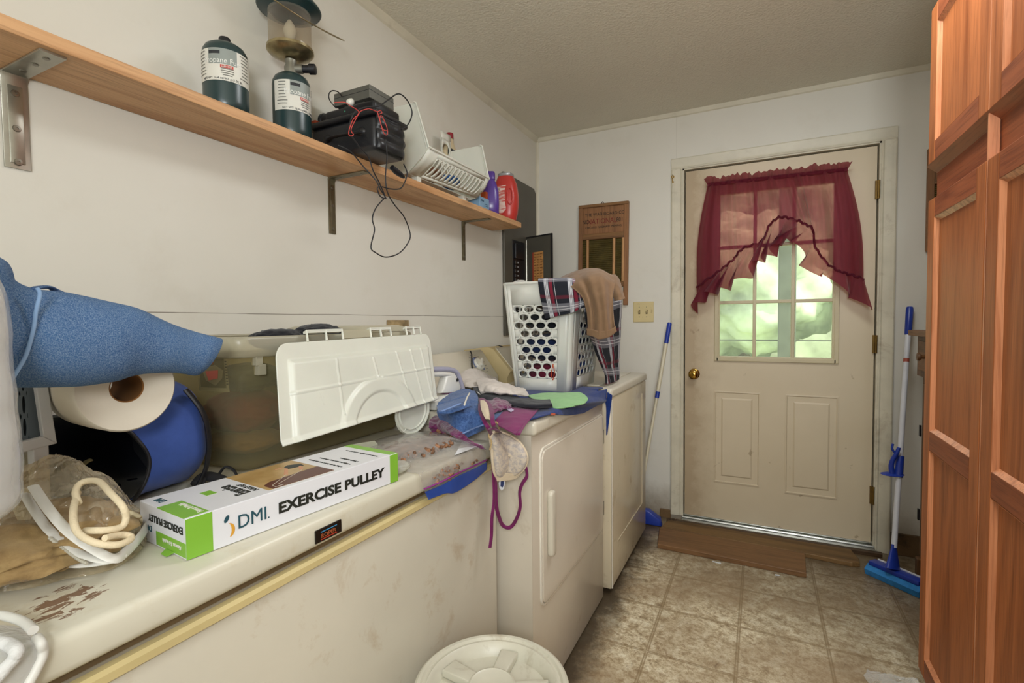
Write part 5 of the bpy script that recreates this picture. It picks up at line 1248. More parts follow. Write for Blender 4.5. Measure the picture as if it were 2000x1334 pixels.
# ---- grey slotted crate with white frame
mcr2 = mat('white_crate', 'c9c7c6', .4); mcg = mat('grey_crate', '5d6468', .5)
cr_ = thing('plastic_crate', 'small grey slotted plastic crate with a white rim, below the jeans on the left', 'crate', (.2, .33, ZF))
o1, o2, o3 = aX(.30, 112, 866), aX(.30, 92, 738), aX(.30, 68, 738); i1 = aX(.30, 85, 853); i2 = aX(.30, 25, 868); o4 = aX(.30, 27, 889)
b = MB(); b.prism([o1, o2, o3, i1], Vector((-.012, 0, 0)), bev=.0015); fr_ = obj('rim', b, mcr2, cr_)
L4 = o4+(o4-o1)*.9; L2 = i2+(i2-i1)*.9
b = MB(); b.prism([o1, i1, L2, L4], Vector((-.012, 0, 0)), bev=.0015); obj('rim', b, mcr2, cr_)
yA, yB2, zA, zB2 = L2.y, i1.y+.006, o1.z+.004, o2.z+.02
def cmap(u, v): return Vector((.270, yA+(yB2-yA)*u, zA+(zB2-zA)*v))
cells = [(.82, 1, 0, 1, 0, 0), (0, .82, 0, .06, 0, 0), (0, .82, .94, 1, 0, 0)]
for i in range(7):
    for j in range(3): cells.append((.82*i/7, .82*(i+1)/7, .06+.293*j, .06+.293*(j+1), .030, .115))
obj('slotted_side', holed(cells, cmap, 20), mcg, cr_, solid=.003)
obj('dark_body', MB().box(.10, .262, yA, yB2-.004, zA, zB2, .004), mat('crate_inside', '2d3236', .7), cr_)
obj('leg', MB().box(.275, .298, o1.y-.030, o1.y-.010, ZF, o1.z+.01, .002), mcr2, cr_)
mcrm = mat('cream_tub', 'b9ae90', .5)
b = MB(); b.box(.12, .262, .335, .395, ZF, ZF+.125, .02, seg=4); tag(obj('cream_tub', b, mcrm, auto=50), 'cream rounded tub on the freezer under the grey slotted crate', 'tub')

# ---- clear zip bag
mfilm = clear('bag_film', 'f2e8d2', .17, .03, 0, 30, body='e6dabf')
mfilm.node_tree.nodes['Principled BSDF'].inputs['Specular IOR Level'].default_value = 1.0
nt_ = mfilm.node_tree; vo_ = nt_.nodes.new('ShaderNodeTexVoronoi'); vo_.feature = 'DISTANCE_TO_EDGE'; vo_.inputs['Scale'].default_value = 26; vo_.inputs['Randomness'].default_value = 1
tc_ = nt_.nodes.new('ShaderNodeTexCoord'); ns_ = nt_.nodes.new('ShaderNodeTexNoise'); ns_.inputs['Scale'].default_value = 14
ad_ = nt_.nodes.new('ShaderNodeVectorMath'); ad_.operation = 'MULTIPLY_ADD'; ad_.inputs[1].default_value = (.12, .12, .12); nt_.links.new(tc_.outputs['Object'], ns_.inputs[0]); nt_.links.new(ns_.outputs['Color'], ad_.inputs[0]); nt_.links.new(tc_.outputs['Object'], ad_.inputs[2]); nt_.links.new(ad_.outputs[0], vo_.inputs['Vector'])
bp_ = nt_.nodes.new('ShaderNodeBump'); bp_.inputs['Strength'].default_value = 1; bp_.inputs['Distance'].default_value = .02; nt_.links.new(vo_.outputs['Distance'], bp_.inputs['Height']); nt_.links.new(bp_.outputs[0], nt_.nodes['Principled BSDF'].inputs['Normal'])
zb = thing('zip_bag', 'crumpled clear vinyl zip bag with white zipper and cream cord on the freezer', 'bag', (.45, .33, ZF))
rows = [pZ((-60, 1162, ZF+.002), (0, 1156, ZF+.002), (60, 1150, ZF+.002), (130, 1130, ZF+.002), (215, 1113, ZF+.002), (270, 1078, ZF+.002), (293, 1040, ZF+.003)),
        pZ((-60, 1110, ZF+.030), (0, 1100, ZF+.032), (60, 1095, ZF+.030), (130, 1085, ZF+.030), (200, 1072, ZF+.028), (255, 1045, ZF+.022), (286, 1020, ZF+.014)),
        pZ((-60, 1040, ZF+.066), (0, 1030, ZF+.068), (60, 1015, ZF+.072), (130, 1005, ZF+.070), (190, 998, ZF+.068), (240, 992, ZF+.055), (275, 1000, ZF+.028)),
        pZ((-60, 985, ZF+.090), (0, 975, ZF+.095), (50, 955, ZF+.10), (120, 950, ZF+.10), (180, 945, ZF+.095), (215, 940, ZF+.085), (250, 980, ZF+.045)),
        pX((-60, 940, .36), (0, 925, .35), (55, 915, .34), (100, 890, .34), (145, 900, .36), (170, 930, .38), (215, 962, .38)),
        pX((-60, 990, .29), (0, 985, .29), (60, 975, .29), (110, 970, .30), (150, 970, .31), (180, 978, .33), (210, 985, .34)),
        [Vector((.30+.02*k, .22+.045*k, ZF+.004)) for k in range(7)]]
g = patch(rows, 84, 64, .0085, 21, 3); clampz(g, ZF+.0012)
rj = random.Random(6)
for r in g[1:-1]:
    for p in r: p.x += rj.uniform(-.0012, .0012); p.z = max(ZF+.0012, p.z+rj.uniform(-.0016, .0016))
for r in g:
    for p in r: p.x = min(p.x, .655)
fo = uvpatch('film', g, mfilm, zb, solid=0)

mvin = mat('white_vinyl', 'dcdad2', .45, bump=.2, bs=120)
def bandpx(L, r, m, name, par, flat=.35, n=60): return obj(name, MB().tube(spl([q+Vector((.004, -.004, .011)) for q in pZ(*L)], n), r, 10, flat=flat), m, par, auto=60)
z0 = ZF
zp = bandpx([(37, 990, z0+.075), (48, 1008, z0+.065), (61, 1035, z0+.050), (89, 1084, z0+.030), (114, 1105, z0+.020), (154, 1113, z0+.014), (197, 1110, z0+.013), (232, 1103, z0+.012)], .0085, mvin, 'zipper_tape', zb)
bandpx([(70, 962, z0+.095), (101, 1008, z0+.078), (138, 1050, z0+.058), (184, 1083, z0+.036), (227, 1103, z0+.020), (252, 1088, z0+.016), (277, 1060, z0+.014), (293, 1034, z0+.012)], .0065, mvin, 'zipper_tape', zb)
bandpx([(49, 968, z0+.088), (71, 1006, z0+.072), (101, 1047, z0+.052), (144, 1082, z0+.033), (172, 1098, z0+.026), (215, 1107, z0+.018), (246, 1094, z0+.016)], .0058, mvin, 'zipper_tape', zb)
obj('zip_teeth', MB().tube(spl(pZ((96, 1050, z0+.058), (125, 1072, z0+.044), (150, 1090, z0+.036), (170, 1101, z0+.032)), 40), .0022, 6, rf=lambda t: .0019+.0006*(int(t*40) % 2)), mat('zip_nylon', 'b5b0a0', .5), zp)
mcord = mat('cream_cord', 'dfcfae', .75, bump=.5, bs=300)
L_ = [(158, 995, z0+.080), (152, 974, z0+.090), (161, 957, z0+.097), (181, 951, z0+.10), (200, 955, z0+.100), (221, 977, z0+.094), (243, 1001, z0+.082), (250, 1023, z0+.066), (242, 1041, z0+.056), (215, 1048, z0+.058), (190, 1049, z0+.060), (172, 1049, z0+.055)]
bandpx(L_, .0044, mcord, 'carry_cord', zb, 1, 90)
bandpx([(156, 975, z0+.085), (149, 1004, z0+.080), (149, 1032, z0+.070), (160, 1056, z0+.058), (191, 1073, z0+.048), (230, 1077, z0+.040), (256, 1068, z0+.038), (259, 1060, z0+.040), (240, 1057, z0+.046), (209, 1064, z0+.052)], .0044, mcord, 'carry_cord', zb, 1, 90)
b = MB(); b.tube(spl(pZ((240, 1000, z0+.05), (262, 1008, z0+.038), (284, 1022, z0+.022)), 14), .010, 10, flat=.6); obj('corner_tab', b, mat('cream_tab', 'cdbf9d', .5), zb, auto=60)
p_ = aZ(z0+.016, 295, 1027); b = MB(); b.tube([p_+Vector((.007*math.cos(t_), .009*math.sin(t_), .002*math.sin(t_))) for t_ in [2*PI*k/20 for k in range(20)]], .0014, 6, closed=True); obj('zip_pull', b, mvin, zb, auto=60)
cin = cloth('sand_fabric', '7d6340', 'b59a6a', 14, 500)
lump((.41, .31, ZF+.036), (.13, .12, .030), cin, 'sand_fabric', 'sand-coloured fabric folded inside the clear zip bag', 'fabric', amp=.25, flat0=ZF+.003)
# ---- second bag at the bottom left corner
vb = thing('vinyl_bag', 'second clear bag with thick white piping at the bottom left corner', 'bag', (.6, .2, ZF))
bandpx([(-60, 1222, z0+.010), (0, 1215, z0+.008), (23, 1218, z0+.007), (52, 1228, z0+.006), (72, 1245, z0+.006)], .0048, mvin, 'piping', vb, 1, 40)
P_ = pZ((72, 1245, z0+.006), (80, 1256, z0+.005))+pX((84, 1270, .668), (82, 1285, .669), (75, 1300, .670), (66, 1318, .671), (56, 1336, .672), (40, 1370, .673))
obj('piping', MB().tube(spl(P_, 40), .0048, 10), mvin, vb, auto=60)
P_ = pZ((-40, 1250, z0+.012), (0, 1255, z0+.012), (20, 1260, z0+.010), (32, 1271, z0+.010))+pX((28, 1286, .672), (12, 1303, .673), (0, 1318, .674), (-20, 1340, .675))
obj('corded_edge', MB().tube(spl(P_, 40), .0062, 10), mat('white_braid', 'd9d9d6', .8, bump=.6, bs=260), vb, auto=60)
rows = [pZ((-70, 1225, z0+.003), (-20, 1220, z0+.004), (20, 1221, z0+.004), (50, 1231, z0+.003), (70, 1247, z0+.003)), pZ((-70, 1262, z0+.014), (-20, 1252, z0+.013), (20, 1250, z0+.010), (50, 1252, z0+.008), (76, 1258, z0+.004)), pX((-70, 1330, .672), (-20, 1310, .671), (20, 1298, .670), (50, 1288, .669), (80, 1275, .668)), pX((-70, 1400, .674), (-20, 1380, .673), (15, 1365, .672), (40, 1345, .671), (62, 1322, .670))]
g = patch(rows, 60, 50, .002, 40, 6)
for r in g:
    for p in r:
        if p.x < .667: p.z = max(p.z, ZF+.001)
        else: p.x = max(p.x, .6665)
uvpatch('film', g, clear('white_film', 'f2f2f2', .28, .1, .8, 60, body='f0f0f0'), vb, solid=0)
# ---- bag of walnuts
mzip = clear('freezer_bag_film', 'ece8e2', .16, .12, .5, 25, body='d8d6d2')
nb_ = thing('walnut_bag', 'clear zip freezer bag of walnuts with blue and purple seal over the freezer edge', 'bag', (.6, .98, ZF))
rows = [pZ((700, 872, ZF+.003), (760, 850, ZF+.003), (820, 842, ZF+.003), (870, 845, ZF+.003), (905, 858, ZF+.003)),
        pZ((722, 880, ZF+.030), (775, 862, ZF+.036), (825, 850, ZF+.036), (872, 852, ZF+.030), (918, 862, ZF+.018)),
        pZ((748, 896, ZF+.026), (800, 878, ZF+.030), (848, 868, ZF+.026), (888, 866, ZF+.016), (930, 868, ZF+.010)),
        pZ((785, 918, ZF+.004), (832, 900, ZF+.005), (868, 890, ZF+.004), (905, 880, ZF+.004), (942, 875, ZF+.004)),
        pX((818, 928, .6650), (850, 912, .6650), (882, 897, .6650), (915, 883, .6650), (946, 869, .6650)),
        pX((824, 943, .669), (856, 926, .672), (888, 910, .672), (920, 897, .670), (949, 884, .669)),
        pX((831, 961, .669), (864, 947, .672), (895, 930, .672), (925, 916, .670), (950, 904, .669))]
g = patch(rows, 110, 90, .0022, 30, 9)
for r in g:
    for p in r:
        if p.x < .664: p.z = max(p.z, ZF+.001)
uvpatch('film', g, mzip, nb_, solid=0)
zt_ = spl(pX((829, 955, .6725), (864, 940, .6755), (895, 924, .6735), (925, 910, .6715), (951, 898, .6705)), 40)
b = MB(); b.tube(zt_, .0030, 8, flat=.5); b2 = MB(); obj('purple_seal', b, mat('seal_purple', '8f2f86', .35), nb_, auto=60)
rows = [pX((830, 961, .6705), (864, 947, .6735), (895, 930, .6735), (925, 916, .6715), (951, 903, .6705)), pX((837, 976, .6705), (870, 964, .674), (890, 962, .674), (927, 938, .672), (951, 917, .6705))]
g = patch(rows, 50, 12, .0006, 60, 1); uvpatch('blue_seal', g, mat('seal_blue', '2a4a9c', .35, var=.1), nb_, solid=.0008)
b = MB(); b.prism(pZ((888, 889, ZF+.0055), (903, 862, ZF+.0085), (940, 868, ZF+.0075), (917, 878, ZF+.006)), (0, 0, .0004)); obj('paper_label', b, mat('paper_label', 'eef0f4', .5), nb_)
mnut = mat('walnut', '94694a', .7, var=.45, vs=90, bump=.6, bs=300)
b = MB(); rr = random.Random(21)
def nut(c, r):
    t = bmesh.new(); bmesh.ops.create_icosphere(t, subdivisions=2, radius=r); of = Vector((rr.uniform(0, 99), 0, 0)); rx = Matrix.Rotation(rr.uniform(0, 6), 3, Vector((rr.random(), rr.random(), rr.random()+.1)).normalized()); sc = Vector((rr.uniform(.8, 1.3), rr.uniform(.6, .9), rr.uniform(.5, .8)))
    for v in t.verts:
        q = v.co/r; f = 1+.35*noise.noise(q*2.2+of)+.15*noise.noise(q*6+of); q = v.co*f; q = Vector((q.x*sc.x, q.y*sc.y, q.z*sc.z)); v.co = c+rx @ q
    b.add(t)
for k in range(420):
    u_, v_ = rr.random(), rr.random()
    p_ = aZ(ZF+.008+.014*v_, 752+(885-752)*u_+rr.gauss(0, 5), 888-32*u_+rr.gauss(0, 8)); nut(p_, rr.uniform(.0045, .0085))
for k in range(60):
    u_ = rr.random(); p_ = aX(.6688, 850+48*u_+rr.gauss(0, 2), 938-28*u_+rr.gauss(0, 5)); nut(p_, rr.uniform(.004, .006))
for q_ in ((925, 903), (930, 899), (921, 906)): nut(aX(.6688, *q_), .0055)
o = obj('walnut_pieces', b, mnut, nb_, smooth=True); o['kind'] = 'stuff'
# little clear pouch behind the carton end
mpo = clear('pouch_film', 'e4e4da', .30, .1, .6, 50)
b = MB(); t = bmesh.new(); bmesh.ops.create_icosphere(t, subdivisions=4, radius=1); pc_ = aZ(ZF+.014, 772, 912)
for v in t.verts:
    q = v.co; f = 1+.12*noise.noise(q*4); v.co = Vector((pc_.x+q.x*.028*f, pc_.y+q.y*.038*f, max(ZF+.001, ZF+.013+q.z*.013*f)))
b.add(t); tag(obj('clear_pouch', b, mpo, smooth=True), 'small clear plastic pouch at the far end of the exercise pulley carton', 'pouch')
p0_ = aX(.50, 735, 868); b = MB(); b.prism(pX((690, 868, .46), (732, 861, .46), (737, 866, .46), (743, 880, .46), (700, 886, .46)), (-.003, 0, 0), bev=.0008)
tag(obj('plastic_corner', b, mat('pale_plastic', 'aeb09c', .4)), 'pale plastic corner standing up behind the pulley carton', 'plastic sheet')
# scrap of wood on the wall above the bin
a_ = aX(.02, 762, 625); c_ = aX(.02, 796, 634); tag(obj('wood_scrap', MB().box(.001, .028, a_.y, c_.y, c_.z-.02, a_.z, .002), mat('scrap_wood', 'a08a64', .8, var=.3, vs=30)), 'small scrap of tan wood fixed on the left wall above the bin', 'wood scrap')
# ================================================================ laundry on the dryer
ZD = .9055
# ---- hamper
mham = mat('hamper_plastic', 'dcdbd3', .35, var=.02, sss=.05)
th = math.radians(2.5); hu = Vector((math.cos(th), math.sin(th), 0)); hv = Vector((-math.sin(th), math.cos(th), 0)); O_ = Vector((.428, 1.838, ZD+.004))
Wb_, Db_, Wt_, Dt_, Hh = .236, .385, .306, .455, .435
hm = thing('laundry_hamper', 'tall white plastic hamper with oval holes standing on the dryer full of clothes', 'laundry basket', O_+hu*.12+hv*.19)
def HP(f, s_, z):   # f: 0..1 across front, s_: 0..1 toward the back, z: 0..1
    w_ = Wb_+(Wt_-Wb_)*z; d_ = Db_+(Dt_-Db_)*z
    return O_+hu*(Wb_/2+(f-.5)*w_)+hv*(Db_/2+(s_-.5)*d_)+Vector((0, 0, Hh*z))
rf_ = .12
def wall_cells(ncol, u0, u1, v0, v1, nr, ru, rv, lead):
    cells = [(0, u0, 0, 1, 0, 0), (u1, 1, 0, 1, 0, 0), (u0, u1, 0, v0, 0, 0), (u0, u1, v1, 1, 0, 0)]; dv = (v1-v0)/nr; cw = (u1-u0)/ncol
    for r_ in range(nr):
        a, c = v0+dv*r_, v0+dv*(r_+1)
        if (r_ % 2 == 0) == lead: cells += [(u0+cw*k, u0+cw*(k+1), a, c, ru, rv) for k in range(ncol)]
        else:
            cells += [(u0, u0+cw/2, a, c, 0, 0), (u1-cw/2, u1, a, c, 0, 0)]+[(u0+cw*(k+.5), u0+cw*(k+1.5), a, c, ru, rv) for k in range(ncol-1)]
    return cells
cf = wall_cells(4, .06, .82, .12, .80, 9, .076, .029, True)
cs = wall_cells(5, .20, .92, .12, .80, 9, .056, .029, True)
obj('front_wall', holed(cf, lambda u, v: HP(rf_/2+u*(1-rf_), 0, v)), mham, hm, solid=.003, auto=50)
obj('back_wall', holed(cf, lambda u, v: HP(rf_/2+u*(1-rf_), 1, v)), mham, hm, solid=.003, auto=50)
for f_, nm in ((1, 'side_wall'), (0, 'side_wall')):
    obj(nm, holed(cs, lambda u, v: HP(f_, .04+u*.92, v)), mham, hm, solid=.003, auto=50)
for fa, sa, cx_, sx_ in ((1, 0, 1-rf_/2, .04), (0, 0, rf_/2, .04), (1, 1, 1-rf_/2, .96), (0, 1, rf_/2, .96)):
    g = []
    for i in range(9):
        z = i/8; row = []
        for k in range(9):
            a = PI/2*k/8; sf = 1 if fa else -1; ss = 1 if sa else -1
            row.append(HP(cx_+sf*rf_/2*math.sin(a), sx_+ss*.04*math.cos(a), z))
        g.append(row)
    uvpatch('corner', g, mham, hm, solid=.003)
b = MB(); b.grid([[HP(f, s_, 0) for f in (.01, .5, .99)] for s_ in (.01, .5, .99)]); obj('base', b, mham, hm, solid=.004)
rimp = []
for f, s_ in ((.06, 0), (.5, 0), (.94, 0), (1, .04), (1, .5), (1, .96), (.94, 1), (.5, 1), (.06, 1), (0, .96), (0, .5), (0, .04)): rimp.append(HP(f, s_, 1))
b = MB(); b.tube([p for p in rimp], .006, 10, closed=True); obj('rim', b, mham, hm, auto=60)
b = MB(); P_ = [HP(.0, .2+.6*k/16, 1)+Vector((-.002, 0, .032*math.sin(PI*k/16)**.6)) for k in range(17)]; b.grid([[HP(.0, .2+.6*k/16, 1) for k in range(17)], P_]); obj('handle', b, mham, hm, solid=.006)
# contents
mnv = cloth('navy_jersey', '1c2b50'); mrb = cloth('royal_cloth', '1f4a9c'); mmr = cloth('wine_cloth', '6d2238'); mor = cloth('orange_cloth', 'd4552a'); mgy = cloth('charcoal_cloth', '23252b'); mbr = cloth('brown_cloth', '5f4a33')
G = 'clothes stuffed in the white hamper'
cen = lambda f, s_, z: HP(f, s_, z)
def stuffc(f, s_, z, r, m, lb): lump(tuple(cen(f, s_, z)), r, m, 'stuffed_garment', lb, 'clothing', amp=.14, grp=G, sub=4, flat0=ZD+.009)
stuffc(.52, .27, .15, (.095, .085, .055), mmr, 'wine-red garment low behind the front holes of the hamper')
stuffc(.16, .60, .12, (.05, .08, .045), mrb, 'bright blue garment low in the far left of the hamper')
stuffc(.62, .70, .20, (.075, .08, .07), mrb, 'bright blue garment low behind the side holes of the hamper')
stuffc(.45, .30, .40, (.10, .10, .055), mnv, 'navy garment filling the middle of the hamper at the front')
stuffc(.66, .74, .52, (.08, .09, .060), mnv, 'navy garment filling the middle of the hamper at the back')
stuffc(.50, .35, .66, (.10, .11, .050), mgy, 'charcoal garment below the blank top band of the hamper')
stuffc(.45, .60, .84, (.10, .14, .035), mbr, 'brown garment near the top inside the hamper')
lump(tuple(HP(.78, .10, .26)), (.024, .022, .018), mor, 'orange_sock', 'orange garment showing through the lower front holes of the hamper', 'clothing', amp=.1, sub=3)
pf = HP(.80, -.012, .30)
q = [aY(1.826, *p_) for p_ in ((1079, 712), (1083, 725), (1080, 742), (1077, 728), (1081, 711))]
b = MB(); b.tube(spl(q, 30), .0016, 8); tag(obj('orange_loop', b, mor, smooth=True), 'thin orange loop hanging out of a front hole of the hamper', 'cord')
# ---- plaid shirt
s = NT('plaid'); uvn = s.t.nodes.new('ShaderNodeUVMap'); sp_ = s.n('ShaderNodeSeparateXYZ'); s.l(uvn.outputs[0], sp_.inputs[0])
def stripes(out, defs, base):
    col = base; f = s.math('FRACT', out)
    for c0, w_, c_, a_ in defs:
        m_ = s.math('LESS_THAN', s.math('ABSOLUTE', s.math('SUBTRACT', f, c0)), w_); col = s.mix(s.math('MULTIPLY', m_, a_), col, lin(c_))
    return col
D_ = [(.62, .07, '7c2436', .85), (.42, .10, 'a9a9b2', .55), (.36, .012, 'e2e2e6', .9), (.42, .012, 'e2e2e6', .9), (.48, .012, 'e2e2e6', .9), (.78, .010, 'd0d0d6', .8)]
ca = stripes(sp_.outputs[0], D_, lin('23252d')); 
col = ca; f = s.math('FRACT', sp_.outputs[1])
for c0, w_, c_, a_ in ((.5, .16, '8f8f98', .45), (.46, .012, 'd8d8dc', .7), (.56, .012, 'd8d8dc', .7), (.15, .05, '7c2436', .4)):
    m_ = s.math('LESS_THAN', s.math('ABSOLUTE', s.math('SUBTRACT', f, c0)), w_); col = s.mix(s.math('MULTIPLY', m_, a_), col, lin(c_))
s.set(col=col, rough=.9, spec=.2); mplaid = s.m
ps = thing('plaid_shirt', 'dark plaid shirt with red and white stripes spilling over the hamper', 'shirt', HP(.8, .1, 1))
rows = [pY((1062, 556, 1.93), (1085, 551, 1.94), (1110, 548, 1.95), (1140, 553, 1.95)),
        [p+Vector((0, 0, .010)) for p in pY((1052, 550, 1.812), (1078, 549, 1.808), (1110, 548, 1.806), (1138, 556, 1.812))],
        pY((1053, 566, 1.788), (1080, 567, 1.782), (1112, 566, 1.780), (1140, 570, 1.786)),
        pY((1058, 594, 1.788), (1085, 596, 1.778), (1115, 594, 1.776), (1143, 588, 1.784)),
        pY((1065, 623, 1.792), (1090, 617, 1.782), (1116, 611, 1.780), (1141, 600, 1.788))]
uvpatch('sleeve', patch(rows, 50, 46, .0025, 16, 2), mplaid, ps, solid=.003, su=2.1, sv=1.9)
rows = [pX((1140, 562, .715), (1165, 560, .72), (1190, 565, .725), (1205, 575, .73)),
        pX((1142, 600, .748), (1168, 600, .755), (1192, 596, .752), (1214, 590, .750)),
        pX((1146, 635, .745), (1170, 640, .757), (1194, 640, .752), (1213, 635, .748)),
        pX((1157, 668, .742), (1176, 675, .755), (1198, 672, .750), (1212, 668, .745)),
        pX((1170, 705, .738), (1185, 708, .752), (1200, 705, .746), (1210, 702, .742)),
        pX((1180, 730, .735), (1191, 733, .748), (1203, 732, .744), (1210, 732, .740)),
        pX((1184, 752, .735), (1194, 757, .745), (1204, 758, .742), (1211, 760, .740))]
for r in rows[2:]:
    for p in r: p.z = max(p.z, .912)
uvpatch('shirt_body', patch(rows, 60, 90, .006, 14, 5), mplaid, ps, solid=.003, su=2.6, sv=3.2)
# ---- khaki trousers
mkh = cloth('khaki_twill', '84694f', '745a43', 12, 1200, .9, .25)
kh = thing('khaki_trousers', 'tan khaki trousers draped over the top corner of the hamper', 'trousers', HP(.95, .3, 1))
rows = [pY((1080, 548, 2.02), (1100, 541, 2.04), (1130, 536, 2.05), (1165, 534, 2.06), (1195, 541, 2.08)),
        pY((1092, 549, 1.90), (1115, 534, 1.92), (1142, 526, 1.92), (1172, 526, 1.93), (1198, 537, 1.95)),
        pY((1108, 556, 1.80), (1130, 548, 1.795), (1150, 541, 1.79), (1176, 540, 1.80), (1202, 552, 1.84)),
        pY((1134, 578, 1.772), (1147, 574, 1.768), (1160, 572, 1.765), (1180, 573, 1.768), (1198, 576, 1.80)),
        pY((1144, 606, 1.765), (1155, 604, 1.758), (1168, 604, 1.756), (1184, 605, 1.760), (1198, 606, 1.785)),
        pY((1147, 632, 1.765), (1158, 633, 1.755), (1171, 634, 1.753), (1187, 634, 1.757), (1200, 632, 1.775)),
        pY((1147, 653, 1.765), (1160, 655, 1.756), (1171, 660, 1.752), (1190, 657, 1.757), (1204, 647, 1.770))]
g = patch(rows, 90, 100, .004, 15, 4)
for i_, r in enumerate(g):
    for j_, p in enumerate(r):
        t_ = i_/99; f_ = math.sin(j_/89*11+1.5*t_)+.6*math.sin(j_/89*23+2+t_*2); p.y -= .006*f_*min(1, t_*3); p.x += .003*f_
uvpatch('trouser_leg', g, mkh, kh, solid=.004)
rows = [pY((1188, 538, 1.93), (1200, 536, 1.95), (1208, 543, 1.98)), pY((1190, 555, 1.86), (1204, 552, 1.87), (1214, 560, 1.90)), pY((1196, 572, 1.84), (1209, 570, 1.84), (1219, 576, 1.87)), pY((1200, 588, 1.84), (1211, 586, 1.83), (1221, 583, 1.86))]
uvpatch('trouser_leg', patch(rows, 36, 36, .003, 20, 8), mkh, kh, solid=.004)
rows = [[p+Vector((0, -.004, -.001)) for p in pY((1147, 641, 1.765), (1160, 643, 1.755), (1171, 646, 1.752), (1189, 644, 1.756), (1203, 637, 1.769))], [p+Vector((0, -.005, -.001)) for p in pY((1147, 654, 1.765), (1160, 657, 1.755), (1171, 662, 1.751), (1190, 658, 1.756), (1204, 648, 1.769))]]
uvpatch('cuff', patch(rows, 60, 6, .0015, 15, 4), mkh, kh, solid=.003)
# ---- cloths on the dryer top
def flat(name, lb, cat, rows, m, wr=.003, ws=18, nu=70, nv=60, seed=1, solid=.003, zmin=None, smooth=True, **k):
    g = patch(rows, nu, nv, wr, ws, seed)
    for r in g:
        for p in r:
            if p.x < .765 and 1.29 < p.y < 2.045: p.z = max(p.z, (zmin or ZD)+.002)
            elif p.y <= 1.29 and p.x < .66: p.z = max(p.z, ZF+.003)
    o = uvpatch(name, g, m, solid=solid, **k); tag(o, lb, cat); return o
mtw = cloth('royal_terry', '20397f', '12265c', 150, 300, 1, .8); mw2 = cloth('denim_terry', '5876a8', '2c4678', 170, 260, 1, 1.0)
tw = thing('blue_towel', 'royal blue towel spread under the hamper and over the front edge of the dryer', 'towel', (.65, 1.8, ZD))
rows = [[Vector((x, 2.035, ZD+.005)) for x in (.38, .48, .58, .68, .745)], [Vector((x, 1.93, ZD+.005)) for x in (.38, .48, .58, .68, .757)],
        pZ((1000, 772, ZD+.004), (1050, 778, ZD+.004), (1100, 780, ZD+.004), (1145, 783, ZD+.005))+[aX(.765, 1186, 781)],
        pZ((1005, 800, ZD+.005), (1045, 800, ZD+.006), (1085, 800, ZD+.006))+[aX(.770, 1128, 797), aX(.771, 1165, 793)],
        pZ((1022, 822, ZD+.006), (1045, 817, ZD+.008), (1075, 809, ZD+.005))+[aX(.772, 1112, 811), aX(.774, 1140, 807)]]
g = patch(rows, 80, 70, .0022, 16, 3)
for r in g:
    for p in r:
        if p.x < .752: p.z = max(p.z, ZD+.0045)
        elif p.x < .7665: p.z = max(p.z, ZD+.0035-(p.x-.752)*.35) if p.y > 1.83 else max(p.z, ZD-.002)
uvpatch('towel', g, mtw, tw, solid=.004)
rows = [[Vector((.735, 2.038, ZD+.004)), aY(2.052, 1190, 768), aY(2.055, 1196, 772)], pY((1183, 790, 2.056), (1189, 790, 2.057), (1194, 788, 2.058)), pY((1184, 820, 2.056), (1187, 820, 2.057), (1190, 820, 2.058)), pY((1184, 849, 2.056), (1185, 850, 2.057), (1186, 849, 2.057))]
g = patch(rows, 16, 30, .0004, 20, 2)
for r in g:
    for p in r: p.y = min(max(p.y, 2.049), 2.0685)
uvpatch('hanging_corner', g, mtw, tw, solid=.002)
mgc = cloth('mint_cloth', '93c088', '84b27a', 20, 700)
rows = [pZ((1030, 772, ZD+.010), (1060, 768, ZD+.016), (1095, 767, ZD+.020), (1130, 767, ZD+.024), (1142, 771, ZD+.024)), pZ((1040, 779, ZD+.012), (1065, 777, ZD+.016), (1097, 776, ZD+.022), (1132, 776, ZD+.020), (1148, 778, ZD+.020)), pZ((1052, 787, ZD+.011), (1068, 788, ZD+.012), (1095, 791, ZD+.012), (1120, 792, ZD+.012), (1146, 784, ZD+.012)), pZ((1062, 795, ZD+.010), (1075, 796, ZD+.010), (1092, 797, ZD+.010), (1115, 794, ZD+.010), (1140, 789, ZD+.010))]
flat('green_cloth', 'mint green cloth lying on the blue towel in front of the hamper', 'cloth', rows, mgc, .0022, 26, zmin=ZD+.006, solid=.004)
mbk = cloth('black_jersey', '202127', '2b2c33', 20, 700)
bk_ = thing('black_boxers', 'black boxer briefs with lettered waistband lying across the dryer laundry', 'underwear', (.4, 1.6, ZD))
rows = [pZ((927, 750, ZD+.045), (950, 762, ZD+.040), (985, 770, ZD+.034), (1020, 777, ZD+.030), (1050, 781, ZD+.026), (1074, 780, ZD+.026)), pZ((924, 760, ZD+.046), (948, 772, ZD+.044), (983, 778, ZD+.040), (1018, 785, ZD+.036), (1048, 790, ZD+.032), (1078, 789, ZD+.030)), pZ((922, 768, ZD+.036), (946, 781, ZD+.034), (980, 788, ZD+.030), (1015, 794, ZD+.026), (1046, 798, ZD+.020), (1080, 796, ZD+.016))]
g = patch(rows, 90, 30, .004, 24, 6); clampz(g, ZD+.011); uvpatch('fabric', g, mbk, bk_, solid=.003)
Mx_ = frameM(aZ(ZD+.05, 928, 768), aZ(ZD+.055, 937, 750)-aZ(ZD+.05, 928, 768), Vector((0, 0, 1))); text('ET', .020, frameM(aZ(ZD+.052, 938, 771), aZ(ZD+.058, 936, 754)-aZ(ZD+.052, 938, 771), Vector((-.75, .45, .35))), mlbl, bk_)
mws = cloth('off_white_jersey', 'cfc7bf', 'bfb6ae', 14, 700, .95, .3)
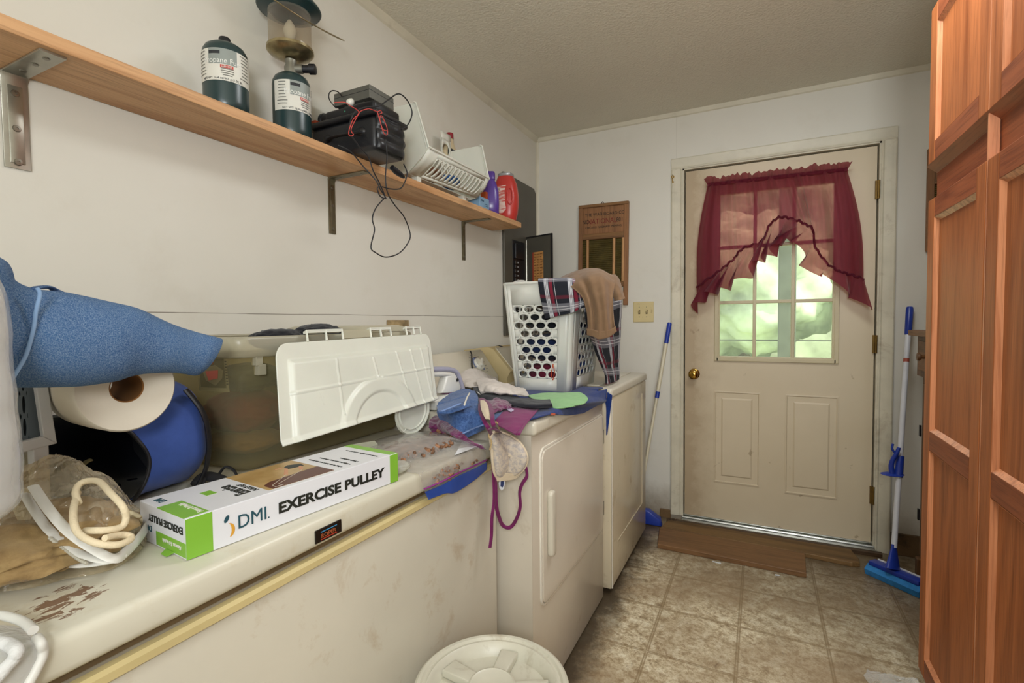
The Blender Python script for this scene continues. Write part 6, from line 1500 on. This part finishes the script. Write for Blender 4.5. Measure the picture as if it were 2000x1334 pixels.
rows = [pX((893, 735, .24), (910, 722, .255), (930, 720, .265), (950, 730, .27), (968, 737, .275)), pX((893, 745, .29), (912, 736, .30), (935, 735, .31), (958, 743, .315), (978, 748, .32)), pZ((893, 755, ZD+.03), (915, 756, ZD+.045), (938, 754, ZD+.05), (962, 757, ZD+.045), (985, 758, ZD+.04))]
flat('white_undershirt', 'crumpled off-white undershirt below the dryer dial', 'shirt', rows, mws, .006, 28, 60, 40, 3)
rows = [pZ((930, 742, ZD+.065), (952, 738, ZD+.075), (975, 745, ZD+.070), (1000, 753, ZD+.058), (1025, 760, ZD+.040)), pZ((933, 752, ZD+.070), (955, 748, ZD+.082), (980, 753, ZD+.076), (1005, 760, ZD+.062), (1031, 766, ZD+.040)), pZ((936, 762, ZD+.060), (960, 764, ZD+.062), (985, 767, ZD+.058), (1010, 770, ZD+.050), (1033, 773, ZD+.032)), pZ((940, 768, ZD+.050), (962, 770, ZD+.050), (988, 772, ZD+.046), (1012, 774, ZD+.040), (1030, 776, ZD+.026))]
flat('white_tee', 'bunched off-white tee shirt between the dial and the hamper', 'shirt', rows, mws, .0075, 34, 80, 46, 9, zmin=ZD+.010)
# ---- steam iron
mir = mat('iron_white', 'dddcd6', .3); mil = mat('iron_lilac', 'a9a8bd', .3)
ir = thing('clothes_iron', 'white and lilac clothes iron on the dryer behind the hanging bin lid', 'iron', (.36, 1.5, ZD))
XI = .36
pts = spl([aX(XI, *p_) for p_ in ((838, 722), (860, 721), (880, 722), (892, 728), (898, 742), (903, 757), (906, 768))], 40)
b = MB(); b.tube(pts, .009, 12); obj('handle', b, mil, ir, auto=60)
pts = spl([aX(XI+.004, *p_) for p_ in ((838, 732), (862, 731), (880, 732))], 14); b = MB(); b.tube(pts, .010, 12, flat=.8); obj('handle_grip', b, mir, ir, auto=60)
P_ = [aX(XI+.015, *p_) for p_ in ((874, 735), (890, 729), (897, 742), (902, 757), (898, 768), (864, 768), (868, 757))]; b = MB(); b.prism(P_, (-.035, 0, 0), bev=.008, seg=3); obj('body', b, mir, ir, auto=50)
c_ = aX(XI+.0155, 893, 742); b = MB(); b.lathe([(.001, 0), (.0065, 0), (.0055, .003), (.001, .003)], c_, (1, 0, 0), 20); obj('button', b, mblk, ir, auto=50)
zz = ZD+.002; P_ = [Vector((XI-.05, aX(XI, 838, 760).y-.03, zz)), Vector((XI+.045, aX(XI, 838, 760).y-.03, zz)), Vector((XI+.05, aX(XI, 890, 760).y-.02, zz)), Vector((XI, aX(XI, 905, 760).y+.03, zz)), Vector((XI-.05, aX(XI, 890, 760).y-.02, zz))]
b = MB(); b.prism(P_, (0, 0, .034), bev=.006); obj('housing', b, mir, ir, auto=50)
pts = spl([aX(XI-.02, *p_) for p_ in ((858, 734), (864, 742), (872, 752))], 10); obj('cord', MB().tube(pts, .0025, 8), mblk, ir)
# ---- purple satin pieces
s = NT('plum_satin'); s.set(col=s.ramp(s.noise(30, 5), [(.3, lin('4d0f3c')), (.7, lin('7d1f62'))]), rough=.28, spec=.7, sheen=.3); s.bump(s.noise(45, 4, rough=.6), .9, .006); msat = s.m
def px2(L, zz): return pZ(*[(a, c, ZD+z) for (a, c), z in zip(L, zz)])
rows = [px2([(856, 762), (866, 758), (878, 758), (890, 762)], [.03, .04, .04, .035]), px2([(853, 768), (866, 766), (879, 766), (893, 768)], [.03, .042, .042, .035]), px2([(853, 774), (866, 774), (880, 773), (893, 773)], [.022, .026, .026, .022])]
flat('satin_garment', 'shiny plum satin garment behind the blue washcloth beside the iron', 'clothing', rows, msat, .004, 50, 40, 24, 2)
rows = [px2([(948, 780), (965, 776), (985, 779), (997, 785)], [.030, .038, .036, .030]), px2([(955, 790), (970, 785), (988, 786), (999, 793)], [.034, .042, .040, .030]), px2([(958, 803), (972, 798), (986, 796), (998, 798)], [.030, .034, .032, .024]), px2([(960, 812), (968, 806), (978, 802), (988, 800)], [.024, .026, .026, .022])]
flat('satin_garment', 'shiny plum satin garment bunched right of the bra on the magenta shirt', 'clothing', rows, msat, .005, 45, 44, 34, 4, zmin=ZD+.012)
rows = [pZ((838, 822, ZD-.012), (850, 812, ZD-.006), (866, 818, ZD-.002), (880, 830, ZD-.004), (900, 845, ZD-.010)), pZ((838, 834, ZF+.030), (854, 828, ZF+.034), (870, 838, ZF+.036), (888, 852, ZF+.030), (920, 862, ZF+.024)), pZ((842, 842, ZF+.012), (860, 842, ZF+.014), (880, 850, ZF+.014), (903, 862, ZF+.012), (940, 872, ZF+.010)), pZ((850, 848, ZF+.006), (866, 850, ZF+.006), (886, 858, ZF+.006), (910, 867, ZF+.006), (950, 878, ZF+.006))]
g = patch(rows, 70, 34, .004, 42, 7)
for r in g:
    for p in r:
        p.z = max(p.z, ZF+.003); p.y = min(p.y, 1.284)
tag(uvpatch('satin_garment', g, msat, solid=.003), 'plum satin garment with lace trim spilling onto the freezer under the washcloth', 'clothing')
# ---- washcloth over the step between dryer and freezer
wc_ = thing('blue_washcloth', 'medium blue terry washcloth draped from the dryer down onto the freezer', 'washcloth', (.45, 1.3, ZD))
rows = [pZ((880, 768, ZD+.040), (897, 761, ZD+.046), (912, 758, ZD+.050), (926, 762, ZD+.050), (933, 772, ZD+.044)),
        pZ((858, 784, ZD+.036), (880, 778, ZD+.044), (902, 775, ZD+.052), (922, 778, ZD+.052), (936, 788, ZD+.044)),
        pZ((854, 802, ZD+.020), (878, 804, ZD+.030), (902, 802, ZD+.036), (924, 802, ZD+.034), (943, 808, ZD+.026)),
        pZ((862, 820, ZD-.004), (884, 824, ZD+.004), (906, 822, ZD+.010), (928, 820, ZD+.010), (947, 822, ZD+.008)),
        pZ((874, 838, ZF+.032), (888, 842, ZF+.034), (908, 840, ZF+.036), (928, 836, ZF+.038), (947, 833, ZF+.040)),
        pZ((890, 852, ZF+.022), (900, 856, ZF+.022), (915, 853, ZF+.022), (930, 847, ZF+.022), (946, 840, ZF+.024))]
g = patch(rows, 90, 100, .0085, 15, 3)
for r in g:
    for p in r:
        if p.y > 1.286: p.z = max(p.z, ZD+.004)
        else: p.z = max(p.z, ZF+.006)
uvpatch('terry_cloth', g, mw2, wc_, solid=.004)
rows = [pZ((853, 792, ZD+.050), (876, 786, ZD+.056), (897, 780, ZD+.060), (914, 775, ZD+.062)), pZ((856, 804, ZD+.048), (878, 799, ZD+.054), (900, 792, ZD+.058), (918, 786, ZD+.060)), pZ((862, 810, ZD+.040), (880, 807, ZD+.046), (902, 800, ZD+.050), (921, 793, ZD+.052))]
g = patch(rows, 50, 20, .002, 30, 5); uvpatch('folded_layer', g, mw2, wc_, solid=.004)
obj('woven_band', MB().tube(spl(pZ((905, 846, ZF+.045), (922, 838, ZF+.048), (943, 830, ZF+.050)), 20), .004, 8, flat=.3), mat('band_light', '7590c4', .9), wc_, auto=60)
obj('woven_band', MB().tube(spl(pZ((862, 803, ZD+.060), (880, 796, ZD+.064), (899, 788, ZD+.068)), 20), .004, 8, flat=.3), mat('band_light', '7590c4', .9), wc_, auto=60)
obj('white_edge_tag', MB().tube(spl(pZ((907, 791, ZD+.075), (912, 777, ZD+.082), (917, 768, ZD+.084)), 12), .0022, 8), mlbl, wc_)
b = MB(); b.prism(pZ((962, 825, ZD+.016), (960, 812, ZD+.016), (977, 803, ZD+.014), (984, 805, ZD+.014)), (0, 0, .005), bev=.001); obj('cloth_corner', b, mw2, wc_)
# ---- magenta shirt
mmg = cloth('magenta_jersey', '741a58', '82205f', 14, 700)
mgt = thing('magenta_shirt', 'folded magenta tee shirt with pale print over the near edge of the dryer', 'shirt', (.6, 1.4, ZD))
rows = [pZ((960, 790, ZD+.012), (985, 778, ZD+.014), (1010, 782, ZD+.014), (1032, 788, ZD+.013), (1050, 795, ZD+.012)),
        pZ((962, 800, ZD+.016), (985, 794, ZD+.018), (1007, 797, ZD+.018), (1028, 801, ZD+.016), (1046, 805, ZD+.013)),
        pZ((966, 815, ZD+.014), (984, 812, ZD+.016), (1002, 814, ZD+.018), (1018, 816, ZD+.016), (1032, 820, ZD+.012)),
        pZ((970, 826, ZD+.006), (985, 828, ZD+.008), (998, 831, ZD+.010), (1012, 833, ZD+.010), (1022, 834, ZD+.008)),
        pZ((974, 832, ZD+.003), (986, 838, ZD+.003), (998, 844, ZD+.003), (1006, 848, ZD+.003), (1013, 846, ZD+.003))]
g = patch(rows, 70, 60, .0022, 24, 4); clampz(g, ZD+.003); uvpatch('folded_body', g, mmg, mgt, solid=.004)
for k in range(3):
    L = [(1050-3*k, 797+2*k, ZD+.014-.004*k), (1040-3*k, 808+2*k, ZD+.015-.004*k), (1025-3*k, 826+2*k, ZD+.013-.003*k), (1013-3*k, 846, ZD+.010-.002*k)]
    g = patch([pZ(*L), [p+Vector((.0, .0, -.004)) for p in pZ(*[(a+2, c+1, z) for a, c, z in L])]], 40, 4, .001, 30, k); uvpatch('folded_edge', g, mmg, mgt, solid=.003)
mpr2 = mat('lilac_print', 'c9bcd8', .7)
for P_ in ([(975, 780), (985, 778), (1000, 783), (1008, 784), (1018, 788), (1014, 793), (1006, 796), (998, 790), (985, 786)], [(990, 800), (998, 797), (1004, 801), (998, 805)]):
    b = MB(); b.prism(pZ(*[(a, c, ZD+.0225) for a, c in P_]), (0, 0, .0006)); obj('print', b, mpr2, mgt)
tag(obj('orange_clip', MB().box(-.011, .011, -.004, .004, .0, .006, .002, M=Matrix.Translation(aZ(ZD+.0005, 1078, 811)) @ Matrix.Rotation(.3, 4, 'Z')), mat('orange_plastic', 'a8431f')), 'tiny orange clip on the dryer top beside the towel edge', 'clip')
# ---- bra hanging between freezer and dryer
def hg(px, py, o=0):
    a = aX(.690+o, px, py); c = aY(1.232-o, px, py); return a if px < 985 else c
mvel = cloth('maroon_trim', '5e1747', '74205a', 40, 600, .6, .4); mcup = cloth('cream_satin', 'd8c8ae', 'c8b79c', 10, 500, .6, .15)
s = NT('silver_lace'); s.set(col=s.ramp(s.noise(110, 5, rough=.7), [(.42, lin('aca39e')), (.55, lin('c9bcaa'))]), rough=.6); s.bump(s.noise(120, 3), .5, .002); mlac = s.m
br_ = thing('lace_bra', 'cream and maroon lace bra hanging over the corner between freezer and dryer', 'bra', hg(985, 850))
cc_ = hg(990, 888); g = []
oL = [(958, 850), (972, 843), (995, 850), (1015, 865), (1028, 888), (1026, 908), (1012, 925), (988, 935), (968, 930), (962, 905), (960, 878)]
R0 = [hg(a, c) if a < 985 else hg(a, c) for a, c in oL]
cen_ = (hg(984, 888)+hg(988, 888))/2
for k in range(14):
    t_ = k/13; bul = math.sqrt(max(0, 1-t_*t_))*.032
    g.append([cen_+(crc(R0, j/60)-cen_)*max(t_, .02)+Vector((bul*.8, -bul*.7, 0)) for j in range(60)])
g = [[p for p in r] for r in g]; uvpatch('cup', g, mlac, br_, solid=.002, closed=True)
b = MB(); b.tube([crc(R0, k/60)+Vector((.002, -.002, 0)) for k in range(60)], .0045, 8, closed=True); obj('cup_edge', b, mcup, br_, auto=60)
seam_ = spl([cen_+(R0[10]-cen_)*.95+Vector((.008, -.008, 0)), cen_+Vector((.028, -.024, .006)), cen_+(R0[4]-cen_)*.9+Vector((.01, -.01, 0))], 20); obj('cup_seam', MB().tube(seam_, .0025, 8), mcup, br_)
rows = [[hg(1020, 900)+Vector((.004, -.004, 0)), hg(1005, 922)+Vector((.006, -.006, 0)), hg(968, 918)+Vector((.006, -.006, 0))], [hg(1027, 908), hg(1008, 934), hg(968, 940)]]
uvpatch('cup_band', patch(rows, 30, 10, .001, 20, 1), mcup, br_, solid=.003)
def strap(L, w_, m=mvel, name='strap', flat=.28): return obj(name, MB().tube(spl(L, 70), w_, 10, flat=flat), m, br_, auto=60)
strap([aZ(ZD+.05, 940, 778), aZ(ZD+.045, 938, 800), aZ(ZD+.03, 946, 822), aZ(ZD+.01, 955, 838), hg(960, 852), hg(961, 880), hg(963, 910), hg(965, 945), hg(965, 980), hg(961, 1010), hg(960, 1045), hg(957, 1070)], .0058)
strap([hg(966, 930), hg(968, 955), hg(969, 985), hg(974, 1008), hg(982, 1026), hg(996, 1030), hg(1008, 1015), hg(1016, 990), hg(1015, 962), hg(1020, 945), hg(1029, 930), hg(1027, 912)], .0052)
rows = [pZ((938, 782, ZD+.056), (946, 783, ZD+.058), (954, 790, ZD+.056)), pZ((940, 800, ZD+.052), (948, 800, ZD+.056), (956, 806, ZD+.052)), pZ((948, 818, ZD+.042), (954, 818, ZD+.044), (959, 820, ZD+.042))]
uvpatch('upper_cup', patch(rows, 16, 20, .0015, 30, 2), mcup, br_, solid=.003)
strap([aZ(ZD+.058, 943, 779), aZ(ZD+.058, 955, 788), aZ(ZD+.054, 961, 806), aZ(ZD+.044, 962, 822), aZ(ZD+.025, 966, 835), hg(972, 842)], .0055)
strap([aZ(ZD+.02, 955, 838), aZ(ZD+.02, 968, 838), hg(978, 845), hg(998, 851)], .006)
c_ = hg(980, 945); u_ = Vector((.6, .8, 0)); b = MB(); b.prism([c_+u_*x+Vector((0, 0, z)) for x, z in ((-.006, .016), (.006, .016), (.010, .004), (.006, -.014), (-.001, -.019), (-.008, -.010), (-.010, .004))], Vector((.0012, -.001, 0))); tg_ = obj('swing_tag', b, mat('tag_white', 'd5d8de', .4), br_)
b = MB(); b.prism([c_+u_*x+Vector((.0014, -.0012, z)) for x, z in ((-.004, .008), (.005, .008), (.006, 0), (.002, -.010), (-.005, -.006))], Vector((.0005, -.0004, 0))); obj('tag_print', b, mat('tag_navy', '2c3a66', .4), tg_)
b = MB()
for p_ in spl([hg(951, 826), hg(956, 838), hg(953, 850), hg(958, 862), hg(955, 876)], 26): 
    t = bmesh.new(); bmesh.ops.create_icosphere(t, subdivisions=1, radius=.0026)
    for v in t.verts: v.co += p_+Vector((.006, -.006, 0))
    b.add(t)
obj('bead_chain', b, mat('pale_gold', 'd8c090', .3, .5), br_)
b = MB()
for p_ in spl([hg(960, 828), hg(968, 824), hg(973, 834), hg(966, 842)], 18): 
    t = bmesh.new(); bmesh.ops.create_icosphere(t, subdivisions=1, radius=.0024)
    for v in t.verts: v.co += p_+Vector((.006, -.006, 0))
    b.add(t)
obj('bead_chain', b, mat('pale_gold', 'd8c090'), br_)
# ================================================================ curtain on the door window
s = NT('wine_voile'); t = s.t
col = s.ramp(s.noise(12, 5, s.co((6, 1, 1))), [(.3, lin('581230')), (.7, lin('72183a'))])
s.set(col=col, rough=.65, spec=.35, sheen=.3)
tl_ = t.nodes.new('ShaderNodeBsdfTranslucent'); s.l(s.mix(.5, col, lin('d06a78')), tl_.inputs[0])
tp = t.nodes.new('ShaderNodeBsdfTransparent'); tp.inputs[0].default_value = lin('f0b8b0')
m1 = t.nodes.new('ShaderNodeMixShader'); m1.inputs[0].default_value = .62; s.l(s.b.outputs[0], m1.inputs[1]); s.l(tl_.outputs[0], m1.inputs[2])
m2 = t.nodes.new('ShaderNodeMixShader'); m2.inputs[0].default_value = .20; s.l(m1.outputs[0], m2.inputs[1]); s.l(tp.outputs[0], m2.inputs[2]); s.l(m2.outputs[0], t.nodes['Material Output'].inputs[0])
s.bump(s.noise(260, 2, s.co((1, 1, .1))), .2, .001); mvo = s.m
YC = YB-.045
ct = thing('door_curtain', 'sheer wine-red swag curtain with ruffled hem over the door window', 'curtain', (1.39, YC, 1.95))
gath = [(1361, 562), (1402, 532), (1430, 509), (1451, 487), (1489, 470), (1504, 439), (1530, 425), (1562, 434), (1586, 450), (1594, 487), (1627, 525), (1655, 535), (1687, 545)]
hem = [(1354, 609), (1376, 580), (1402, 568), (1424, 560), (1459, 540), (1480, 512), (1507, 499), (1520, 473), (1552, 476), (1575, 530), (1612, 540), (1655, 578), (1691, 600)]
topL, topR = aY(YC, 1382, 362), aY(YC, 1655, 332)
def smp(L, u): return cr([Vector((a, c, 0)) for a, c in L], u)
NU = 320; nrow = 44; g = []; rr = random.Random(4); ph = [rr.uniform(0, 6) for _ in range(6)]
def plt(u, v, a=1): return a*(.45*math.sin(u*62+ph[0]+1.2*math.sin(u*9))+.35*math.sin(u*101+ph[1]+v*1.3)+.45*math.sin(u*31+ph[2]+v*.9))
for i in range(nrow+1):
    v = i/nrow; row = []
    for j in range(NU+1):
        u = j/NU; T_ = topL+(topR-topL)*u; q = smp(gath, u); B_ = aY(YC, q.x, q.y); B_.y = YC
        p = T_+(B_-T_)*v; bow = math.sin(PI*v)*.02*(2*abs(u-.5))**3*(1 if u > .5 else -1); p.x += bow
        p.y = YC-.012+plt(u, v, .014+.006*v)-.012*math.sin(PI*min(v*1.0, 1)); row.append(p)
    g.append(row)
uvpatch('curtain_panel', g, mvo, ct, solid=0)
g2 = []
for i in range(16):
    v = i/15; row = []
    for j in range(NU*2+1):
        u = j/(NU*2); a = smp(gath, u); c = smp(hem, u); A_ = aY(YC, a.x, a.y); B_ = aY(YC, c.x, c.y)
        wv_ = math.sin(u*78+2*math.sin(u*11))*.6+.3*math.sin(u*131+1)+.1*math.sin(u*200)
        p = A_+(B_-A_)*v; p.z += -.016*v*math.sin(u*78+1.2+2*math.sin(u*11)); p.x += .026*v*math.cos(u*78+2*math.sin(u*11)); p.y = YC-.014+(.008+.045*v)*wv_-.010*v; row.append(p)
    g2.append(row)
uvpatch('hem_ruffle', g2, mvo, ct, solid=0)
b = MB(); b.tube([Vector((g[-1][j].x, g[-1][j].y-.004, g[-1][j].z+.004*math.sin(j*.55)+.002*math.sin(j*1.3))) for j in range(0, NU+1)], .006, 8); obj('gathered_seam', b, mvo, ct, auto=60)
g3 = []
for i in range(10):
    v = i/9; row = []
    for j in range(NU+1):
        u = j/NU; T_ = topL+(topR-topL)*u; hgt = .038+.022*noise.noise(Vector((u*16, 3, 0)))+.014*noise.noise(Vector((u*45, 9, 0)))
        p = T_+Vector((0, 0, hgt*v)); p.x += .020*v*(1 if u > .97 else -1 if u < .03 else 0)*1.0; p.y = YC-.014+plt(u*1.4, 0, .008+.004*v); row.append(p)
    g3.append(row)
uvpatch('header_ruffle', g3, mvo, ct, solid=0)
# pole pocket band
g4 = []
for i in range(9):
    a = PI*i/8; row = []
    for j in range(NU+1):
        u = j/NU; T_ = topL+(topR-topL)*u; row.append(Vector((T_.x, YC-.012-.009*math.sin(a)+.0025*math.sin(u*150), T_.z+.011*math.cos(a))))
    g4.append(row)
uvpatch('rod_pocket', g4, mvo, ct, solid=0)
rd = thing('curtain_rod', 'thin curtain rod carrying the wine-red curtain on the door', 'curtain rod', ((topL.x+topR.x)/2, YC, topL.z))
obj('rod', MB().tube([(topL.x-.004, YB+.008, topL.z), (topL.x-.004, YC-.004, topL.z), (topR.x+.004, YC-.004, topR.z), (topR.x+.004, YB+.008, topR.z)], .0042, 10), mwht, rd, auto=60)
